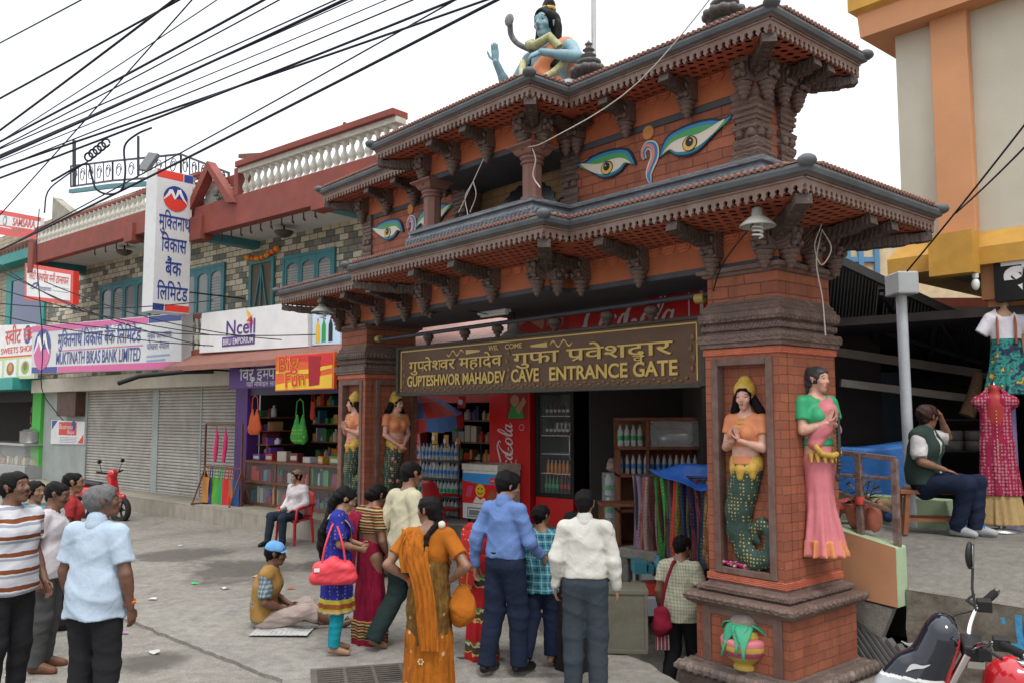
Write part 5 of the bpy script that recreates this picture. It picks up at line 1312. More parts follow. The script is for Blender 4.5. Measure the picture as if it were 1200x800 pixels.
for (a, b), (c, d) in zip(pts, pts[1:]):
    m.bar(a, c, .06); m.bar(b, d, .06); n = 5
    for k in range(n+1):
        p, q = a.lerp(c, k/n), b.lerp(d, k/n); m.bar(p, q, .05 if k in (0, n) else .03)
        if k < n:
            e, g = (a.lerp(c, (k+.5)/n)+b.lerp(d, (k+.5)/n))/2, (p-q).length*.36; dx = (c-a).normalized()
            m.tube([e + dx*g*math.cos(R(30*j))*(1-.03*j) + Vector((0,0,1))*g*math.sin(R(30*j))*(1-.03*j) for j in range(18)], .016, 5)
m.build('bars', IRON, t); m = MB(); m.bar(pts[0][1]+Vector((0,0,-.2)), pts[1][1]+Vector((0,0,-.2)), .15); m.bar(pts[1][1]+Vector((0,0,-.2)), pts[2][1]+Vector((0,0,-.2)), .15); m.bar(pts[2][1]+Vector((0,0,-.2)), pts[3][1]+Vector((0,0,-.2)), .15); m.build('kerb', TEAL, t)
def mast(name, lab, cat, px, py0, py1, o, r, cross=0):
    a, b = rl(px, py0, o), rl(px, py1, o); t = thing(name, lab, cat, M=BM); m = MB(); m.tube([b, a], r, 6); m.build('pole', IRON if cross == 0 else RUST, t)
    if cross: q = MB(); q.bar(a+Vector((-cross,0,.1)), a+Vector((cross,0,-.05)), .09); q.build('cross_arm', RUST, t)
mast('steel_post', 'thin dark post rising from the left roof terrace', 'post', 87, 165, 218, .5, .06); mast('roof_mast', 'rusty T shaped mast on the red parapet', 'mast', 294, 184, 199, 0, .05, .45); mast('aerial_pole', 'thin aerial pole behind the white balusters', 'pole', 408, 150, 170, 0, .03, .12); mast('steel_rod', 'thin rod above the tiled pavilion', 'rod', 162, 160, 205, .5, .04)
t = thing('flood_lamp', 'square floodlight on the terrace railing', 'lamp', M=BM @ Matrix.Translation(rl(174,190,2.2))); m = MB(); m.bx(-.32,.32,-.05,.08,-.34,.34, M=tm(0,0,0,0,R(-25),R(15))); m.build('housing', mat('grey lamp', (.12,.12,.13), .4), t, bevel=.02); m = MB(); m.bar((0,.05,-.3),(0,.05,-.9),.06); m.build('stand', IRON, t)
for k, (px, py, s) in enumerate(((300,258,0),(470,0,0))[:1]): pass
# ------------------------------------------------------------------ sweets shop next door
sw = thing('sweet_shop', 'brick sweet shop at the picture edge with teal trim and a lime green pier', 'building', M=BM)
def sp(name, q, m_, bevel=0): return q.build(name, m_, sw, bevel=bevel)
m = MB(); m.bx(-40,-7.02,.02,.3,3.3,8.4); sp('upper_wall', m, brick('pale narrow brick', (.36,.29,.2), (.42,.35,.26), (.16,.13,.1), .5, .14, .01, .3))
m = MB(); m.bx(-16,-6.9,-.5,.1,7.15,7.55); m.bx(-40,-7.05,-.9,.1,3.05,3.42); m.bx(-10.4,-9.95,-.05,.02,4.4,6.9); m.bx(-7.5,-7.2,-.05,.02,4.4,6.9); m.bx(-10.4,-7.2,-.052,.02,6.7,7.0); sp('teal_trim', m, mat('bright teal', (.03,.27,.24), .5, .15, 4, dirt=.4), .01)
m = MB(); m.bx(-9.95,-7.5,-.02,.02,4.4,6.7); sp('window_pane', m, glass('blue glass', (.01,.03,.12), .1))
m = MB(); m.bx(-7.6,-6.95,-.1,.3,.3,3.05); sp('green_pier', m, mat('lime green paint', (.06,.42,.05), .55, .1, 4, dirt=.3), .01)
m = MB(); m.bx(-40,-7,2.4,2.5,0,3.3); m.bx(-40,-7,0,2.4,3.2,3.3); m.bx(-16,-7,0,2.4,.0,.34); m.bx(-7.03,-7.0,.3,2.4,.3,3.3); m.bx(-16,-7.6,.0,.1,2.7,3.1); sp('shop_interior', m, DARKIN)
m = MB()
for k in range(30): x = -16+.3*k; m.tube([(x,-.55,7.55),(x,1.6,8.7)], .13, 6)
sp('tiled_roof', m, TILE)
t = thing('wall_shelving', 'shelves of jars and red packets inside the sweet shop', 'shelf', M=BM); m = MB()
for z in (1.6,2.0,2.4): m.bx(-11,-7.1,1.1,1.4,z-.03,z)
m.build('shelf', WOODM, t); shelf_goods(21, -11, -7.2, 1.12, 1.35, 0, (1.6,2.0,2.4), .34, 9, [GOODS[4], GOODS[0], GOODS[6], GOODS[7], GOODS[9]], t)
t = thing('sweet_counter', 'steel food counter with glass cases in front of the sweet shop', 'counter', M=BM); m = MB(); m.bx(-11,-6.9,-.5,.3,.3,.75); m.bx(-11,-6.9,-.55,.35,1.35,1.42); m.build('case', STEEL, t, bevel=.01); m = MB(); m.bx(-10.9,-7.0,-.48,.25,.75,1.35); m.build('glass', clear('case glass', alpha=.2), t); shelf_goods(31, -10.8, -7.1, -.3, .1, 0, (.76,), .3, 9, [GOODS[2], GOODS[6], GOODS[7]], t)
t = thing('cooking_pot', 'round steel cooking pot on the end of the food counter', 'pot', M=BM @ tm(-7.3,-.2,1.42)); m = MB(); m.lathe([(.0,0),(.28,0),(.32,.06),(.32,.34),(.34,.36)], 18); m.build('bowl', STEEL, t); m = MB(); m.lathe([(.34,.36),(.2,.42),(.03,.44),(.03,.48),(0,.48)], 16); m.build('lid', STEEL, t)
t = board('sweets_sign', 'green and white sweet shop signboard with dish pictures at the picture edge', 'sign', [(-12.2,3.42),(-5.95,3.36),(-6.0,4.95),(-12.2,5.3)], -.72, -.6, SIGNW)
q = MB(); M = tfm(0,-.724,0); poly(q,[(-12.1,3.45),(-6.02,3.38),(-6.02,4.02),(-12.1,4.1)],M,0); poly(q,[(-12.1,4.1),(-6.02,4.02),(-6.02,4.07),(-12.1,4.16)],M,1)
text(q,'स्वीट सघ',.62,tfm(-8.3,-.73,4.48),1,.014,fit=2.3); text(q,'SWEETS SHOP',.26,tfm(-8.6,-.73,4.18),1,.008,fit=2.5); disc(q,(-6.55,4.68),.28,M,2,z=.002); text(q,'Jp',.3,tfm(-6.7,-.73,4.6),3,.01)
for k, c in enumerate((4,5,6)):
    x = -9.4+1.15*k; rect(q,x,3.45,x+.98,3.98,M,3,.002); disc(q,(x+.49,3.7),.3,M,c,z=.004,ry=.2); disc(q,(x+.49,3.74),.15,M,(0,4,5)[k],z=.006,ry=.12)
q.build('print', [flat('pale green print', (.45,.62,.25)), SRED2, NAVY, SIGNW, flat('food gold', (.5,.3,.06)), flat('food brown', (.3,.13,.04)), flat('food green', (.2,.4,.1))], t)
t = board('tour_sign', 'red and white hanging signboard high on the sweet shop wall', 'sign', [(-9.35,8.1),(-5.85,7.45),(-5.75,8.1),(-9.3,8.9)], -.8, -.7, SIGNW)
q = MB(); M = tfm(0,-.804,0); poly(q,[(-9.3,8.75),(-5.77,7.98),(-5.75,8.1),(-9.3,8.9)],M,0); poly(q,[(-9.35,8.1),(-5.85,7.45),(-5.83,7.72),(-9.33,8.42)],M,0); text(q,'SAMSARA',.36,tfm(-7.95,-.81,8.18,R(-11)),0,.008,fit=1.8); text(q,'TRAVEL',.2,tfm(-7.95,-.81,7.98,R(-11)),1,fit=1.0); disc(q,(-8.6,8.42),.17,M,2,z=.002); disc(q,(-8.6,8.42),.1,M,3,z=.004); poly(q,[(-9.0,8.28),(-8.0,8.07),(-8.0,8.1),(-9.0,8.32)],M,3,.003); q.build('lettering', [SRED2, flat('grey letters', (.3,.3,.3)), flat('globe grey', (.25,.25,.27)), SIGNW], t)
t = board('express_sign', 'tilted red framed money transfer signboard between the two shop buildings', 'sign', [(-4.9,5.5),(-1.72,5.1),(-1.78,5.98),(-5.0,6.56)], -1.45, -1.3, SRED2)
q = MB(); M = tfm(0,-1.454,0); poly(q,[(-4.75,5.6),(-1.88,5.22),(-1.92,5.9),(-4.85,6.42)],M,0); text(q,'सिटी एक्सप्रेस मनी ट्रान्सफर',.3,tfm(-4.65,-1.46,6.08,R(-9.5)),1,.008,fit=2.65); q2 = tfm(-4.5,-1.46,5.72,R(-8)); stroke(q,[(0,.06),(.2,.2),(.5,.22),(.3,.1),(.1,.06)],[.02,.05,.06,.03,.02],q2,2); text(q,'Cityexpress',.2,tfm(-4.1,-1.46,5.72,R(-8)),2,fit=1.0,shear=.25)
for k in range(2): poly(q,[(-3.0,5.68-.1*k),(-2.0,5.52-.1*k),(-2.0,5.54-.1*k),(-3.0,5.70-.1*k)],M,3,.003)
q.build('lettering', [SIGNW, SRED2, NAVY, flat('grey line', (.35,.35,.37))], t)
# ------------------------------------------------------------------ drinks shop and the dark cave hall behind the gate
hall = thing('drinks_shop', 'red fronted drinks shop and dark open hall behind the gate', 'building', M=BM)
def hp_(name, q, m_, bevel=0): return q.build(name, m_, hall, bevel=bevel)
m = MB(); m.bx(9.56,11.8,-.15,.15,2.5,2.8); m.bx(9.56,9.75,-.1,.1,.6,2.5); hp_('red_header', m, flat('shop front red', (.42,.035,.03), .5), .01)
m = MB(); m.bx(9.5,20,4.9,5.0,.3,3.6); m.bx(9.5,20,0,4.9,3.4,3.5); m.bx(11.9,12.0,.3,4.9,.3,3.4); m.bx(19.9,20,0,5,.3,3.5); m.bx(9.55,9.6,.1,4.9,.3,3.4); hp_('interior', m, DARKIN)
m = MB(); m.bx(12.52,12.68,-.25,.1,2.0,2.8); hp_('blue_strip', m, flat('pale teal', (.15,.33,.36)))
m = MB(); m.bx(12.4,15.5,-.6,.1,2.8,3.3); hp_('lintel', m, mat('dark lintel', (.07,.06,.06), .7))
m = MB(); n = 46
for k in range(n): x = 9.5+.14*k; m.add([(x,.2,4.0),(x+.1,.2,4.0),(x+.1,-1.6,3.25),(x,-1.6,3.25),(x+.14,.2,3.96),(x+.14,-1.6,3.21)], [(0,3,2,1),(1,2,5,4)])
hp_('sheet_roof', m, mat('faded sheet', (.36,.19,.16), .6, .2, 4, dirt=.8, dirtc=(.3,.28,.25)))
t = thing('cola_pillar', 'tall red drinks advertisement pillar with vertical white script', 'pillar', M=BM @ tm(12.16,-.45,.6)); m = MB(); m.bx(-.42,.42,0,.5,-.1,2.15); p_ = m.build('panel', SRED, t, bevel=.01)
q = MB(); cola_script(q, tfm(.06,-.003,.62,R(90)) @ Matrix.Translation((0,-.02,0)), .27, 0); q.build('script', [SIGNW], t); q = MB(); M = tfm(0,-.003,0); rect(q,-.05,1.62,.38,2.12,M,0); disc(q,(.12,1.92),.09,M,1,z=.003); poly(q,[(-.02,1.64),(.3,1.64),(.26,1.84),(.05,1.84)],M,2,.002); poly(q,[(.2,1.7),(.36,1.9),(.3,1.98),(.14,1.78)],M,1,.004); text(q,'Enjoy',.1,tfm(-.26,-.006,.35,R(90)),3,fit=.2,shear=.3); disc(q,(.26,1.5),.05,M,3,z=.002); disc(q,(.26,1.5),.043,M,4,z=.004); q.build('picture', [flat('poster dark red', (.3,.02,.02)), flat('poster skin', (.45,.22,.14)), SGREEN, SIGNW, SRED], t)
t = thing('drinks_fridge', 'black glass door drinks fridge with a red base', 'fridge', M=BM @ tm(12.98,-.35,.62)); m = MB()
m.bx(-.37,-.30,0,.6,.42,2.15); m.bx(.30,.37,0,.6,.42,2.15); m.bx(-.3,.3,0,.6,1.98,2.15); m.bx(-.3,.3,.55,.6,.42,2.0); m.bx(-.3,.3,0,.6,.42,.48); m.build('cabinet', BLK, t, bevel=.008); m = MB(); m.bx(-.36,.36,-.01,.6,0,.42); m.build('base', SRED, t, bevel=.008); m = MB(); m.bx(-.36,.36,-.012,.3,2.151,2.30); m.build('header', SRED, t)
m = MB()
for z in (.78,1.08,1.36,1.66): m.bx(-.3,.3,.06,.5,z-.01,z)
m.build('shelf', SIGNW, t); m = MB(); m.bx(-.3,.3,.02,.03,.48,1.98); m.build('door_glass', clear('fridge glass', alpha=.04), t); m = MB(); m.tube([(.33,-.02,1.0),(.33,-.05,1.05),(.33,-.05,1.35),(.33,-.02,1.4)], .012, 6); m.build('handle', STEEL, t)
FB = [flat('bottle '+k, c, .2) for k, c in (('dark green',(.02,.12,.03)),('cola',(.05,.012,.008)),('red label',(.45,.02,.02)),('orange',(.55,.2,.02)),('milk',(.5,.5,.48)))]
BOT = clear('clear plastic', (.75,.85,.85), .08, .35); BLAB = flat('bottle green label', (.04,.30,.12), .4); BCAP = flat('bottle cap', (.05,.2,.5), .4)
def bottle_mesh(r=.034, h=.26):
    q = MB(); q.lathe([(r*.9,0),(r,.01),(r,h*.55),(r*.92,h*.6),(r*.9,h*.7),(r*.38,h*.86),(r*.36,h*.93)], 8, 0); q.lathe([(r*1.02,h*.28),(r*1.02,h*.5)], 8, 1, cap=False); q.lathe([(r*.42,h*.92),(r*.42,h),(0,h)], 8, 2); return q
_bp = {}
def bottles(group, lab, spots, M0, mats, r=.034, h=.26):
    me = bottle_mesh(r, h).build('bottle', mats); me['label'] = lab; me['category'] = 'bottle'; me['group'] = group; me.matrix_world = M0 @ tm(*spots[0])
    for s in spots[1:]: c = me.copy(); COL.objects.link(c); c.matrix_world = M0 @ tm(*s)
FM = BM @ tm(12.98,-.35,.62)
bottles('green bottles in the fridge', 'green soda bottle standing on the bottom shelf of the fridge', [(-.24+.07*k, .12+.1*(j), .48) for k in range(4) for j in range(2)], FM, [FB[0], BLAB, FB[2]], .03, .27)
bottles('red bottles in the fridge', 'red labelled cola bottle on the bottom shelf of the fridge', [(.06+.07*k, .12+.1*j, .48) for k in range(3) for j in range(2)], FM, [FB[1], FB[2], FB[2]], .03, .27)
bottles('juice bottles in the fridge', 'orange juice bottle on the second shelf of the fridge', [(-.22+.075*k, .14, .78) for k in range(7)], FM, [FB[3], FB[3], FB[4]], .028, .2)
bottles('small bottles in the fridge', 'small dark bottle on the upper shelves of the fridge', [(-.24+.08*k, .14, z) for k in range(7) for z in (1.36,1.66)], FM, [FB[1], FB[4], FB[2]], .026, .2)
t = thing('food_packet', 'pale wrapped bundle on the middle shelf of the fridge', 'packet', M=FM @ tm(.05,.2,1.4)); S = SDF(); S.c((-.12,0,.09),(.14,0,.09),.07,k=.03); sdf_object('wrap', S.mesh(.016, fold=fold_noise(3,.012,(50,40,40))), flat('wrap grey', (.4,.4,.45), .3), t)
t = thing('ice_freezer', 'red and blue chest freezer printed with a yellow smiling face', 'freezer', M=BM @ tm(12.05,-1.02,.64)); m = MB(); m.bx(-.36,.36,0,.55,.06,.80); m.build('cabinet', SIGNW, t, bevel=.015); m = MB(); m.bx(-.37,.37,-.01,.56,.80,.90); m.build('lid', mat('freezer cream', (.6,.58,.5), .4), t, bevel=.01)
q = MB(); M = tfm(0,-.003,0); rect(q,-.355,.30,.355,.66,M,0); rect(q,-.355,.60,.355,.76,M,1,.001); poly(q,[(-.355,.52),(-.355,.64),(.355,.56),(.2,.5)],M,0,.002); disc(q,(.02,.50),.10,M,2,z=.003); disc(q,(-.015,.53),.014,M,3,z=.005); disc(q,(.055,.53),.014,M,3,z=.005); stroke(q,[(-.04,.475),(.02,.45),(.08,.475)],.012,M,3,4,.005); poly(q,[(-.13,.31),(.18,.31),(.1,.40),(.02,.36),(-.06,.41)],M,4,.003)
for k in range(6): rect(q,-.28+.008*k,.40+.028*k,-.17+.008*k,.418+.028*k,M,5,.004)
disc(q,(.26,.45),.06,M,6,z=.003); disc(q,(.22,.39),.055,M,6,z=.004); disc(q,(.28,.66),.09,M,7,z=.003,ry=.05); text(q,'Vadilal',.05,tfm(.22,-.008,.645),4,fit=.12); rect(q,-.25,.09,.05,.24,M,8,.001); rect(q,-.23,.11,.03,.22,M,4,.003); rect(q,-.21,.12,.01,.2,M,8,.004)
q.build('print', [SRED, SBLUE, YEL, BLK, SIGNW, MAG, flat('nut brown', (.3,.1,.03)), SRED2, flat('vent grey', (.2,.2,.2))], t)
m = MB()
for x in (-.3,.3): m.ball((x,.1,.03),(.035,.035,.035),8)
m.build('castor', BLK, t)
t = thing('goods_shelving', 'dark shelves of packets behind the water bottles in the drinks shop', 'shelf', M=BM); m = MB()
for z in (1.0,1.4,1.8,2.2): m.bx(9.7,11.8,.75,1.0,z-.03,z)
m.build('shelf', WOODM, t); shelf_goods(15, 9.7, 11.8, .77, .95, 0, (1.0,1.4,1.8,2.2), .3, 9, GOODS, t)
# crates of water bottles and snack packets
t = thing('bottle_rack', 'wire rack stacked with clear water bottles in the drinks shop', 'rack', M=BM @ tm(10.85,-.7,.62)); m = MB()
for z in (.0,.30,.60,.9): m.bx(-.75,.45,0,.55,z,z+.025)
for x in (-.75,.44): m.bx(x,x+.02,0,.02,0,1.2); m.bx(x,x+.02,.53,.55,0,1.2)
m.build('frame', IRON, t)
bottles('water bottles on the rack', 'clear water bottle with a green label on the wire rack', [(-.7+.085*k, .08+.1*j, z) for k in range(13) for j in range(2) for z in (.03,.33)], BM @ tm(10.85,-.7,.62), [BOT, BLAB, BLAB], .036, .27)
bottles('blue capped bottles on the rack', 'clear water bottle with a blue cap on the top rack shelf', [(-.7+.085*k, .08, z) for k in range(13) for z in (.63,.93)], BM @ tm(10.85,-.7,.62), [BOT, BCAP, BCAP], .036, .27)
SN = [flat('snack '+k, c, .3) for k, c in (('yellow',(.70,.42,.03)),('green',(.08,.35,.05)),('red',(.5,.04,.03)),('orange',(.65,.2,.03)))]
def snack(x, y, z, k, lab, grp):
    t = MB()
    for (u0, s) in ((0, -1),): t.sheet(lambda u, v: ((u-.5)*.15, -.03*math.sin(math.pi*u)*math.sin(math.pi*v)-.004, -v*.2), 6, 6, k); t.sheet(lambda u, v: ((.5-u)*.15, .03*math.sin(math.pi*u)*math.sin(math.pi*v)+.004, -v*.2), 6, 6, k)
    disc(t, (0,-.1), .045, tfm(0,-.036,0), 4, n=10); o = t.build('snack_packet', SN+[SIGNW]); tag(o, lab, 'snack packet', grp); o.matrix_world = BM @ tm(x, y, z, random.uniform(-.3,.3)); return o
rr = random.Random(5)
for c in range(3):
    for j in range(3): snack(10.55+.27*c, -.5, 2.0-.22*j-.04*c, 0 if c < 2 else 3, 'yellow snack packet hanging in strips above the water bottles' if c < 2 else 'orange snack packet hanging beside the yellow strips', 'yellow snack strips' if c < 2 else 'orange snack strips')
for j in range(4): snack(11.08+.16*(j % 2), -.75, 2.42-.2*(j//2), 1, 'green snack packet hung below the shop header', 'green snack packets')
for j in range(4): snack(10.9-.16*(j % 2), -.7, 2.4-.2*(j//2), 3 if j else 2, 'orange snack packet hung beside the green ones' if j else 'red snack packet hung beside the green ones', 'snack packets under the header')
snack(11.45,-.8,2.6,2,'long red snack packet hanging highest under the header','snack packets under the header')
t = thing('market_umbrella', 'blue and red shop umbrella leaning out beside the far pillar', 'umbrella', M=BM @ tm(10.95,-1.3,2.62,R(10),R(6)) @ Matrix.Diagonal((.72,.72,.8,1))); m = MB(); n = 8; vs = [(0,0,.0)]
for ring_, (r_, z_) in enumerate(((.55,-.14),(1.0,-.42),(1.02,-.66))):
    for k in range(n*3): a = 2*math.pi*k/(n*3); s_ = 1-.04*(1-abs(math.cos(a*n/2))); vs.append((r_*s_*math.cos(a), r_*s_*math.sin(a), z_-(.05*abs(math.sin(a*n/2)) if ring_ == 2 else 0)))
nn = n*3
for k in range(nn):
    seg = (k//3) % 2; m.add([vs[0], vs[1+k], vs[1+(k+1) % nn]], [(0,1,2)], seg); m.add([vs[1+k], vs[1+nn+k], vs[1+nn+(k+1) % nn], vs[1+(k+1) % nn]], [(0,1,2,3)], seg); m.add([vs[1+nn+k], vs[1+2*nn+k], vs[1+2*nn+(k+1) % nn], vs[1+nn+(k+1) % nn]], [(0,1,2,3)], 1-seg)
m.build('canopy', [flat('umbrella blue', (.10,.20,.48), .6), flat('umbrella red', (.55,.04,.03), .6)], t); m = MB(); m.tube([(0,0,.05),(0,0,-1.9)], .02, 6); m.build('pole', STEEL, t)
q = MB(); a = R(-95); Mt = Matrix.Translation((.62*math.cos(a),.62*math.sin(a),-.175)) @ Matrix.Rotation(a+R(90),4,'Z') @ Matrix.Rotation(R(31),4,'X'); rect(q,-.15,-.07,.15,.1,Mt,0,.012); rect(q,-.11,-.04,.11,.07,Mt,1,.016); text(q,'Vatika',.1,Mt @ tm(-.09,-.02,.02),0,fit=.18); q.build('badge', [SIGNW, SRED2], t)
# the big red drinks board over the hall
t = board('cola_board', 'long red drinks board with white script seen above the entrance sign', 'sign', [(13.1,3.30),(17.6,3.30),(17.6,3.98),(13.1,3.98)], -1.6, -1.5, SRED)
q = MB(); cola_script(q, tfm(14.42,-1.604,3.36), .40, 0); M = tfm(0,-1.604,0); rect(q,13.12,3.32,14.2,3.96,M,1); disc(q,(13.5,3.6),.28,M,2,z=.002,a0=-30,a1=200); poly(q,[(13.8,3.5),(14.1,3.5),(14.15,3.9),(13.85,3.85)],M,3,.003); rect(q,15.98,3.34,16.0,3.94,M,0,.002); text(q,'चिसो',.5,tfm(16.1,-1.61,3.5),0,.012,fit=.8); text(q,'मजा',.4,tfm(17.0,-1.61,3.5),0,.012,fit=.5); q.build('print', [SIGNW, flat('board dark red', (.42,.03,.02)), flat('board skin', (.5,.25,.2)), flat('cup red', (.55,.12,.1))], t)
# ------------------------------------------------------------------ terrace and shop on the right
def G(a, v, z=0): return GM @ Vector((a, v, z))
ROUGH = concrete('rough retaining concrete', (.165,.145,.115), 2.6, False)
m = MB(); NU, NV = 60, 60
def ter(u, v):
    w = 1.29 + (1.5*v/.4 if v < .4 else 1.5 + 7*(v-.4)/.6); k = max(0, min(1, (w-1.36)/.02)); a = (.40-2.6*k) + (9+2.6*k)*u
    return (a, w, .74 + .30*min(1, (w-1.29)/1.5) + .008*mnoise.noise(Vector((a*2, w*2, 0))))
m.sheet(ter, NU, NV)
tag(m.build('terrace', CONC2, M=GM), kind='structure')
t = thing('retaining_wall', 'rough concrete retaining wall with a blue painted mark below the terrace', 'wall', M=GM); m = MB()
m.sheet(lambda u, v: (.40+9*u, 1.29 - .07*(mnoise.noise(Vector((u*34, v*4, 1))) + .5*mnoise.noise(Vector((u*90, v*11, 4))))*(1-v*.75) - .02*(1-v), -.1 + .84*v), 160, 22); m.bx(.40, .42, 1.29, 2.2, -.1, .72); m.build('face', ROUGH, t)
q = MB(); M = tfm(1.33, 1.235, .52)
for pts, w in (([(0,.17),(.0,.05),(.01,-.06)], .05), ([(-.09,-.10),(.0,-.085),(.1,-.12)], .05), ([(-.13,.10),(-.10,.11)], .05)): stroke(q, pts, w, M, 0, 5)
q.build('paint_mark', mat('blue spray', (.05,.25,.45), .7, .3, 30), t)
t = thing('parapet', 'orange sided parapet with a pale green end beside the gate pillar', 'wall', M=GM); m = MB()
m.add([(-1.3,1.15,.72),(.39,1.15,.60),(.39,1.15,1.12),(-1.3,1.15,1.46),(-1.3,1.36,.72),(.39,1.36,.60),(.39,1.36,1.12),(-1.3,1.36,1.46)], [(0,1,2,3)], 0); m.add([(0.39,1.15,.60),(.39,1.36,.60),(.39,1.36,1.12),(.39,1.15,1.12),(-1.3,1.36,1.46),(-1.3,1.15,1.46),(-1.3,1.36,.72)], [(0,1,2,3),(3,2,4,5),(1,6,4,2)], 1)
m.build('body', [mat('peach plaster', (.50,.24,.12), .7, .14, 3, dirt=.6, dirtc=(.3,.2,.13)), mat('pale green plaster', (.36,.48,.30), .75, .15, 7, dirt=.6, dirtc=(.3,.3,.24))], t, bevel=.012)
t = thing('sloping_slab', 'grey broken concrete slab leaning below the parapet', 'slab', M=GM); m = MB(); m.prism([(-1.2,.74),(.34,.58),(.22,.30),(.05,.36),(-.5,.72),(-1.2,.9)][::-1][::-1], 1.16, 1.24); m.build('slab', CONC2, t)
t = thing('corrugated_sheet', 'dark grey ribbed metal sheet standing in the gap beside the pillar base', 'metal sheet', M=GM); m = MB()
for k in range(16): x = -.75 + .085*k; m.bar((x, 1.20, .66-.03*k), (x+.62, 1.12, -.12-.02*k), .075, .03)
m.build('sheet', mat('grey ribbed metal', (.13,.13,.125), .55, .25, 6, dirt=.6), t)
t = thing('iron_railing', 'brown flaking iron railing on the parapet', 'railing', M=GM); m = MB()
for a, z0, z1 in ((.02,1.16,1.94),(.36,1.02,1.90),(-.75,1.3,2.0)): m.bar((a,1.25,z0),(a,1.25,z1),.055)
m.bar((-1.3,1.25,2.03),(.37,1.25,1.90),.045); m.bar((-1.3,1.25,1.74),(.36,1.25,1.72),.03); m.bar((-.4,1.25,1.62),(.36,1.25,1.42),.035); m.build('bars', mat('flaking brown paint', (.12,.055,.045), .6, .3, 30, dirt=.7, dirtc=(.4,.37,.33)), t, bevel=.004)
t = thing('flower_pot', 'broken terracotta pot with a dry plant tied to the railing', 'flower pot', M=GM @ tm(-.05,1.42,1.22)); m = MB(); m.lathe([(.0,0),(.10,.0),(.14,.10),(.16,.2),(.19,.24),(.17,.25),(.14,.22)], 14); m.ball((.17,-.1,.12), (.08,.07,.13), 8); m.build('pot', mat('pink terracotta', (.42,.13,.085), .7, .2, 9, dirt=.3), t)
q = MB(); rr = random.Random(4)
for k in range(60):
    a = rr.uniform(0,6.28); r = .05+.16*rr.random(); p = Vector((r*math.cos(a), r*math.sin(a), .22+.3*rr.random())); d = Vector((rr.uniform(-1,1), rr.uniform(-1,1), rr.uniform(-.6,.6)))*.06; s_ = d.cross(Vector((0,0,1)))*.4
    q.add([p, p+d+s_, p+d*2, p+d-s_], [(0,1,2,3)], k % 2); 
    if k % 4 == 0: q.tube([(0,0,.2),(p.x*.5,p.y*.5,.3), p], .006, 4, 1)
q.build('leaves', [mat('dry leaf', (.10,.10,.04), .8, .3), mat('brown leaf', (.12,.07,.04), .8, .3)], t)
t = thing('tied_ribbon', 'red ribbon tied round the railing post', 'ribbon', M=GM @ tm(.02,1.25,1.47)); m = MB(); m.lathe([(.045,0),(.05,.03),(.045,.07)], 10, cap=False); m.build('cloth', flat('red ribbon', (.5,.06,.04)), t)
m = MB(); m.bx(-1.6, -.08, 3.35, 3.55, .9, 1.36); t = thing('low_wall', 'low pale green wall behind the stool', 'wall', M=GM); m.build('masonry', MATS['pale green plaster'], t, bevel=.01)
# stool the man sits on
STM = Matrix.Translation((4.55, 9.25, 1.04)) @ Matrix.Rotation(R(-12), 4, 'Z')
WOOD2 = mat('orange brown wood', (.27,.10,.042), .5, .3, 10)
t = thing('wooden_stool', 'brown wooden bench stool under the seated man in the vest', 'stool', M=STM); m = MB(); m.bx(-.40,.40,-.2,.2,.42,.465); m.build('seat', WOOD2, t, bevel=.006)
for x in (-.34,.34):
    for y in (-.15,.15): m = MB(); m.bar((x*1.06,y*1.08,0),(x*.94,y,.43),.05); m.build('leg', WOOD2, t)
m = MB(); m.bar((-.34,-.16,.15),(.34,-.16,.15),.03); m.bar((-.34,.16,.15),(.34,.16,.15),.03); m.build('stretcher', WOOD2, t)
# blue tarpaulin table, posts, canopy
TARP = cloth('blue tarpaulin', (.035,.14,.40), None, rough=.35, fine=30)
t = thing('covered_table', 'trading table covered with a blue tarpaulin behind the railing', 'table'); t.location = (3.75, 10.3, 1.0); m = MB()
m.sheet(lambda u, v: (-1.1+2.3*u, (-.1+.5*v if v > .5 else -.1-.10*math.sin(9*u)*(.5-v)*2+.15*0), (.95+.05*math.sin(7*u) if v > .5 else .95+.05*math.sin(7*u) - 1.05*(.5-v)*(1+.15*math.sin(11*u)))), 40, 20); m.build('tarpaulin', TARP, t); m = MB()
for x in (-1,1): m.bar((x,.1,0),(x,.1,.93),.06)
m.build('leg', WOODM, t); rr = random.Random(11)
for k in range(9):
    b_ = thing('cloth_bundle', ['white','grey','pink','cream','dark','red','white striped','tan','blue'][k] + ' bundle piled under the blue tarpaulin table', 'bundle', group='bundles under the tarpaulin'); b_.location = (2.85+.2*k, 10.0, 1.05+.1*(k % 2)); S = SDF(); S.c((-.08,0,.09),(.08,0,.10),.085,k=.02); sdf_object('cloth', S.mesh(.02, fold=fold_noise(k,.012,(40,40,30))), cloth('bundle %d' % k, [(.4,.4,.38),(.2,.2,.2),(.4,.1,.15),(.4,.34,.25),(.05,.05,.06),(.35,.05,.05),(.5,.5,.5),(.3,.2,.1),(.05,.1,.25)][k]), b_)
t = thing('canopy', 'dark corrugated canopy on a white post beside the gate', 'canopy'); m = MB(); A, B_, C_, D_ = at(940,282,10.3), at(1172,391,10.3), at(1160,446,13.0), at(930,405,13.0); n = 60
for k in range(n):
    u0, u1, u2 = k/n, (k+.6)/n, (k+1)/n; p = [A.lerp(B_, u) for u in (u0,u1,u2)]; q = [D_.lerp(C_, u) for u in (u0,u1,u2)]; dz = Vector((0,0,.015))
    m.add([p[0],p[1],p[2]-dz*0,q[0],q[1],q[2],p[1]+dz,q[1]+dz], [(0,1,4,3),(6,2,5,7)])
m.build('roof_sheet', mat('dark roof sheet', (.05,.054,.054), .6, .2, 3, dirt=.5), t); m = MB(); dz = Vector((0,0,-.10))
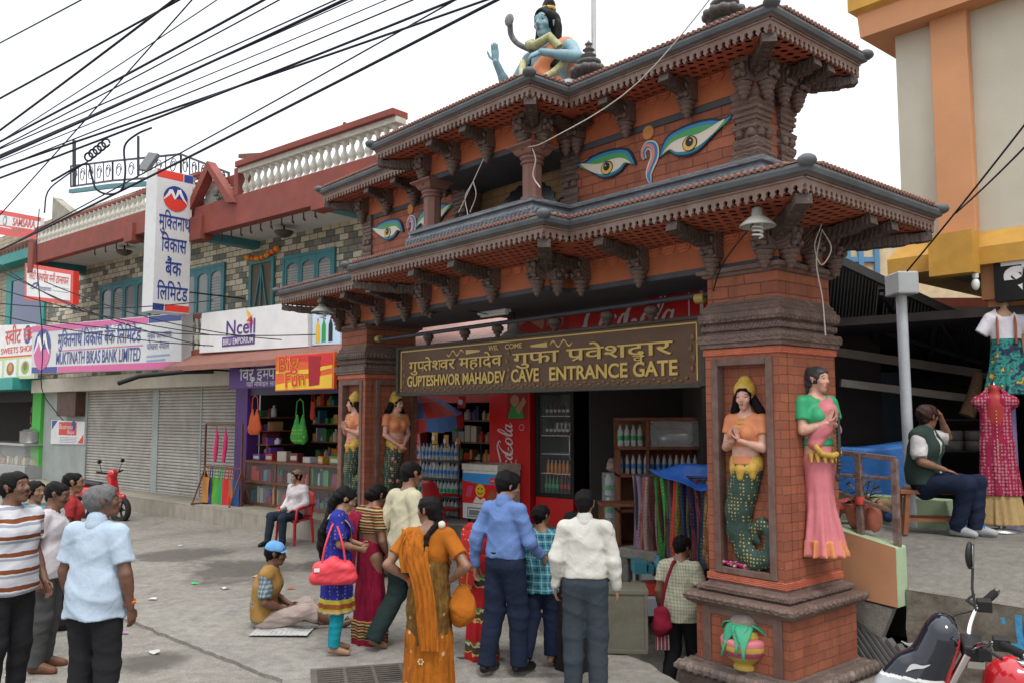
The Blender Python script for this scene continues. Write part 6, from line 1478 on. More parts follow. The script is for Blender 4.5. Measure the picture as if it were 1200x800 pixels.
m.bar(A+dz*.3, B_+dz*.3, .08, .10); m.bar(D_+dz, C_+dz, .08, .1)
for u in (.12,.4,.68,.95): m.bar(A.lerp(B_,u)+dz, D_.lerp(C_,u)+dz, .06, .09)
for u, w in ((.4,.7),(.7,.95)): m.bar(A.lerp(B_,u)+dz*2.0, D_.lerp(C_,w)+dz, .04)
m.bar(A.lerp(D_,.5)+dz, B_.lerp(C_,.5)+dz, .05); m.build('rafter', mat('dark iron frame', (.04,.04,.04), .6), t)
m = MB(); pp = at(1056,345,9.75); m.tube([(pp.x+.02,pp.y,1.02),(pp.x,pp.y,pp.z)], .06, 10); m.build('post', mat('white post paint', (.50,.53,.56), .5, .08, 4, dirt=.5), t); m = MB(); m.bx(-.12,.12,-.2,.16,-.02,.24, M=Matrix.Translation(pp)); m.build('post_cap', mat('galvanised cap', (.38,.40,.40), .45, .1), t, bevel=.02)
m = MB(); m.bar(at(978,412,12.0), at(1165,440,12.0), .10, .12); m.build('pale_beam', mat('pale beam', (.40,.36,.30), .7, .2, 3, dirt=.7), t)
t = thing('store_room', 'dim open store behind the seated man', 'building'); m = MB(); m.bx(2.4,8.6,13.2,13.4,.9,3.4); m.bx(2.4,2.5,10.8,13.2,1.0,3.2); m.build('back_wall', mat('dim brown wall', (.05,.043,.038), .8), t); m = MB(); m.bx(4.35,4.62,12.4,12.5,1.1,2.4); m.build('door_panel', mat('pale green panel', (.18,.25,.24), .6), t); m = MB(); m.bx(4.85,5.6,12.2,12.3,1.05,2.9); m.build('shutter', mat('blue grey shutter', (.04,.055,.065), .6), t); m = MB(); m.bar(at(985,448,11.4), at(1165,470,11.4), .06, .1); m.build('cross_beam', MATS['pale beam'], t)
t = thing('tin_shelf', 'iron shelf stacked with round tins behind the stool', 'shelf'); t.location = (5.75, 11.2, 1.04); m = MB()
for z in (.35,.8,1.2): m.bx(-.5,.45,-.2,.25,z-.02,z)
for x in (-.5,.43): m.bx(x,x+.03,-.2,-.17,0,1.25)
m.build('frame', IRON, t)
for k in range(9):
    x, z = (-.3+.3*(k % 3)), (.35,.8,.8)[k//3] + (.0,.0,.13)[k//3]; b_ = thing('round_tin', 'grey round tin stacked on the iron shelf', 'tin', group='tins on the iron shelf'); b_.location = (5.75+x, 11.2, 1.04+z); q = MB(); q.lathe([(.0,0),(.13,0),(.135,.11),(.13,.12),(0,.12)], 14); q.build('body', mat('old tin', (.22,.21,.19), .5, .3, 20), b_)
t = thing('rolled_mat', 'tan rolled mat leaning above the tins', 'mat'); t.location = (5.85,11.0,2.28); m = MB(); m.tube([(0,0,0),(.1,.0,.22),(.18,0,.55)], [.10,.09,.06], 10); m.build('roll', mat('straw mat', (.32,.20,.11), .8, .3, 30), t)
# the peach and ochre building
RMX = at(1055, 200, 10.3); RM = Matrix.Translation((RMX.x, RMX.y, 0)) @ Matrix.Rotation(GROT, 4, 'Z')
def RP(px, py, o=0.0): return inplane(RM, px, py, o)
rb = thing('corner_building', 'cream and peach upper storey building with ochre ledges over the right hand shop', 'building', M=RM)
CREAM = mat('cream wall', (.52,.48,.385), .75, .06, 2, dirt=.5, dirtc=(.36,.33,.26)); PEACH = mat('peach paint', (.56,.27,.13), .7, .08, 2, dirt=.4, dirtc=(.4,.2,.1)); OCH = mat('ochre paint', (.52,.28,.05), .65, .15, 5, dirt=.6, dirtc=(.3,.17,.05))
m = MB(); m.bx(0,7,0,6,4.3,7.1); rb_w = m.build('upper_wall', CREAM, rb)
xa, _ = RP(1094,150,-.12); xb, _ = RP(1138,150,-.12); m = MB(); m.bx(xa,xb,-.12,-.003,4.32,7.1); m.build('pilaster', PEACH, rb, bevel=.01)
m = MB(); m.sweep([(0,0),(7,0),(7,6),(0,6)], [(0,7.0),(.30,7.0),(.32,7.28),(.34,7.30)], 1); m.sweep([(0,0),(7,0),(7,6),(0,6)], [(.34,7.295),(.40,7.34),(.40,7.5),(.2,7.62),(.2,7.8),(.05,7.9)], 0); m.build('cornice', [OCH, PEACH], rb)
m = MB(); m.sweep([(0,0),(7,0),(7,6),(0,6)], [(-.3,3.98),(.14,3.98),(.14,4.18),(-.002,4.38)], 0); m.bx(xa-.03,xb+.03,-.34,-.13,3.88,4.36,0); cap_flat(m, [(0,0),(7,0),(7,6),(0,6)], 3.985, False, 1); m.build('ledge', [OCH, mat('grey slab underside', (.30,.28,.26), .8)], rb)
m = MB(); m.bx(.9,1.5,.1,.6,2.6,3.98); m.bx(.85,1.6,.05,.9,3.6,3.98); m.build('bracket', PEACH, rb)
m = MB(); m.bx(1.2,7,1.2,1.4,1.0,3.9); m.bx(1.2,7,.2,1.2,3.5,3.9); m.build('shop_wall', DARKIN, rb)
x, z = RP(1172,360,.05); m = MB(); m.bx(x-.07,x+.05,.1,.22,1.04,3.1); m.build('lilac_pier', flat('lilac paint', (.28,.24,.46), .6), rb)
x, z = RP(1168,352,-.1); t = thing('shop_sign', 'black shop sign with bold white lettering at the right edge', 'sign', M=RM); m = MB(); m.bx(x-.02,x+2.5,-.1,0,z-.02,z+.52); m.build('panel', BLK, t, bevel=.006); q = MB(); text(q,'ब',.52,tfm(x+.06,-.104,z+.1),0,.03); text(q,'स्त्रालय',.52,tfm(x+.62,-.104,z+.1),0,.03); q.build('lettering', [SIGNW], t)
bp = at(1143,326,9.5); t = thing('light_bulb', 'white spiral bulb in a holder below the ochre ledge', 'bulb'); t.location = bp; m = MB(); m.tube([(0,0,.25),(0,0,.02)], .02, 6); m.lathe([(.035,0),(.035,.05)], 10); m.build('holder', SIGNW, t); m = MB(); m.ball((0,0,-.07), (.045,.045,.07), 10); m.build('glass', flat('bulb white', (.75,.75,.72), .3), t)
def mannequin(x, y, z, rz, lab, kurta):
    t = thing('mannequin', lab, 'mannequin'); t.location = (x, y, z); t.rotation_euler = (0,0,rz); t.scale = (.98,.98,1.08)
    S = SDF(); S.c((0,0,1.33),(0,0,1.42),.055,.05,k=.02); S.c((-.12,0,1.30),(.12,0,1.30),.055,k=.04); S.c((0,0,1.1),(0,0,1.25),.12,.13,ax=(0,1,0),sq=.7); sdf_object('torso', S.mesh(.012), flat('mannequin red' if kurta else 'mannequin tan', (.35,.03,.03) if kurta else (.45,.27,.17), .4), t)
    m = MB()
    if kurta: m.tube([(0,0,.0),(0,0,1.1)], .02, 8); m.lathe([(0,0),(.2,0),(.2,.02),(.03,.04)], 14)
    else: m.tube([(0,0,1.49),(0,0,1.62),(0,.5,1.66)], .012, 6)
    m.lathe([(.02,1.42),(.03,1.45),(.012,1.47),(.0,1.50)], 8); m.build('stand', STEEL, t)
    if kurta:
        S = SDF(); S.chain([(0,0,1.28),(0,0,1.05),(0,0,.85),(0,.0,.38)], [.165,.15,.17,.215], ax=(0,1,0), sq=.5); S.c((-.17,0,1.29),(.17,0,1.29),.065,k=.04); S.c((0,-.02,1.34),(0,-.05,1.5),.07,sub=True); sdf_object('kurta', S.mesh(.012, fold=pleats(7,.012,1.0,.4), planes=[((0,0,.36),(0,0,-1))]), cloth('crimson brocade', (.27,.018,.055), (.40,.17,.19), 30, th=.36), t)
        S = SDF(); S.chain([(0,0,.55),(0,0,.02)], [.17,.24], ax=(0,1,0), sq=.45); sdf_object('skirt', S.mesh(.014, fold=pleats(9,.02,.6,.1), planes=[((0,0,.07),(0,0,-1))]), cloth('straw silk', (.42,.29,.13)), t)
        q = MB()
        for k in range(14): q.ball((0,-.10-.012*k/14,1.20-.035*k), .008, 6)
        q.build('buttons', flat('button gold', (.5,.35,.15), .3), t)
    else:
        S = SDF(); S.chain([(0,0,1.26),(0,0,1.0)], [.165,.15], ax=(0,1,0), sq=.6); S.c((-.15,0,1.28),(-.27,-.02,1.10),.075,.07,k=.03,cut=[((-.25,0,1.13),(-.5,0,-.8))]); S.c((.15,0,1.28),(.27,-.02,1.10),.075,.07,k=.03,cut=[((.25,0,1.13),(.5,0,-.8))]); S.c((0,-.03,1.36),(0,-.05,1.5),.09,sub=True); sdf_object('blouse', S.mesh(.012), cloth('white blouse', (.62,.60,.64)), t)
        S = SDF(); S.chain([(0,0,1.06),(0,0,.9),(0,0,.45)], [.155,.16,.24], ax=(0,1,0), sq=.6); m_, n_, l_, b_ = newmat('tropical print'); v_ = mapping(n_, l_); f_ = noise(n_, l_, v_, 9, 3); c_ = ramp(n_, l_, f_, [(.42,(.008,.015,.05)),(.5,(.02,.28,.22)),(.58,(.01,.02,.06)),(.66,(.55,.42,.04))]); l_.new(c_, b_.inputs['Base Color']); b_.inputs['Roughness'].default_value = .8
        sdf_object('dungarees', S.mesh(.012, fold=pleats(8,.015,.9,.5), planes=[((0,0,.5),(0,0,-1))]), m_, t); q = MB()
        for x_ in (-.09,.09): q.tube([(x_,-.10,1.02),(x_,-.115,1.2),(x_*.9,-.04,1.36)], .014, 6)
        q.build('strap', flat('strap rust', (.3,.08,.05)), t)
    return t
pm = at(1172,600,9.3); mannequin(pm.x, pm.y, 1.04, R(-25), 'red mannequin wearing a crimson brocade kurta and straw skirt', True)
pm = at(1181,440,9.5); mannequin(pm.x, pm.y, 1.98, R(-25), 'mannequin in white blouse and tropical print dungarees hung above the kurta', False)
t = thing('far_house', 'pale yellow house with a blue window glimpsed behind the gate eave', 'building'); m = MB(); m.bx(5.2,12,17,24,0,6.0); m.build('wall', mat('pale yellow wall', (.58,.50,.32), .7), t); m = MB()
for x in (6.72,6.98,7.3): m.bx(x,x+.10,16.93,17.0,4.2,6.0)
m.bx(6.6,7.4,16.94,17.0,5.35,5.45); m.build('window_frame', flat('window blue', (.10,.25,.42)), t); m = MB(); m.bx(4.0,9,14.6,17,4.15,4.3); m.build('tin_roof', REDP, t)
# stall under the gate: platform, steps, cabinet, scarves, table
m = MB(); m.bx(-6.6,-2.9,1.3,3.2,-.3,.615); m.bx(-6.5,-3.2,.95,1.3,-.3,.45); m.bx(-6.5,-3.2,.60,.95,-.3,.30); m.bx(-6.5,-3.2,.25,.60,-.3,.15); m.bx(-2.9,.3,2.9,9,-.6,.612); tag(m.build('entrance_steps', CONC2, M=GM, bevel=.015), kind='structure')
t = thing('stone_ledge', 'grey concrete block with a jutting slab at the end of the steps', 'ledge', M=GM); m = MB(); m.bx(-2.88,-2.5,1.35,1.8,0,.62); m.build('block', GREYG, t, bevel=.01); m = MB(); m.bx(-2.95,-2.38,1.2,1.85,.62,.74); m.build('slab', CONC2, t, bevel=.015)
t = thing('metal_box', 'greenish rusty metal box standing at the foot of the steps', 'box'); c0 = at(732,740,8.45); t.location = (c0.x, 8.45, .0); t.rotation_euler = (0,0,R(-4)); m = MB(); m.bx(-.22,.22,0,.4,.0,.58); m.bx(-.235,.235,-.012,.41,.56,.60); m.bx(-.22,.22,-.008,0,.0,.04); m.bx(-.225,-.19,-.010,0,.04,.56); m.bx(.19,.225,-.010,0,.04,.56); m.build('case', mat('rusty green metal', (.16,.165,.13), .5, .3, 4, dirt=.9, dirtc=(.10,.05,.02)), t, bevel=.006)
t = thing('side_table', 'small brown side table on the platform edge', 'table'); t.location = (1.32,10.6,.61); m = MB(); m.bx(-.25,.25,-.2,.2,.58,.62); m.build('top', WOODM, t, bevel=.004)
for x in (-.22,.22):
    for y in (-.17,.17): m = MB(); m.bar((x,y,0),(x,y,.58),.035); m.build('leg', WOODM, t)
t = thing('bottle_pack', 'shrink wrapped pack of green labelled water bottles on the platform', 'pack'); t.location = (1.42,11.6,.62); m = MB()
for z in (0,.3,.6):
    for x in (-.12,0,.12): m.tube([(x,0,z),(x,0,z+.2),(x,0,z+.28)], [.055,.055,.02], 8, 0); m.lathe([(.058,z+.07),(.058,z+.14)], 8, 1, tm(x,0,0), cap=False)
m.build('bottles', [BOT, BLAB], t); m = MB(); m.bx(-.2,.2,-.07,.07,0,.9); m.build('wrap', clear('shrink wrap', alpha=.18, rough=.2), t); S = SDF(); S.c((-.05,0,1.0),(.1,0,1.05),.10,k=.03); sdf_object('plastic_bag', S.mesh(.02, fold=fold_noise(2,.02,(50,40,40))), mat('grey red plastic', (.25,.18,.17), .4, .5, 12), t)
t = thing('glass_cabinet', 'wooden display cabinet with glass panes behind the blue stall cover', 'cabinet'); t.location = (1.98,11.2,.62); m = MB(); W2 = .62
for z in (0,.45,.9,1.25,1.62): m.bx(-W2,W2,-.2,.25,z-.02,z+.02)
for x in (-W2,.0-.25,W2-.03): m.bx(x,x+.03,-.2,.25,0,1.25)
m.bx(-.25,-.21,-.2,.25,1.25,1.62); m.bx(W2-.03,W2,-.2,.25,1.25,1.62); m.bx(-W2,W2,.22,.25,0,1.62); m.build('frame', WOODM, t, bevel=.004); m = MB(); m.bx(-.2,W2-.04,-.19,-.18,1.27,1.60); m.build('pane', clear('cabinet glass', alpha=.15), t)
bottles('bottles on the cabinet', 'clear water bottle with a green label on top of the wooden cabinet', [(-.57+.085*k, -.05, 1.27) for k in range(4)], Matrix.Translation((1.98,11.2,.62)), [BOT, BLAB, BLAB], .038, .28)
bottles('bottles in the cabinet', 'small blue labelled bottle on the shelf inside the wooden cabinet', [(-.57+.08*k, -.08, .92) for k in range(14)], Matrix.Translation((1.98,11.2,.62)), [BOT, BCAP, SN[2]], .03, .25)
t = thing('silver_machine', 'rounded silver machine inside the top of the glass cabinet', 'machine'); t.location = (2.1,11.2,1.89); S = SDF(); S.c((-.1,0,.1),(.15,0,.1),.11,k=.02); sdf_object('body', S.mesh(.016), STEEL, t)
t = thing('stall_cover', 'bright blue tarpaulin stretched over the scarf stall', 'tarpaulin'); t.location = (0,0,0); m = MB(); TA, TB, TC, TD = at(760,549,9.8), at(840,541,9.8), at(850,577,9.1), at(806,570,9.1)
m.sheet(lambda u, v: (TA.lerp(TB,u)).lerp(TD.lerp(TC,u), v) + Vector((0,0,-.06*math.sin(math.pi*u)*math.sin(math.pi*v)-.02*math.sin(9*u+5*v))), 20, 14); m.build('sheet', cloth('vivid blue tarpaulin', (.02,.13,.55), None, rough=.35, fine=30), t, solid=.008)
m = MB(); m.tube([at(745,556,10.2), at(845,560,9.2)], .018, 6); m.tube([(at(745,556,10.2).x,10.2,-.1), at(745,556,10.2)], .02, 6); tt = thing('stall_rail', 'iron rail the scarves hang from', 'rail'); m.build('pipe', IRON, tt)
SCF = [((.22,.16,.22),(.30,.22,.28)),((.16,.03,.05),(.30,.15,.12)),((.25,.18,.15),(.12,.05,.06)),((.14,.05,.05),(.05,.02,.02)),((.05,.28,.06),(.4,.35,.1)),((.05,.04,.05),(.2,.1,.1)),((.45,.04,.03),(.05,.25,.06)),((.06,.10,.05),(.3,.2,.02)),((.03,.04,.10),(.1,.1,.3)),((.10,.03,.06),(.3,.1,.1)),((.03,.05,.07),(.1,.2,.2)),((.18,.05,.03),(.4,.3,.1))]
for k, (c1, c2) in enumerate(SCF):
    u = k/11; p = at(748,557,10.15).lerp(at(832,562,9.35), u); L = (.95,1.02,.98,1.12,.98,1.05,1.0,1.0,1.0,1.1,1.0,.95)[k]
    lab = ['pale mauve scarf hanging outermost on the stall rail','maroon scarf next to the pale mauve one','beige patterned scarf between two maroon ones','long dark maroon scarf on the rail','bright green scarf on the stall rail','black scarf beside the bright green one','red and green banded scarf on the rail','dark green scarf behind the red banded one','navy scarf on the stall rail','plum scarf near the pillar','dark teal scarf near the pillar','rust scarf nearest the pillar'][k]
    o = MB(); ph = k*1.3; o.sheet(lambda u_, v_: (-.075+.15*u_*(1+.25*v_)+.02*math.sin(3*v_+ph), .03*math.sin(9*u_+ph)+.02*math.sin(5*v_+ph), -L*v_), 10, 14)
    ob = o.build('hanging_scarf', cloth('scarf %d' % k, c1, c2, 26, streak=c2 if k % 2 else None), solid=.006); tag(ob, lab, 'scarf', 'scarves on the stall'); ob.location = p; ob.rotation_euler = (0,0,R(-30+7*(k % 3)))
t = thing('stall_bench', 'low stall bench with a white cloth and folded goods beneath the scarves', 'bench'); t.location = (2.05,9.75,-.05); m = MB(); m.bx(-.75,.75,-.3,.3,.32,.36); m.bx(-.75,.75,-.32,-.3,.18,.36); m.build('cloth', flat('bench cloth', (.38,.38,.42), .8), t); m = MB()
for x in (-.7,.7): m.bar((x,0,0),(x,0,.32),.05)
m.build('leg', WOODM, t); shelf_goods(41, -.7, .7, -.2, .1, 0, (.37,.6), .2, 10, [GOODS[0],GOODS[2],GOODS[4],GOODS[5],GOODS[7]], t)
m = MB(); m.bx(1.1,5.2,12.0,12.2,-.6,3.4); m.bx(2.7,2.8,8.9,12.0,-.6,3.0); t = thing('passage_wall', 'dark wall of the passage behind the scarf stall', 'wall'); m.build('masonry', DARKIN, t)
# drain grate and litter
gp = gnd(440,800); t = thing('drain_grate', 'rusty iron drain grate set in the concrete', 'grate'); t.location = (gp.x, gp.y, max(gz(gp.x,gp.y),-.05)+.037); t.rotation_euler = (0,0,R(14)); m = MB()
for k in range(13): m.bx(-.5,.5,-.36+.06*k-.012,-.36+.06*k+.012,.003,.012)
for k in range(5): m.bx(-.5+.25*k-.015,-.5+.25*k+.015,-.38,.38,.003,.016)
m.bx(-.54,-.5,-.4,.4,-.03,.014); m.bx(.5,.54,-.4,.4,-.03,.014); m.bx(-.5,.5,.36,.40,-.03,.014); m.bx(-.5,.5,-.40,-.36,-.03,.014); m.build('bars', mat('worn iron', (.10,.09,.08), .6, .3, 14, dirt=.5, dirtc=(.15,.09,.05)), t); m = MB(); m.bx(-.5,.5,-.36,.36,-.002,.002); m.build('pit_shade', PIT_SHADE, t)  # flat black sheet under the bars paints the shade of a pit
rr = random.Random(12)
for k, (px, py, c, lab) in enumerate(((228,684,(.03,.45,.12),'crumpled green wrapper on the road'),(178,703,(.6,.6,.6),'white paper scrap near the man in pale blue'),(146,744,(.35,.2,.4),'purple wrapper on the road behind the pale blue shirt'),(300,676,(.5,.3,.1),'orange peel in the damp patch'),(12,793,(.6,.6,.6),'white scrap at the picture corner'),(182,766,(.45,.45,.42),'pale flattened paper on the apron'),(536,773,(.05,.05,.05),'black twig beside the orange sari'),(263,690,(.5,.48,.45),'grey torn packet in the damp patch'),(212,640,(.45,.43,.4),'small pale pebble by the kerb'),(340,690,(.4,.1,.05),'red scrap near the seated man in the cap'))):
    p = gnd(px, py); q = MB(); r_ = .05+.03*rr.random(); vs = [(r_*math.cos(a)*rr.uniform(.5,1.2), r_*.6*math.sin(a)*rr.uniform(.5,1.2), rr.uniform(.0,.03)) for a in [j*math.pi/4 for j in range(8)]] + [(0,0,.03)]
    q.add(vs, [(j,(j+1) % 8,8) for j in range(8)]); o = q.build('litter', flat('litter %d' % k, c, .7)); o.location = (p.x, p.y, gz(p.x,p.y)+.006); tag(o, lab, 'litter')
# cast apron in front of the gate, a finger thick over the old road
AP = [gnd(*p) for p in ((132,722),(190,748),(262,772),(330,800),(330,1000),(1100,1000),(1000,820),(800,800),(760,775),(700,750),(560,735),(420,710),(330,700),(250,705))]
bm = bmesh.new(); bm.faces.new([bm.verts.new((p.x+.05*mnoise.noise(p*2), p.y+.05*mnoise.noise(p*2+Vector((5,0,0))), 0)) for p in AP][::-1]); bmesh.ops.triangulate(bm, faces=bm.faces[:]); 
for _ in range(5): bmesh.ops.subdivide_edges(bm, edges=bm.edges[:], cuts=1) if len(bm.faces) < 6000 else None
for v in bm.verts: q_ = Vector((v.co.x*6, v.co.y*6, 0)); v.co.x += .035*mnoise.noise(q_); v.co.y += .035*mnoise.noise(q_+Vector((9,0,0)))
for v in bm.verts: v.co.z = max(gz(v.co.x, v.co.y), -.05) + .035
me = bpy.data.meshes.new('apron'); ext = bmesh.ops.extrude_face_region(bm, geom=bm.faces[:])
for e in ext['geom']:
    if isinstance(e, bmesh.types.BMVert): e.co.z -= .06
bmesh.ops.recalc_face_normals(bm, faces=bm.faces[:]); bm.to_mesh(me); bm.free(); me.materials.append(concrete('apron concrete', (.25,.235,.208), 1.2, False)); uv_box(me); o = bpy.data.objects.new('apron', me); COL.objects.link(o); tag(o, kind='structure')
def top(x, y): return max(gz(x, y), -.05) + .035
# ------------------------------------------------------------------ entrance sign, lamps, pipe and cables on the gate
t = thing('entrance_sign', 'brown carved welcome board with raised gold lettering hung between the pillars', 'sign', M=GM); SB = mat('sign brown', (.10,.05,.026), .5, .15, 5, dirt=.3); GOLD = flat('gold letters', (.52,.36,.10), .4); SBK = mat('sign frame', (.05,.045,.035), .6, .3, 20, dirt=.3)
m = MB(); m.bx(-6.38,-1.05,.33,.40,2.60,3.23); m.build('panel', SB, t); m = MB(); m.bx(-6.42,-6.36,.30,.41,2.57,3.26); m.bx(-1.06,-1.0,.30,.41,2.57,3.26); m.bx(-6.36,-1.06,.30,.41,3.225,3.26); m.bx(-6.36,-1.06,.30,.41,2.56,2.60); m.build('frame', SBK, t, bevel=.006)
q = MB(); q.bx(-6.32,-1.1,.322,.33,3.185,3.2); q.bx(-6.32,-6.305,.322,.33,2.63,3.2); q.bx(-1.115,-1.1,.322,.33,2.63,3.2); q.build('gold_line', GOLD, t)
q = MB(); E_ = .02
text(q,'गुप्तेश्वर महादेव',.205,tfm(-6.1,.318,2.905),0,.010,E_,fit=2.05); text(q,'गुफा प्रवेशद्वार',.205,tfm(-3.85,.318,2.905),0,.010,E_,fit=2.45)
text(q,'GUPTESHWOR MAHADEV',.205,tfm(-6.14,.318,2.695),0,.022,E_,fit=2.15); text(q,'CAVE',.215,tfm(-3.88,.318,2.695),0,.022,E_,fit=.50); text(q,'ENTRANCE GATE',.215,tfm(-3.2,.318,2.695),0,.022,E_,fit=1.86)
text(q,'WEL',.085,tfm(-4.32,.318,3.10),0,.012,.01,fit=.20); text(q,'COME',.085,tfm(-4.0,.318,3.10),0,.012,.01,fit=.32); q.build('lettering', [GOLD], t)
q = MB()
for c_, s_ in ((-4.8,1),(-3.25,-1)):
    M = tfm(c_,.328,3.11) @ Matrix.Diagonal((s_,1,1,1)); poly(q,[(.0,-.03),(.28,-.012),(.3,.0),(.28,.012),(0,.03)] if s_ > 0 else [(.0,.03),(.28,.012),(.3,.0),(.28,-.012),(0,-.03)],M,0)
    for j in range(4): stroke(q,[(-.05-.09*j,0),(-.1-.09*j,.035*(-1)**j),(-.15-.09*j,0)],[.012,.02,.006],M,0,4,.001*j)
for x0, x1, z in ((-6.3,-3.98,2.645),(-3.9,-1.1,2.645)):
    n = int((x1-x0)/.07)
    for j in range(n): q.ball((x0+.07*j,.328,z+.012*(-1)**j),(.03,.012,.018),6,1)
for z in (2.75,2.85,2.95,3.05):
    for x in (-6.25,-1.17,-3.95): q.ball((x+.02*math.sin(z*40),.328,z),(.03,.012,.04),6,1)
q.build('carved_vine', [GOLD, mat('vine relief', (.17,.10,.05), .6, .4, 30)], t)
t = thing('lamp_pipe', 'black pipe running across the gate opening above the welcome board', 'pipe', M=GM); m = MB(); m.tube([(-6.74,.12,3.37),(-.78,.12,3.42)], .027, 8); m.build('pipe', IRON, t); m = MB()
for x in (-6.6,-.9): m.lathe([(.05,-.05),(.05,.05)], 8, 0, tm(x,.12,3.39,0,0,R(90)))
m.build('collar', mat('brass collar', (.3,.22,.06), .4), t)
for k, x in enumerate((-5.35,-4.55,-3.9,-2.9,-2.1,-1.5)):
    o = MB(); o.lathe([(0,-.16),(.03,-.14),(.03,-.11),(.055,-.10),(.055,-.07),(.075,-.06),(.075,-.02),(.05,0)], 10); ob = o.build('hanging_bell', WOOD); tag(ob, 'small dark tiered bell hanging under the black pipe', 'bell', 'bells under the pipe'); ob.matrix_world = GM @ tm(x,.12,3.37)
def shade_lamp(a, v, z, lab, s=1.0):
    t = thing('shade_lamp', lab, 'lamp', M=GM @ tm(a, v, z, s=s)); m = MB(); m.lathe([(.03,.20),(.05,.18),(.06,.10),(.09,.09),(.17,.02),(.18,0)], 18, cap=False); m.build('lamp_shade', mat('grey enamel', (.30,.30,.27), .4, .15, 8, dirt=.4), t, solid=.006); m = MB(); m.tube([(.05*math.cos(j*.9),.05*math.sin(j*.9),.03-.006*j) for j in range(24)], .010, 6); m.build('spiral_bulb', flat('bulb glass', (.72,.72,.68), .3), t); m = MB(); m.tube([(0,0,.19),(0,0,.30)], .015, 6); m.build('stem', BLK, t)
shade_lamp(.17,-.55,3.80,'grey shade lamp with a spiral bulb under the near eave corner',.8); shade_lamp(-7.05,-.55,3.76,'small grey shade lamp under the far left eave',.9); shade_lamp(-4.1,.55,3.22,'pale shade lamp hanging from the black pipe',1.2)
t = thing('tube_lamp', 'white flat lamp fixed under the dark gate ceiling', 'lamp', M=GM @ tm(-4.25,.35,3.56)); m = MB(); m.bx(-.28,.28,-.05,.05,0,.04); m.build('housing', SIGNW, t, bevel=.01); m = MB(); m.bx(-.25,.25,-.03,.03,-.03,0); m.build('tube', flat('lamp tube', (.7,.7,.68), .3), t, bevel=.008)
def cable(pts, r, lab=None, group=None, m_=None, M=None, name='cable', cat='cable', n=8):
    q = MB(); q.tube(catmull(pts, n), r, 5); o = q.build(name, m_ or BLK); tag(o, lab, cat, group)
    if M is not None: o.matrix_world = M
    return o
def sag(a, b, s, n=14, e0=0, e1=0):
    a, b = a-(b-a)*e0, b+(b-a)*e1
    return [a.lerp(b, k/n) + Vector((0,0,-s*4*(k/n)*(1-k/n))) for k in range(n+1)]
WHT = flat('pale cord', (.5,.47,.42), .7)
cable([(-2.78,-.42,5.19),(-2.3,-.5,5.15),(-1.0,-.6,5.35),(.4,-.75,6.1),(1.1,-.8,6.6)], .006, 'thin pale wire strung from the balcony column past the gate corner', None, WHT, GM, n=6)
cable([(-2.7,-.40,5.18),(-2.62,-.42,5.02),(-2.66,-.42,4.85),(-2.55,-.42,4.7)], .008, 'pale wire end dangling by the right balcony column', None, WHT, GM)
for k, pts in enumerate(([(-3.45,-.45,5.25),(-3.62,-.5,4.95),(-3.85,-.52,4.65)],[(-3.60,-.5,4.97),(-3.55,-.5,4.80),(-3.66,-.5,4.62)],[(-3.62,-.5,4.95),(-3.75,-.5,4.82),(-3.7,-.5,4.6)])): cable(pts, .006, ['long','short','bent'][k] + ' pale rope hanging off the balcony beam', None, WHT, GM)
cable([(.10,-.06,3.9),(.12,-.2,3.6),(.12,-.12,3.3),(.10,-.05,2.98)], .006, 'pale rope hanging down beside the pillar capital', None, WHT, GM @ tm(.10,.45,0)); cable([(.22,.36,3.95),(.18,.30,3.75),(.24,.30,3.58),(.30,.36,3.72),(.22,.36,3.9)], .006, 'looped pale rope hung on the corner bracket', None, WHT, GM)
cable([(.1,-.5,3.85),(-.3,-.35,3.60),(-.62,-.05,3.45),(-.75,.1,3.42)], .007, 'thin black lamp wire slanting across the pillar neck', None, BLK, GM); cable([(-4.9,-.6,4.3),(-4.85,-.9,4.1),(-5.0,-.5,3.8),(-4.3,.3,3.55)], .006, 'thin dark wire running under the middle eave', None, BLK, GM)
# the tangle of overhead lines, gathered on a pole beyond the picture edge
cab = bpy.data.materials.new('cable'); 
CBL = flat('black blue cable', (.012,.012,.022), .6)
gl = [((-60,205),(215,-22)),((-60,212),(330,-20)),((-60,221),(400,-22)),((-60,230),(430,-18)),((-60,196),(300,-15)),((-60,240),(472,-20)),((-60,250),(560,-8)),((-60,232),(452,-16)),((-60,262),(520,-22)),((-60,214),(388,-10)),((-60,226),(420,-24)),((-60,204),(240,-12))]
for k, (a, b) in enumerate(gl):
    A = at(a[0], 196+(a[1]-222)*.45, 9+.25*(k % 4)); B_ = at(b[0], b[1], 6.4+.5*((k*5) % 4)); cable(sag(A, B_, .10+.05*(k % 3), 12, .9, 1.2), (.011,.007,.012,.006)[k % 4], 'black overhead cable in the thick bundle crossing the upper left sky', 'bundled overhead cables', CBL, n=2)
for k, (a, b, y0, y1, r, s_, lab) in enumerate((((-40,300),(575,-20),13,6.5,.014,.2,'lowest thick overhead cable sweeping down to the tall bank sign'),((-40,70),(120,-15),10,8,.008,.02,'thin single wire across the top left corner'),((-40,135),(230,-14),10,8,.012,.03,'stray cable above the main bundle'),((-40,292),(225,0),12,8,.008,.05,'thin wire crossing the roof railing'),((-40,300),(540,-25),14,9,.010,.25,'cable passing just over the parapet'))): cable(sag(at(a[0],a[1],y0), at(b[0],b[1],y1), s_, 12, .8, .8 if b[1] < 0 else 0), r, lab, None, CBL, n=2)
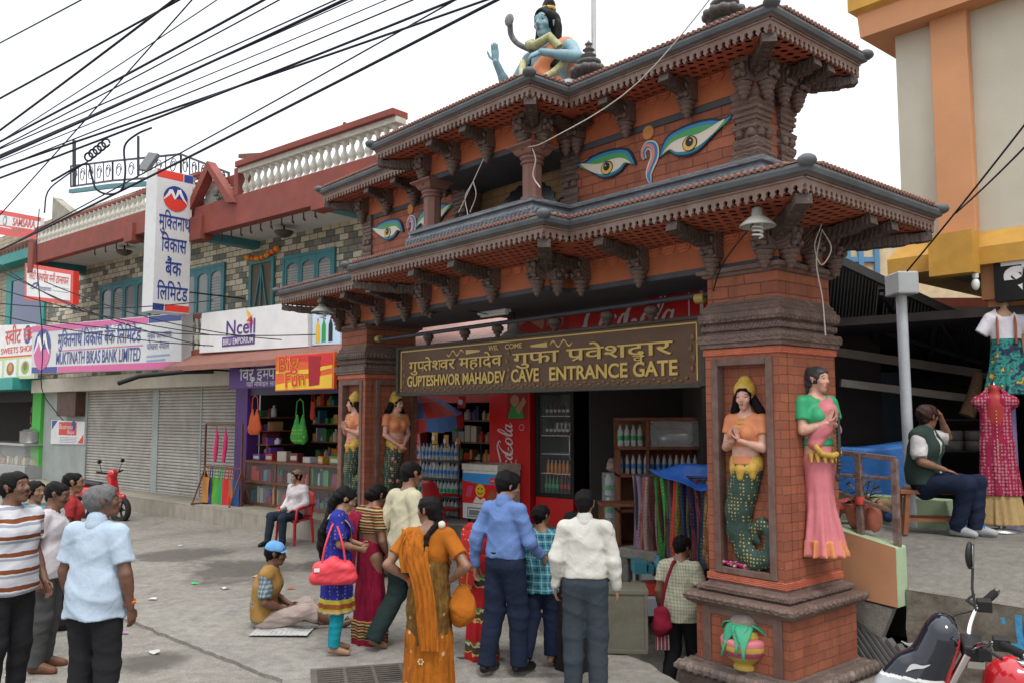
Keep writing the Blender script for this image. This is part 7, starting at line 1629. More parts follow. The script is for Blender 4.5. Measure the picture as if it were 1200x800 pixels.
cable([at(60,213,10),at(100,192,10),at(107,205,10),at(113,222,10),at(128,228,10),at(143,222,10),at(147,200,10),at(146,172,10),at(160,158,10),at(178,150,10)], .013, 'thick looped cable hanging over the roof terrace', None, CBL, n=5); cable([at(52,250,11),at(56,225,11),at(75,208,11),at(110,185,11)], .010, 'cable dropping to the left end of the parapet', None, CBL, n=4)
for k in range(5): cable([at(104+5*k,184-4*k,10)+Vector((.05*math.cos(j),0,.05*math.sin(j))) for j in range(7)], .012, 'coil of wire clipped on the overhead cable', 'wire coils', CBL, n=3)
fw = [((0,150,.0),)]
for k, (a, b, s_) in enumerate((((-30,352),(250,352),.15),((-30,300),(240,405),.2),((-30,330),(245,392),.1),((-30,362),(250,405),.12),((50,375),(370,392),.12),((52,330),(330,398),.2),((0,310),(120,372),.1))): cable(sag(at(a[0],a[1],16.3), at(b[0],b[1],15.6), s_), .010, 'thin wire strung low across the shop signs', 'wires across the shop signs', CBL, n=2)
for k, x in enumerate((46,)): cable([at(x,245+20*k,16.5),at(x-3,300,16.5),at(x+4,400,16.5),at(x+3,455,17.5),at(x+18,480,18.8),at(x+28,492,19.6)], .010, 'black cable running down the joint between the shop buildings', None, CBL, n=4)
for k, (a, b) in enumerate((((1215,120),(1063,318)),((1215,150),(1120,250)))): cable(sag(at(a[0],a[1],7.5), at(b[0],b[1],9.4), .06, 12, .8, 0), .010, ['long black wire slanting in front of the peach pilaster','shorter black wire below the long one at the right edge'][k], None, CBL, n=2)
for k in range(14):
    x, z = 4.6+.36*k if k < 10 else -1.5+.6*(k-10), 6.16 if k < 10 else 6.58
    o = MB(); o.tube([(0,0,0),(0,0,-.14),(.05,0,-.17),(.03,0,-.12)], .016, 5); ob = o.build('ceiling_hook', RUST); tag(ob, 'rusty bent rod sticking out of the white balcony ceiling', 'hook', 'rods in the balcony ceiling'); ob.matrix_world = BM @ tm(x, -1.05, z)
FN = fold_noise
# ------------------------------------------------------------------ statues on the gate
STONEP = skinmat('painted statue pink', (.54,.29,.215)); SBLUEK = skinmat('painted statue blue', (.15,.27,.31)); SCALE = cloth('dark tail scales', (.035,.060,.050), (.36,.28,.08), 30, rough=.45, th=.24); GOLDP = mat('gold paint', (.45,.28,.05), .45, .25, 30, bmp=.5, bscale=60); GRP = flat('statue green', (.03,.30,.13), .5); SORG = mat('statue orange cloth', (.55,.20,.09), .55, .15, 6); PNK = mat('statue pink cloth', (.55,.17,.19), .55, .12, 5, dirt=.3, dirtc=(.35,.12,.12))
NAM = dict(elR=(.20,.03,1.13), wrR=(.035,.165,1.20), elL=(-.20,.03,1.13), wrL=(-.035,.165,1.20)); NAMH = {'R': dict(d=(-.2,.25,1), n=(-1,0,0), curl=.02, side=-1), 'L': dict(d=(.2,.25,1), n=(1,0,0), curl=.02, side=1)}
def gp3(a, v, z): return GM @ Vector((a, v, z))
def mermaid(lab, a, v, z, yaw, k, tail, J=None, hands=None, flowers=False, hy=0, out=(0,-1)):
    JJ = dict(NAM) if J is None else J
    wear = [('blouse', lambda f: f.torso(SDF(), .012, .06, 'short', 0, .5), [SORG]),
            ('hair_fall', lambda f: SDF().chain([f.H(.07,-.04,.0), (.135,-.04,1.47), (.17,-.05,1.33)], [.05,.045,.03], k=.02).chain([f.H(-.07,-.04,.0), (-.135,-.04,1.47), (-.17,-.05,1.33)], [.05,.045,.03], k=.02), HAIR),
            ('crown', lambda f: SDF().c(f.H(0,-.03,.085), f.H(0,-.035,.15), .094, .066, k=.02).c(f.H(0,-.02,.075), f.H(0,-.021,.075), .104, k=.01), GOLDP),
            ('belt', lambda f: SDF().c((-.06,0,.99), (.06,0,.99), .115, ax=(0,1,0), sq=.8).c((0,.10,.93),(0,.11,.86),.05,.03,k=.04).c((.09,.06,.93),(.10,.06,.87),.05,.03,k=.04).c((-.09,.06,.93),(-.10,.06,.87),.05,.03,k=.04), GOLDP),
            ('necklace', _neck(JJ), GOLDP)]
    r, f = person(lab, gp3(a, v, z), GROT+yaw, JJ, STONEP, 1.70*k, 'statue', hy=hy, female=True, hair='long', hands=hands or NAMH, wear=wear, feet=False, vox=.012, body_legs=False, name='mermaid_statue', group=None)
    S = SDF(); n = len(tail); rs = [.155,.15,.135,.115,.10,.088,.08,.072,.064,.055,.045,.035,.028]
    S.chain([(x, .0, zz) for x, zz in tail], [rs[min(i, 12)] for i in range(n)], ax=(0,1,0), sq=.75, k=.03)
    S.chain([(tail[4][0], 0, tail[4][1]), (tail[4][0]+.03, 0, tail[4][1]-.12), (tail[4][0]-.03,0,tail[4][1]-.2)], [.05,.04,.05], k=.03)
    sdf_object('tail', S.mesh(.012), SCALE, r)
    if flowers:
        q = MB(); rr = random.Random(3)
        for j in range(16): i = j % 6; x, zz = tail[i]; c = (x+rr.uniform(-.09,.09), .11-.012*i, zz+rr.uniform(-.06,.06)); q.ball(c, (.035,.02,.035), 8, 0); q.ball((c[0],c[1]+.012,c[2]), (.014,.014,.014), 6, 1)
        q.build('rosette', [PNK, GOLDP], r)
    return r
def _neck(J):
    q = MB(); n = V3(BASEJ['neck']); 
    for r_, dz in ((.075,-.01),(.10,-.05),(.125,-.09)): q.tube([n + V3((math.cos(R(a))*r_, math.sin(R(a))*r_*.95+.015, dz - .03*max(0, math.sin(R(a))))) for a in range(0,360,20)], .009, 5, closed=True)
    return q
_p0 = person
def person(*a, body_legs=True, name='person', **k):
    if not body_legs:
        ob = Figure.body; Figure.body = lambda s, **kw: ob(s, legs=False, feet=False)
        try: r = _p0(*a, **k)
        finally: Figure.body = ob
    else: r = _p0(*a, **k)
    r[0].name = name; return r
TL = [(0,.93),(-.05,.75),(-.10,.55),(-.11,.36),(-.04,.18),(.08,.10),(.20,.14),(.27,.26),(.25,.39),(.16,.45),(.08,.40),(.07,.32),(.11,.28)]
FT = {'R': dict(d=(-.5,.5,-.5), n=(-.5,-.3,.3), curl=.25), 'L': dict(d=(.5,.5,-.5), n=(.5,-.3,.3), curl=.25)}
mermaid('painted mermaid relief with gold crown and pressed palms in the near pillar niche', -.39, .055, .935, R(180), .95, [(-x*.95, z) for x, z in TL], hy=R(18))
mermaid('painted mermaid relief in profile in the front niche of the far pillar', -7.14, .055, .96, R(180), .94, [(-x*.9, z) for x, z in TL], hy=R(-35))
mermaid('painted mermaid relief with lowered hands and pink rosettes on the far pillar side', -6.70, .50, .955, R(-90), .94, [(-x*.9, z) for x, z in TL], J=dict(elR=(.215,.02,1.12), wrR=(.05,.16,.96), elL=(-.215,.02,1.12), wrL=(-.05,.16,.96)), hands=FT, flowers=True, hy=R(20))
def pink_skirt(f):
    S = SDF(); S.chain([(0,0,1.0),(0,.0,.86),(.0,0,.5),(-.02,.02,.04)], [.118,.145,.125,.20], ax=(0,1,0), sq=.85, k=.03); return S
q = MB(); q.tube(catmull([(-.04,-.10,1.56),(-.11,.0,1.43),(-.115,.12,1.28),(-.09,.165,1.05),(-.07,.17,.85),(-.07,.16,.74)], 6), .016, 8); q.ball((-.07,.16,.72), (.03,.02,.04), 8)
for k in range(16): p = V3((-.115,.13,1.28)).lerp(V3((-.07,.18,.80)), k/15); q.ball(p, (.023,.02,.018), 7)
gl_ = MB(); gl_.tube([(-.13,.10,1.0),(-.1,.15,.93),(0,.17,.91),(.1,.15,.93),(.13,.1,1.0)], .028, 8)
for j in range(7): a = R(20+140*j/6); gl_.tube([(.15*math.cos(a),.13*math.sin(a)+.02,.93),(.16*math.cos(a),.14*math.sin(a)+.03,.85)], [.03,.012], 6)
person('painted relief of a standing woman in a pink sari on the pillar side', gp3(.07,.45,1.07), GROT+R(-108), dict(NAM), STONEP, 1.64, 'statue', hy=R(16), female=True, hair='long', haircol=mat('statue hair', (.035,.035,.04), .5, .3, 40), hands=NAMH, vox=.012, feet=False, body_legs=False, name='woman_statue',
    wear=[('blouse', lambda f: f.torso(SDF(), .014, .08, 'short', 0, .62), GRP), ('sari', pink_skirt, PNK, pleats(8,.02,.7,.02), [((0,0,.03),(0,0,-1))]), ('sash', lambda f: SDF().chain([(.08,.05,1.02),(.03,.065,1.16),(-.03,.07,1.29),(-.11,.0,1.395)], [.07,.10,.105,.055], k=.04), PNK, FN(4,.006,(40,40,30))), ('hem', lambda f: SDF().chain([(0,.005,.20),(-.02,.02,.03)], [.178,.206], ax=(0,1,0), sq=.86), SORG, pleats(14,.022,.3,.03), [((0,0,.02),(0,0,-1)),((0,0,.17),(0,0,1))]), ('braid', q, mat('statue hair', (.035,.035,.04), .5, .3, 40)), ('gold_belt', gl_, GOLDP)])
SHJ = dict(pel=(0,0,.52), waist=(0,-.01,.64), chest=(0,0,.79), neck=(0,.01,.945), head=(0,.04,1.10), shR=(.20,0,.885), elR=(.34,.06,.66), wrR=(.36,.20,.86), shL=(-.20,0,.885), elL=(-.33,.10,.74), wrL=(-.10,.23,.80), hipR=(.09,.02,.50), knR=(.36,.26,.46), anR=(.02,.34,.46), hipL=(-.09,.02,.50), knL=(-.36,.26,.46), anL=(-.02,.38,.47))
q = MB()
for c in ((0,.115),(.04,.10),(-.04,.10)): pass
q.tube([(-.16,.10,.86),(-.10,.13,.95),(.02,.15,.91),(.10,.12,.95),(.13,.05,.99)], .035, 8)
cb = MB(); cb.tube(catmull([(.10,.02,.92),(.20,.12,.98),(.24,.16,1.05),(.22,.20,1.12)], 5), [.022]*10+[.03]*6 if False else .022, 8); cb.ball((.215,.215,1.14), (.045,.018,.05), 10)
gar = MB(); gar.tube(catmull([(.17,.10,.84),(.12,.17,.70),(.0,.20,.62),(-.13,.17,.64),(-.22,.10,.74)], 6), [(.028,.028)]*25, 8)
def locks(f):
    S = SDF(); cap_hair(f, S, .016, .055)
    S.c(f.H(0,-.03,.11), f.H(0,-.035,.16), .055, .05, k=.02).c(f.H(0,-.035,.18), f.H(0,-.03,.20), .038, .03, k=.02)
    for x in (-.08,.08,-.06): S.chain([f.H(x,-.03,0), f.H(x*1.2,-.02,-.12), (x*1.5,.04,.86), (x*1.7,.10,.74)], [.035,.028,.026,.02], k=.015)
    S.c(f.H(0,-.07,-.02), f.H(0,-.10,-.20), .07, .08, ax=(0,1,0), sq=.6, k=.02); return S
person('blue painted seated statue with a raised palm on the gate roof', gp3(-3.50,.62,5.30), GROT+R(190), SHJ, SBLUEK, 1.70*1.66, 'statue', hair=None, girth=1.05, vox=.014, name='roof_statue', hands={'R': dict(d=(.05,.05,1), n=(0,1,0), curl=.03, side=-1), 'L': dict(d=(1,.2,-.15), n=(.1,-.6,-.5), curl=.5)},
    wear=[('hair', locks, HAIR, lambda X,Y,Z: .004*np.sin(70*X+30*Z)), ('robe', lambda f: SDF().chain([(.10,.09,.58),(.02,.10,.68),(-.10,.07,.86),(-.13,.0,.93)], [.06,.075,.06,.05], k=.03).c((0,.02,.50),(0,.02,.56),.165,k=.04).c((-.13,-.05,.92),(-.14,-.10,.6),.07,k=.04), SORG, fold_noise(9,.008,(30,30,20))), ('scarf', q, mat('yellow snake coil', (.30,.30,.15), .5, .3, 40)), ('cobra', cb, mat('cobra', (.14,.15,.14), .5, .5, 50)), ('garland', gar, mat('bone garland', (.45,.42,.24), .6, .35, 40)), ('hair_band', lambda f: SDF().c(f.H(0,-.03,.128), f.H(0,-.031,.128), .060, k=.01), GOLDP, None, [((0,0,1.245),(0,0,1)),((0,0,1.215),(0,0,-1))])])
pl_ = gp3(-3.05,.95,6.1); t = thing('steel_pole', 'tall steel pole behind the blue roof statue', 'pole'); t.location = pl_; m = MB(); m.tube([(0,0,0),(0,0,2.4)], .03, 8); m.build('pole', STEEL, t); m = MB(); m.tube([(-.03,0,1.45),(-.12,0,1.7),(-.02,0,2.0)], .008, 5); m.build('wire', BLK, t)
t = thing('offering_pot', 'painted pot relief in pink and yellow with green leaves at the pillar foot', 'pot', M=GM @ tm(-.37,-.06,.145)); q = MB(); q.lathe([(.10,0),(.105,.03),(.085,.05),(.12,.07),(.17,.12)], 20, 2); q.lathe([(.17,.12),(.195,.15),(.20,.17)], 20, 1); q.lathe([(.20,.17),(.205,.19),(.205,.21)], 20, 2); q.lathe([(.205,.21),(.21,.24),(.20,.26),(.17,.27)], 20, 0); q.lathe([(.15,.27),(.16,.29),(.145,.30),(.15,.32),(.13,.33),(.1,.34)], 20, 2); q.build('vessel', [PNK, flat('pot magenta', (.38,.07,.13), .5), mat('pot yellow', (.48,.33,.06), .55, .2, 9, dirt=.3)], t)
S = SDF(); S.c((-.05,0,.36),(.05,0,.38),.09,k=.02); sdf_object('coconut', S.mesh(.014), mat('grey coconut', (.20,.16,.14), .8, .3, 20), t); q = MB()
for a0, ln, dz in ((0,.2,-.06),(60,.17,-.10),(-75,.17,-.10),(180,.2,-.06),(-110,.18,-.12),(-60,.20,-.12)): 
    d_ = V3((math.cos(R(a0)), math.sin(R(a0)), 0)); s_ = V3((-d_.y, d_.x, 0)); q.sheet(lambda u, v, d_=d_, s_=s_, ln=ln, dz=dz: V3((0,0,.36)) + d_*(.06+ln*v) + s_*((u-.5)*.15*math.sin(math.pi*min(1,v+.15)*.95)) + V3((0,0,.04*math.sin(3*v)+dz*2*v*v)), 6, 8)
q.build('leaf', mat('pot leaf green', (.04,.28,.15), .5, .15, 8), t, solid=.012)
q = MB(); rr = random.Random(6)
for j in range(40): q.ball((rr.uniform(-.24,.06), rr.uniform(-.03,.04), rr.uniform(0,.035)), (.018,.018,.012), 5, j % 3 == 0)
o = q.build('flower_offering', [flat('magenta petals', (.42,.03,.13), .8), flat('pale petals', (.5,.3,.3), .8)]); tag(o, 'small heap of magenta petals on the niche sill under the near mermaid', 'flowers', kind='stuff'); o.matrix_world = GM @ tm(-.40,.03,.965)
# ------------------------------------------------------------------ people in the street
NAVYT = cloth('navy trousers', (.014,.020,.042), fine=120); BLKT = cloth('black trousers', (.016,.016,.018), fine=120); GREYT = cloth('grey trousers', (.055,.060,.068), fine=120); SLATET = cloth('slate trousers', (.035,.045,.055), fine=120); DGREENT = cloth('dark green trousers', (.018,.032,.030), fine=120)
SHOE = mat('black shoes', (.012,.012,.013), .3, .1, 10); RSH = flat('red plastic', (.50,.025,.03), .35)
def sh(m, **k): seed = k.pop('seed', 1); amp = k.pop('amp', .009)*1.15; return ('shirt', shirt(**k), m, FN(seed, amp, (20,20,16)))
def tr(m, seed=2, amp=.006, **k): return ('trousers', trousers(**k), m, FN(seed, amp, (14,14,22)))
def spot(px, Y): return Vector(((px-600)/998*Y, Y, top(((px-600)/998*Y), Y) if -2.6 < (px-600)/998*Y < 2.2 else gz((px-600)/998*Y, Y)))
def at_px(px, Y, dz=0): p = spot(px, Y); p.z += dz; return p
def belt(z=.985): return ('belt', lambda f: SDF().c(V3(f.J['pel'])+V3((0,0,.085)), V3(f.J['pel'])+V3((0,0,.0851)), .174*f.g, ax=(0,1,0), sq=.78), BLK, None, [((0,0,.99),(0,0,-1)),((0,0,1.03),(0,0,1))])
FRONT = dict(elR=(.24,-.02,1.11), wrR=(.21,.13,.90), elL=(-.24,-.03,1.11), wrL=(-.24,.06,.88))
P_ = person
stripe = stripes('striped polo cloth', [(.30,(.50,.50,.52)),(.16,(.25,.26,.31)),(.08,(.5,.5,.52)),(.26,(.16,.05,.02)),(.20,(.45,.45,.5))], 2, .118, wob=.006)
P_('moustached man in a brown and white striped polo shirt looking up to the right', at_px(22,6.5), R(-112), dict(elR=(.245,-.04,1.11), wrR=(.24,.06,.88), elL=(-.24,-.05,1.10), wrL=(-.22,.10,.89)), SK_DARK, 1.76, hy=R(14), hp=R(12), girth=1.1, mous=True, seed=3, wear=[sh(stripe, hem=-.08, loose=.025, seed=3), tr(BLKT), ('collar', None, None)][:2] + [('shoes', shoes, SHOE)])
P_('woman with dark hair and a teal scarf behind the striped polo shirt', at_px(48,9.0), R(-150), FRONT, SK_MID, 1.60, female=True, hair='bun', hy=R(40), seed=4, wear=[('kurta', lambda f: f.torso(SDF(), .02, -.5, 'half', .02, flare=.05), cloth('teal kurta', (.02,.16,.20)), FN(5,.007)), tr(cloth('dull blue leggings', (.05,.08,.14))), ('scarf', lambda f: SDF().chain([(-.2,-.02,1.38),(-.08,.10,1.36),(.08,.10,1.36),(.2,-.02,1.38)], [.06,.07,.07,.06], k=.03), cloth('teal scarf', (.02,.25,.27)), FN(2,.01,(40,40,40)))])
P_('balding man in a white polo shirt and grey trousers looking down', at_px(66,7.9), R(-82), dict(neck=(0,.01,1.43), head=(0,.055,1.58), elR=(.24,-.03,1.11), wrR=(.245,.02,.86)), SK_DARK, 1.68, hp=R(-14), mous=True, hair='thin', seed=5, girth=1.05, wear=[sh(cloth('white polo', (.50,.47,.49)), hem=-.10, loose=.022, seed=8), tr(cloth('charcoal trousers', (.055,.055,.055))), ('sandals', shoes, mat('brown leather', (.12,.05,.025), .5))])
P_('man in a red shirt half hidden behind the white polo shirt', at_px(88,9.4), R(-60), dict(head=(0,.03,1.585)), SK_MID, 1.66, hair='thin', hy=R(-10), seed=6, wear=[sh(cloth('brick red shirt', (.30,.03,.03)), seed=4), tr(BLKT), ('shoes', shoes, SHOE)])
br = MB(); wrp = V3((.252,.03,.90))
for k, c in enumerate((0,1,0)): br.tube([wrp + V3((.031*math.cos(R(a)), .031*math.sin(R(a)), .012*k+.004*math.cos(R(a)))) for a in range(0,360,30)], .006, 5, c, closed=True)
P_('grey haired man in a pale blue short sleeved shirt seen from behind', at_px(123,6.3), R(-14), dict(elR=(.255,-.03,1.11), wrR=(.255,.03,.87), elL=(-.24,-.03,1.11), wrL=(-.25,.05,.87), head=(.01,.02,1.585)), SK_DARK, 1.78, hy=R(-48), hp=R(12), haircol=GREYHAIR, girth=1.02, seed=7, wear=[sh(cloth('pale blue linen', (.36,.44,.53), fine=70), hem=-.12, loose=.034, flare=.025, seed=7, amp=.009, slf=.75), tr(BLKT, inf=.022), ('shoes', shoes, SHOE), ('collar', lambda f: SDF().c(f.J['neck']+V3((0,-.005,.0)), f.J['neck']+V3((0,0,.035)), .078, .072, k=.01).c(f.J['neck']+V3((0,.03,.02)), f.J['neck']+V3((0,.03,.09)), .062, sub=True), MATS['pale blue linen']), ('wrist_band', br, [SRED2, YEL])])
SIT = dict(pel=(0,0,.53), waist=(0,-.03,.67), chest=(0,-.05,.86), neck=(0,-.04,1.04), head=(0,-.01,1.195), shR=(.18,-.06,.985), shL=(-.18,-.06,.985), elR=(.24,-.05,.74), wrR=(.15,.18,.63), elL=(-.24,-.05,.74), wrL=(-.15,.18,.63), hipR=(.09,.02,.51), knR=(.13,.42,.50), anR=(.12,.40,.09), hipL=(-.09,.02,.51), knL=(-.13,.42,.50), anL=(-.13,.42,.09))
FLH = {'R': dict(d=(-.15,1,-.2), n=(0,-.2,-1), curl=.25), 'L': dict(d=(.15,1,-.2), n=(0,-.2,-1), curl=.25)}
def plastic_chair(P0, yaw, lab, group='red plastic chairs'):
    t = thing('plastic_chair', lab, 'chair', group=group); t.location = P0; t.rotation_euler = (0,0,yaw); m = MB(); m.sheet(lambda u, v: (-.22+.44*u, -.21+.44*v, .435+.012*math.cos(6*(u-.5))-.01*v), 8, 8); m.build('seat', RSH, t, solid=.02); m = MB()
    m.sheet(lambda u, v: ((-.21+.42*u)*(1-.25*v*v), -.21-.10*v-.03*math.sin(math.pi*u), .44+.43*v+.03*math.sin(math.pi*u)*v), 12, 8); m.build('backrest', RSH, t, solid=.018)
    for x in (-.21,.21):
        for y in (-.20,.20): m = MB(); m.tube([(x*1.1,y*1.15,0),(x,y,.43)], [.022,.03], 6); m.build('leg', RSH, t)
        m = MB(); m.tube([(x*1.12,.20,.43),(x*1.15,.18,.62),(x*1.15,.0,.66),(x*1.05,-.26,.68)], [(.02,.03)]*4, 6, flat=(1,1)); m.build('armrest', RSH, t)
    return t
pc = gnd(345,636,.0); plastic_chair((pc.x,pc.y,gz(pc.x,pc.y)), R(148), 'red plastic chair under the seated man in a white shirt'); 
P_('man in a white shirt and glasses seated on a red plastic chair', (pc.x,pc.y,gz(pc.x,pc.y)), R(148), {**SIT, 'anR':(.16,.50,.09), 'knR':(.16,.43,.51)}, SK_TAN, 1.66, hy=R(-10), hands=FLH, seed=9, wear=[sh(cloth('white shirt', (.52,.48,.48)), sleeve='long', hem=-.03, loose=.02, seed=4), ('trousers', lambda f: f.legs(SDF(), .018, .02), cloth('blue black jeans', (.02,.03,.045)), FN(5,.007,(18,18,18))), ('shoes', shoes, SHOE), ('cap', lambda f: SDF().c(f.H(0,-.03,.06), f.H(0,.01,.055), .088, .08, k=.01), cloth('patterned cap', (.16,.10,.07), (.3,.2,.12), 40), None, [((0,0,1.225),(0,0,-1))]), ('glasses', (lambda q: (q.tube([(-.05+.0,.083,1.208),(.05,.083,1.208)], .004, 5), q)[1])(MB()), BLK)])
plastic_chair((-1.12,13.95,.36), R(-40), 'red plastic chair with a pierced back beside the water bottles'); plastic_chair((-1.2,12.6,.05), R(10), 'red plastic chair nearer the steps'); plastic_chair((-2.3,13.9,.34), R(160), 'red plastic chair half hidden behind the far pillar')
GSIT = dict(pel=(0,0,.13), waist=(0,-.03,.27), chest=(0,.0,.46), neck=(0,.05,.64), head=(0,.09,.79), shR=(.18,.02,.585), shL=(-.18,.02,.585), elR=(.24,.03,.33), wrR=(.12,.22,.24), elL=(-.24,.03,.33), wrL=(-.1,.24,.24), hipR=(.09,.03,.11), knR=(.20,.44,.22), anR=(.12,.80,.07), hipL=(-.09,.03,.11), knL=(-.24,.40,.20), anL=(-.02,.62,.08), toR=(.14,.92,.10), toL=(-.06,.76,.06))
cg = at_px(318,9.35); capb = MB(); capb.sheet(lambda u, v: (.075*math.sin((u-.5)*2.6), .13+.0+.085*v*math.cos((u-.5)*2.2), .845-.02*v-.012*(2*u-1)**2), 10, 5)
P_('man in a blue cap and yellow waistcoat sitting on the ground', cg, R(-84), GSIT, SK_DARK, 1.70, hp=R(-4), mous=True, hands={'R': dict(curl=.5), 'L': dict(curl=.5)}, seed=11, wear=[sh(checks('grey check', (.14,.18,.20), [((.30,.34,.36),.045,.25,0),((.06,.08,.10),.045,.2,.5)]), sleeve='half', hem=-.02, seed=6), ('waistcoat', lambda f: f.torso(SDF(), .034, .0, None, .0), cloth('ochre waistcoat', (.30,.17,.05)), FN(4,.006)), ('wrap', lambda f: f.legs(SDF(), .02, .0), cloth('pale lungi', (.34,.27,.24)), FN(3,.012,(24,24,30)), [((0,.58,0),(0,1,0))]), ('cap', lambda f: SDF().c(f.H(0,-.03,.055), f.H(0,.01,.05), .092, .088, k=.01), cloth('sky blue cap', (.13,.32,.58)), None, [((0,0,.845),(0,-.15,-1))]), ('cap_visor', capb, MATS['sky blue cap'])])
o = MB(); o.sheet(lambda u, v: (-.3+.6*u, -.2+.4*v, .012+.01*math.sin(9*u)*math.sin(7*v)), 10, 8); ob = o.build('ground_cloth', cloth('pale ground cloth', (.42,.42,.40), (.2,.2,.25), 20)); tag(ob, 'pale printed cloth spread in front of the man in the blue cap', 'cloth'); ob.location = at_px(338,9.1,.008); t = thing('black_bag', 'black cloth bag on the ground beyond the seated man', 'bag'); t.location = at_px(352,9.7); S = SDF(); S.c((-.15,0,.09),(.15,0,.09),.10,k=.03); sdf_object('pouch', S.mesh(.02, fold=FN(3,.02,(30,30,30))), BLKT, t)
t = thing('worn_sandals', 'pair of dark sandals left on the ground by the far pillar', 'sandals'); t.location = at_px(418,9.5)
for x in (-.07,.07): q = MB(); q.tube([(x,-.12,.012),(x,0,.012),(x,.13,.012)], [(.035,.012),(.03,.012),(.045,.012)], 8); q.tube([(x-.035,.03,.02),(x,.06,.06),(x+.035,.03,.02)], .008, 5); q.build('sandal', SHOE, t)
# women
KUR = cloth('royal blue kurta', (.025,.03,.24), (.22,.18,.22), 26, th=.2); CRIM = cloth('crimson sari', (.22,.010,.035), None, streak=(.15,.005,.02)); BORD = stripes('woven border', [(.25,(.10,.02,.03)),(.2,(.35,.17,.05)),(.3,(.03,.025,.02)),(.25,(.4,.30,.12))], 2, .06, wob=.004)
hb = SDF(); hb.c((.0,-.14,-.02),(.0,.14,-.02),.10,k=.05).c((.0,-.17,-.10),(.0,.17,-.10),.095,k=.05)
P_k = at_px(399,8.35)
P_('woman in a royal blue kurta and turquoise leggings with bowed head', P_k, R(-78), dict(neck=(0,.02,1.43), head=(0,.075,1.565), elR=(.225,.02,1.13), wrR=(.10,.22,1.06), elL=(-.225,.02,1.13), wrL=(-.06,.24,1.08)), SK_TAN, 1.58, female=True, hair='long', hp=R(-26), seed=12, hands={'R': dict(curl=.6), 'L': dict(curl=.6)}, wear=[('kurta', lambda f: skirt(f, 1.0, .40, .155, .205, .85).c((0,0,1.0),(0,0,1.1),.15,.13,ax=(0,1,0),sq=.76,k=.05) and f.torso(skirt(f, 1.0, .42, .16, .205, .85), .022, 0, 'half', .01), KUR, pleats(9,.012,.9,.4), [((0,0,.42),(0,0,-1))]), ('hem_band', lambda f: skirt(f, .56, .42, .192, .212, .85), stripes('kurta hem', [(.3,(.45,.34,.18)),(.12,(.35,.30,.02)),(.3,(.25,.07,.02)),(.28,(.45,.36,.05))], 2, .16, offset=-.42), pleats(9,.012,.9,.4), [((0,0,.425),(0,0,-1)),((0,0,.57),(0,0,1))]), ('leggings', trousers(.012, .0), cloth('turquoise leggings', (.01,.22,.28)), FN(2,.005,(16,16,40))), ('scarf', (lambda q: (ribbon(q, [((-.10,.12,1.05),(.4,0,.2)),((-.12,.10,1.3),(1,0,.2)),((-.10,-.05,1.42),(1,0,0)),((.02,-.11,1.40),(.3,0,-.5)),((.13,-.02,1.42),(1,0,0)),((.13,.12,1.3),(1,0,0)),((.12,.13,1.05),(1,0,0))], .10), q)[1])(MB()), cloth('straw scarf', (.45,.31,.13)))])
t = thing('shoulder_bag', 'coral red shoulder bag carried by the woman in the blue kurta', 'bag'); t.location = P_k + Vector((.02,-.27,.84)); t.scale = (.82,)*3; t.rotation_euler = (0,0,R(-80)); M_ = None; S = SDF(); S.c((0,-.15,.0),(0,.15,.0),.085,k=.06).c((0,-.20,-.11),(0,.20,-.11),.075,k=.06).c((0,0,.06),(0,.0,.07),.07,k=.07); sdf_object('pouch', S.mesh(.010, fold=FN(8,.008,(26,30,26))), mat('coral leather', (.66,.055,.075), .45, .08, 5, bmp=.2, bscale=60), t); q = MB()
for x in (-.035,.035): q.tube(catmull([(x,-.13,.07),(x,-.09,.28),(x*.5-.08,.0,.50),(x,.09,.30),(x,.13,.07)], 6), .012, 6)
q.build('strap', MATS['coral leather'], t); q = MB(); q.bx(.085,.092,-.21,-.15,-.02,.02); q.build('tag', SIGNW, t)
def sari(f, r1=.20, sq=.85): return skirt(f, 1.02, .03, .155, r1, sq, mid=.175)
def pallu(pts, w, m_): q = MB(); ribbon(q, pts, w, pleat=.010, npl=4); return q
P_('woman in a crimson sari with bare back half hidden behind the cream shirt', at_px(437,8.75), R(-48), dict(neck=(0,.03,1.43), head=(0,.085,1.56), elR=(.23,0,1.10), wrR=(.20,.12,.90)), SK_MID, 1.58, female=True, hair='bun', hp=R(-18), seed=13, girth=1.08, wear=[('blouse', lambda f: f.torso(SDF(), .014, .26, 'short', 0, .62), BORD), ('sari', sari, CRIM, pleats(9,.016,.9,.05)), ('hem_band', lambda f: skirt(f, .30, .05, .192, .205), BORD, pleats(9,.016,.9,.05), [((0,0,.06),(0,0,-1)),((0,0,.26),(0,0,1))]), ('pallu', pallu([((.16,.10,1.0),(0,.2,1)),((.0,.17,1.2),(.6,0,1)),((-.14,.05,1.42),(1,0,.2)),((-.14,-.13,1.32),(1,0,0)),((-.13,-.17,1.0),(1,0,0)),((-.12,-.18,.75),(1,0,0))], .22, 0), CRIM)])
P_('tall man in a long cream shirt and dark green trousers striding to the right', at_px(478,8.5), R(-52), dict(hipR=(.088,0,.90), knR=(.09,.13,.50), anR=(.10,.16,.085), knL=(-.10,-.03,.50), anL=(-.10,-.27,.12), toL=(-.11,-.15,.03), elR=(.24,-.02,1.11), wrR=(.25,.06,.87), elL=(-.25,-.10,1.12), wrL=(-.27,-.02,.88), neck=(0,.02,1.43), head=(0,.055,1.585)), SK_MID, 1.80, hair='thin', hp=R(-6), mous=True, seed=14, wear=[sh(cloth('cream shirt', (.46,.42,.29)), sleeve='long', hem=-.18, loose=.03, flare=.02, seed=9, amp=.010), tr(DGREENT, inf=.022, wide=.012)])
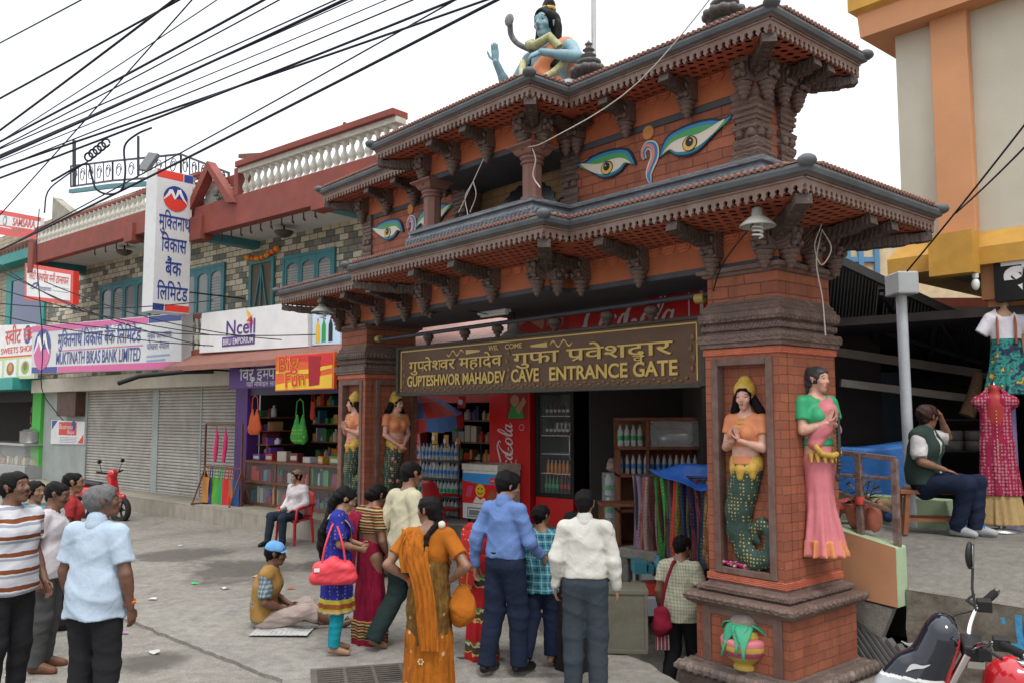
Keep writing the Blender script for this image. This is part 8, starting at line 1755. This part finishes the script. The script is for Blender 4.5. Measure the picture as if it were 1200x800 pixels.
ORS = cloth('marigold sari', (.34,.105,.010), (.55,.35,.22), 7, th=.10, streak=(.20,.055,.008)); ORB = cloth('marigold blouse', (.33,.10,.010)); BRS = cloth('bronze sari wrap', (.105,.052,.014), (.3,.2,.08), 7, th=.07, streak=(.19,.10,.02)); 
def flower_hem():
    q = MB(); rr = random.Random(1)
    for a0, z, s_ in ((-135,.15,.032),(-62,.13,.036),(-98,.38,.02)):
        a = R(a0); c = V3((.215*math.cos(a), .185*math.sin(a), z)); nr = V3((math.cos(a), math.sin(a), 0)); tx = V3((-nr.y, nr.x, 0))
        for j in range(6): b = R(60*j); q.ball(c + tx*math.cos(b)*s_ + V3((0,0,1))*math.sin(b)*s_, (s_*.5,s_*.15,s_*.5), 7, 0)
        q.ball(c+nr*.004, (s_*.4,s_*.2,s_*.4), 6, 1)
    return q
P_o = at_px(505,6.95)
bang = MB()
for c, k in (((-.155,-.06,1.03),0),((-.15,-.05,1.018),1)): bang.tube([V3(c)+V3((.032*math.cos(R(a)),.034*math.sin(R(a))*.8,.02*math.cos(R(a)))) for a in range(0,360,30)], .006, 5, k, closed=True)
ear = MB(); ear.ball((-.062,.06,1.50), .012, 6)
P_('woman in a marigold sari with hands on hips seen from behind', P_o, R(-6), dict(elR=(.34,-.14,1.15), wrR=(.19,-.02,1.01), elL=(-.33,-.14,1.15), wrL=(-.17,-.05,1.02), shR=(.165,-.015,1.375), shL=(-.165,-.015,1.375), head=(-.01,.015,1.585)), SK_MID, 1.60, female=True, hair='braid', hy=R(66), girth=1.04, seed=15, hands={'R': dict(d=(-.7,.4,-.5), n=(-.4,-.4,.3), curl=.4), 'L': dict(d=(.6,-.35,-.75), n=(.5,.75,.1), curl=.3)}, vox=.010,
  wear=[('blouse', lambda f: f.torso(SDF(), .016, .24, 'short', .0, .66), ORB, FN(3,.005,(30,30,20))), ('sari', lambda f: skirt(f, 1.02, .03, .165, .215, .86, mid=.195), ORS, pleats(8,.014,.8,.05)), ('wrap', lambda f: skirt(f, 1.08, .46, .165, .198, .88, mid=.19), BRS, FN(6,.008,(34,34,22)), [((0,0,.52),(.35,0,-1))]), ('pallu', pallu([((.15,.14,1.05),(.2,0,1)),((.02,.17,1.22),(.5,0,1)),((-.11,.08,1.425),(1,.1,.25)),((-.10,-.10,1.40),(1,.1,-.1)),((-.07,-.19,1.2),(1,0,-.1)),((.0,-.22,.95),(1,0,0)),((.03,-.23,.70),(1,0,0)),((.05,-.235,.48),(1,0,0))], [.16,.2,.24,.24,.20,.17,.17,.16], 0), ORS), ('shawl_fold', pallu([((-.16,.10,1.12),(0,1,0)),((-.20,.02,1.32),(.3,1,0)),((-.15,-.05,1.43),(.6,1,.2)),((-.17,-.16,1.30),(.6,.6,0)),((-.13,-.20,1.10),(1,.2,0))], .13, 0), ORS), ('flower', flower_hem(), [flat('cream petals', (.55,.40,.22), .8), flat('petal heart', (.30,.10,.02), .8)]), ('bangle', bang, [SRED2, GOLDP]), ('earring', ear, GOLDP), ('hair_tie', lambda f: SDF().c(f.H(0,-.125,-.11), f.H(0,-.13,-.11), .036, k=.01), flat('white flowers', (.55,.5,.4), .8))])
t = thing('cloth_bag', 'marigold cloth bag hanging at the right hip of the woman in the marigold sari', 'bag'); t.location = P_o + Vector((.27,-.05,.70)); S = SDF(); S.c((0,0,.05),(0,0,.16),.085,.06,k=.05).c((.0,0,.0),(0,.0,.04),.105,k=.05); sdf_object('pouch', S.mesh(.012, fold=FN(3,.010,(40,40,20))), ORB, t); q = MB(); q.tube(catmull([(.03,0,.2),(.02,0,.4),(-.09,.0,.62),(-.12,.05,.64),(-.05,.08,.4),(-.02,.02,.2)], 5), .012, 6); q.build('strap', ORB, t); q = MB(); q.bx(-.03,.0,-.06,-.04,.30,.36); q.build('phone', BLK, t)
RS2 = stripes('red banded sari', [(.42,(.34,.012,.016)),(.05,(.45,.30,.1)),(.20,(.05,.045,.03)),(.06,(.45,.36,.22)),(.05,(.03,.2,.05)),(.22,(.30,.012,.016))], 2, .36, wob=.05)
P_('short woman in a red sari with dark woven bands bending towards the steps', at_px(566,8.25), R(-40), dict(neck=(0,.07,1.40), head=(0,.14,1.53), chest=(0,.03,1.24), elR=(.2,.05,1.1), wrR=(.16,.22,1.02)), SK_MID, 1.44, female=True, hair='bun', hp=R(-22), girth=1.06, seed=16, wear=[('blouse', lambda f: f.torso(SDF(), .016, .2, 'short', 0, .7), cloth('red blouse', (.32,.02,.02))), ('sari', sari, RS2, pleats(8,.014,.9,.05)), ('pallu', pallu([((.15,.14,1.0),(.2,0,1)),((.02,.18,1.2),(.5,0,1)),((-.12,.08,1.40),(1,0,.2)),((-.10,-.10,1.36),(1,0,-.1)),((-.07,-.18,1.1),(1,0,0)),((-.05,-.2,.8),(1,0,0))], .24, 0), cloth('red gold pallu', (.32,.02,.02), (.40,.28,.10), 22))])
P_('man in a blue long sleeved shirt and navy trousers turning to the right', at_px(592,7.75), R(-38), dict(elR=(.26,.02,1.12), wrR=(.25,.20,.98), elL=(-.27,-.08,1.12), wrL=(-.30,-.04,.87), knL=(-.10,-.02,.49), anL=(-.11,-.12,.085), knR=(.10,.06,.49), anR=(.11,.06,.085), head=(.01,.03,1.585)), SK_TAN, 1.74, hy=R(-34), hp=R(-16), hair='thick', girth=.98, seed=17, wear=[sh(cloth('blue chambray', (.115,.19,.40), fine=70), sleeve='long', hem=.055, loose=.024, seed=21, amp=.011), tr(NAVYT, inf=.024, wide=.006), belt(), ('shoes', shoes, SHOE), ('collar', lambda f: SDF().c(f.J['neck']+V3((0,-.005,.0)), f.J['neck']+V3((0,0,.035)), .078, .072, k=.01).c(f.J['neck']+V3((0,.03,.02)), f.J['neck']+V3((0,.03,.09)), .062, sub=True), MATS['blue chambray'])])
TQ = checks('turquoise check', (.05,.25,.32), [((.012,.03,.05),.085,.22,0),((.35,.45,.45),.085,.12,.5),((.02,.08,.12),.0425,.12,.3)])
P_('boy in a turquoise checked shirt and dark jeans climbing the steps', at_px(634,7.95), R(-14), dict(hipR=(.088,0,.90), knR=(.10,.05,.49), anR=(.105,-.02,.085), knL=(-.10,-.04,.49), anL=(-.13,-.26,.10), elR=(.23,.02,1.12), wrR=(.2,.12,.93)), SK_MID, 1.42, hy=R(-30), hair='short', seed=18, wear=[sh(TQ, hem=-.16, loose=.03, flare=.015, seed=12, slf=.8), tr(cloth('dark denim', (.012,.018,.04)), inf=.024, cuff=-.02, wide=.006)])
P_('woman in a dark patterned skirt hidden in front of the white shirt', at_px(668,7.95), R(-30), dict(head=(0,.04,1.58)), SK_MID, 1.42, female=True, hair='bun', seed=19, wear=[('blouse', lambda f: f.torso(SDF(), .018, .0, 'half', 0), cloth('dark maroon blouse', (.08,.015,.02))), ('skirt', sari, cloth('dark patterned skirt', (.02,.018,.02), (.28,.05,.03), 16), pleats(8,.014,.9,.05))])
P_('man in a white long sleeved shirt seen from behind', at_px(684,7.15), R(-8), dict(elR=(.245,-.03,1.12), wrR=(.265,.02,.88), elL=(-.24,-.03,1.12), wrL=(-.255,.04,.88), head=(.005,.02,1.585)), SK_TAN, 1.64, hy=R(-14), hair='short', girth=1.0, seed=20, vox=.010, wear=[sh(cloth('white poplin', (.50,.485,.44), fine=70), sleeve='long', hem=.055, loose=.026, seed=31, amp=.010), tr(SLATET, inf=.026, wide=.008, seed=5), belt(), ('collar', lambda f: SDF().c(f.J['neck']+V3((0,-.005,.0)), f.J['neck']+V3((0,0,.035)), .076, .070, k=.01).c(f.J['neck']+V3((0,.03,.02)), f.J['neck']+V3((0,.03,.09)), .060, sub=True), MATS['white poplin'])])
pz = Vector((1.66,8.55,gz(1.66,8.55))); sl = MB(); ribbon(sl, [((.17,.10,1.15),(.5,0,1)),((.02,.13,1.32),(.5,0,1)),((-.13,.02,1.45),(.7,.7,0)),((-.05,-.13,1.32),(.5,0,1)),((.08,-.15,1.1),(.5,0,1)),((-.22,-.12,.9),(.2,0,1))][:5], .05)
P_('man in a yellow checked shirt with a maroon sling bag by the pillar', pz, R(-30), dict(knR=(.10,.12,.49), anR=(.105,.10,.085), anL=(-.105,-.2,.12), head=(.01,.05,1.58)), SK_MID, 1.56, hy=R(-26), hp=R(-10), seed=22, wear=[sh(checks('pale yellow check', (.46,.44,.30), [((.16,.18,.14),.035,.16,0),((.5,.5,.42),.035,.2,.5)]), hem=-.12, loose=.03, seed=14), tr(BLKT, inf=.02), ('shoes', shoes, SHOE)])
t = thing('sling_bag', 'maroon sling bag on the back of the man in the yellow checked shirt', 'bag'); t.location = pz + Vector((-.21,-.10,.72)); S = SDF(); S.c((0,0,.0),(0,0,.12),.10,.07,k=.05); sdf_object('pouch', S.mesh(.014, fold=FN(3,.010,(40,40,20))), cloth('maroon bag cloth', (.20,.012,.03)), t); q = MB(); q.tube(catmull([(0,0,.18),(.04,-.03,.40),(.12,.0,.60),(.16,.08,.58)], 5), .016, 6); q.build('strap', MATS['maroon bag cloth'], t); q = MB()
for k in range(8): q.tube([(-.06+.017*k,-.02,-.08),(-.065+.018*k,-.03,-.22)], .008, 4, k % 2)
q.build('tassel', [flat('tassel red', (.3,.03,.05)), flat('tassel pale', (.35,.3,.3))], t)
VJ = {**SIT, 'chest':(0,.0,.86), 'neck':(0,.03,1.04), 'head':(0,.05,1.20), 'shR':(.19,-.02,.985), 'shL':(-.19,.0,.985), 'elR':(.26,.02,.74), 'wrR':(.14,.22,.66), 'elL':(-.36,.16,.98), 'wrL':(-.17,.13,1.22), 'knR':(.16,.42,.52), 'anR':(.10,.30,.09), 'knL':(-.12,.46,.52), 'anL':(-.08,.44,.09)}
P_('man in a dark green vest seated on a stool with a hand on his brow', Vector((4.43,9.22,1.05)), R(-128), VJ, SK_MID, 1.74, hy=R(58), hair='thick', haircol=mat('reddish black hair', (.035,.012,.010), .45, .3, 60, bmp=.6, bscale=120), girth=1.12, seed=23, hands={'R': dict(d=(-.4,.9,-.3), n=(0,-.2,-1), curl=.25), 'L': dict(d=(.75,.1,.25), n=(.5,-.7,-.3), curl=.35)}, wear=[sh(cloth('white cotton shirt', (.52,.50,.49)), sleeve='half', hem=-.02, loose=.02, seed=9, amp=.010), ('vest', lambda f: f.torso(SDF(), .042, -.02, None, .012).c((0,.18,.62),(0,.17,1.08),.062,.075,sub=True), cloth('dark green vest', (.030,.050,.042)), FN(12,.006)), ('trousers', lambda f: f.legs(SDF(), .026, .03), NAVYT, FN(6,.010,(18,18,18))), ('shoes', shoes, mat('grey trainers', (.34,.36,.37), .6, .2, 14)), ('laces', (lambda q: (q.cbx((.10,.36,.085),(.05,.05,.04)), q.cbx((-.08,.50,.085),(.05,.05,.04)), q)[2])(MB()), SBLUE)])
sx = BM @ Vector((5.9, 1.3, .38)); P_('shopkeeper with dark hair leaning behind the glass counter of the purple shop', sx, R(150), dict(head=(0,.04,1.57)), SK_MID, 1.5, seed=24, vox=.014, wear=[sh(cloth('red shop shirt', (.30,.03,.03))), tr(BLKT)])
sx = BM @ Vector((-8.6, .9, .35)); P_('dark haired cook behind the counter of the sweet shop', sx, R(170), dict(head=(0,.06,1.56)), SK_DARK, 1.62, seed=25, vox=.014, wear=[sh(cloth('black work shirt', (.02,.02,.025))), tr(BLKT)])
# ------------------------------------------------------------------ motorcycle at the near right corner and the red scooter
RDP = mat('red tank paint', (.42,.012,.018), .18, .05, 3, bmp=0, coat=.8); CHR = mat('chrome', (.62,.62,.62), .15, .03, 3, bmp=0, metal=1); BPL = mat('black plastic', (.018,.018,.02), .45, .1, 10); RUB = mat('rubber', (.014,.014,.014), .8, .2, 30); VIS = glass('smoked visor', (.012,.014,.022), .06)
def wheel(par, x, z, r, w, nm='wheel'):
    t = MB(); t.tube([(x+r*math.cos(R(a)), 0, z+r*math.sin(R(a))) for a in range(0,360,12)], w, 8, closed=True); o = t.build('wheel', RUB, par); q = MB(); q.tube([(x+(r-w)*math.cos(R(a)), 0, z+(r-w)*math.sin(R(a))) for a in range(0,360,12)], .02, 6, closed=True)
    for k in range(5): a = R(72*k); q.bar((x,0,z),(x+(r-w)*math.cos(a),0,z+(r-w)*math.sin(a)),.035,.03)
    q.tube([(x,-.06,z),(x,.06,z)], .04, 8); q.build('rim', BPL, o); return o
bp = at(1152,765,4.85); t = thing('motorcycle', 'red and black motorcycle with a round mirror parked below the terrace', 'motorcycle'); t.location = (bp.x, bp.y, .02); t.rotation_euler = (R(-9),0,R(159)); t.scale = (1.06,)*3
wheel(t, .42, .30, .30, .045); wheel(t, -.88, .30, .30, .055)
m = MB()
for y in (-.09,.09): m.tube([(.42,y,.30),(.10,y,.98)], .022, 8)
m.build('fork', CHR, t)
S = SDF(); S.c((-.12,0,.80),(-.42,0,.80),.15,.11,ax=(0,1,0),sq=.9,k=.06).c((-.2,0,.72),(-.5,0,.70),.12,.08,k=.06); o = sdf_object('fuel_tank', S.mesh(.012), RDP, t); q = MB(); q.lathe([(.06,0),(.062,.012),(.05,.018),(.02,.02),(0,.02)], 18, 0, tm(-.20,0,.943)); q.lathe([(.085,-.008),(.085,.004),(.06,.006)], 18, 0, tm(-.20,0,.943)); q.build('fuel_cap', CHR, o)
S = SDF(); S.c((-.5,0,.74),(-1.0,0,.80),.11,.09,ax=(0,0,1),sq=.55,k=.05); sdf_object('seat', S.mesh(.014), BPL, t)
m = MB(); m.bx(-.55,-.05,-.14,.14,.25,.62); m.tube([(-.1,.16,.3),(-.4,.17,.2),(-1.0,.17,.3)], .04, 8); m.build('engine', mat('engine grey', (.12,.12,.12), .4, .2, 12, metal=.6), t, bevel=.03)
S = SDF(); S.c((-.75,0,.66),(-1.15,0,.80),.10,.05,ax=(0,1,0),sq=.8,k=.04); sdf_object('tail_panel', S.mesh(.014), RDP, t)
S = SDF(); S.c((.34,0,.66),(.20,0,1.02),.165,.125,ax=(1,0,0),sq=.78,k=.05).c((.44,0,.72),(.36,0,.84),.10,.09,k=.05).c((.10,0,.86),(.02,0,1.12),.12,.11,k=.02,sub=True)
def cowl_region(C):
    r = np.ones(len(C)); x, y, z = C[:,0], C[:,1], C[:,2]
    r[z < .80 + .25*np.abs(y)] = 0                                   # silver chin
    r[np.abs(z - (.805 + .25*np.abs(y))) < .008] = 3                  # white line
    r[x + .35*(z-.66) < .285 - .12*np.abs(y)] = 2                     # red rear edge
    return r
c_ = sdf_object('cowl', S.mesh(.008), [mat('silver cowl', (.40,.41,.42), .3, .05, 5, bmp=0, metal=.3), VIS, RDP, SIGNW], t, region=cowl_region)
q = MB()
for s_ in (1, -1): stroke(q, [(-.06,-.02),(-.02,.02),(.03,.035),(.07,.06)], [.004,.026,.014,.003], Matrix.Translation((.335,.135*s_,.885)) @ Matrix.Rotation(R(180-35*s_ if s_ > 0 else 35),4,'Z') @ TF, 0, 5)
q.build('decal', SIGNW, c_)
m = MB(); m.bx(.02,.12,-.09,.09,.94,1.02, M=tm(0,0,0)); m.bx(.0,.06,.10,.17,.98,1.05); m.build('instrument', BPL, t, bevel=.012)
m = MB(); m.tube(catmull([(.06,-.04,.93),(.07,-.10,1.02),(.02,-.22,1.10),(-.03,-.28,1.12),(-.10,-.40,1.13)], 5), .013, 8); m.tube(catmull([(.06,.04,.93),(.07,.10,1.02),(.02,.22,1.10),(-.03,.28,1.12),(-.10,.40,1.13)], 5), .013, 8); m.bx(.02,.10,-.07,.07,.90,.95); m.build('handlebar', CHR, t, bevel=.004)
for s_ in (-1, 1):
    m = MB()
    a, b = V3((-.03,.28*s_,1.12)), V3((-.10,.41*s_,1.13))
    for k in range(13): m.tube([a.lerp(b,k/13), a.lerp(b,(k+.7)/13)], .021, 8)
    m.tube([a, b], .018, 8); m.build('grip', RUB, t); m = MB(); m.tube([b, b+(b-a).normalized()*.03], .018, 8); m.build('bar_end', CHR, t)
    m = MB(); m.bx(-.05,.02,-.03,.03,-.03,.03, M=Matrix.Translation((-.01,.25*s_,1.115))); m.tube([(.02,.24*s_,1.11),(.05,.32*s_,1.11),(.0,.42*s_,1.11)], .008, 6); m.build('brake_lever', BPL, t, bevel=.006); m = MB(); m.cbx((-.045,.25*s_,1.125),(.015,.025,.02)); m.build('switch', SRED2, t)
    if s_ > 0: continue
    m = MB(); m.tube([(.02,.20*s_,1.10),(.03,.25*s_,1.20),(.02,.29*s_,1.30)], .007, 6); mi = m.build('mirror_stem', BPL, t); m = MB(); M = Matrix.Translation((.02,.30*s_,1.365)) @ Matrix.Rotation(R(14*s_),4,'Z'); m.ball((.012,0,0), (.022,.055,.075), 14, 0, M); m.build('mirror_shell', BPL, mi); m = MB(); m.ball((-.006,0,0), (.006,.049,.069), 14, 0, M); m.build('mirror_glass', mat('mirror', (.35,.37,.38), .05, .02, 2, bmp=0, metal=1), mi)
    m = MB(); m.tube(catmull([(.04,.22*s_,1.09),(.16,.14*s_,1.06),(.14,.05*s_,.9)], 5), .006, 5); m.build('brake_cable', BPL, t)
scp = at(128,600,19.0); t = thing('scooter', 'red motor scooter parked behind the group of men by the shutters', 'scooter'); t.location = (scp.x-.2, scp.y, 0); t.rotation_euler = (0,0,R(-25)); wheel(t, .62, .24, .24, .06); wheel(t, -.55, .24, .24, .06)
S = SDF(); S.c((.42,0,.45),(.34,0,.88),.15,.12,ax=(1,0,0),sq=.6,k=.05).c((.45,0,.5),(.70,0,.52),.10,.06,k=.04).c((-.15,0,.55),(-.75,0,.62),.19,.12,k=.06).c((-.2,0,.32),(.3,0,.3),.12,k=.06).c((.30,0,.95),(.34,0,1.0),.11,k=.03); sdf_object('bodywork', S.mesh(.02), RDP, t)
S = SDF(); S.c((-.1,0,.76),(-.6,0,.80),.13,k=.03,ax=(0,0,1),sq=.5); sdf_object('seat', S.mesh(.02), BPL, t); m = MB(); m.tube([(.25,-.34,1.06),(.30,0,1.0),(.25,.34,1.06)], .02, 6); m.build('handlebar', BPL, t)
for s_ in (-1,1): m = MB(); m.tube([(.26,.22*s_,1.04),(.28,.28*s_,1.22)], .008, 5); m.ball((.28,.30*s_,1.28), (.02,.06,.05), 8); m.build('mirror', BPL, t)
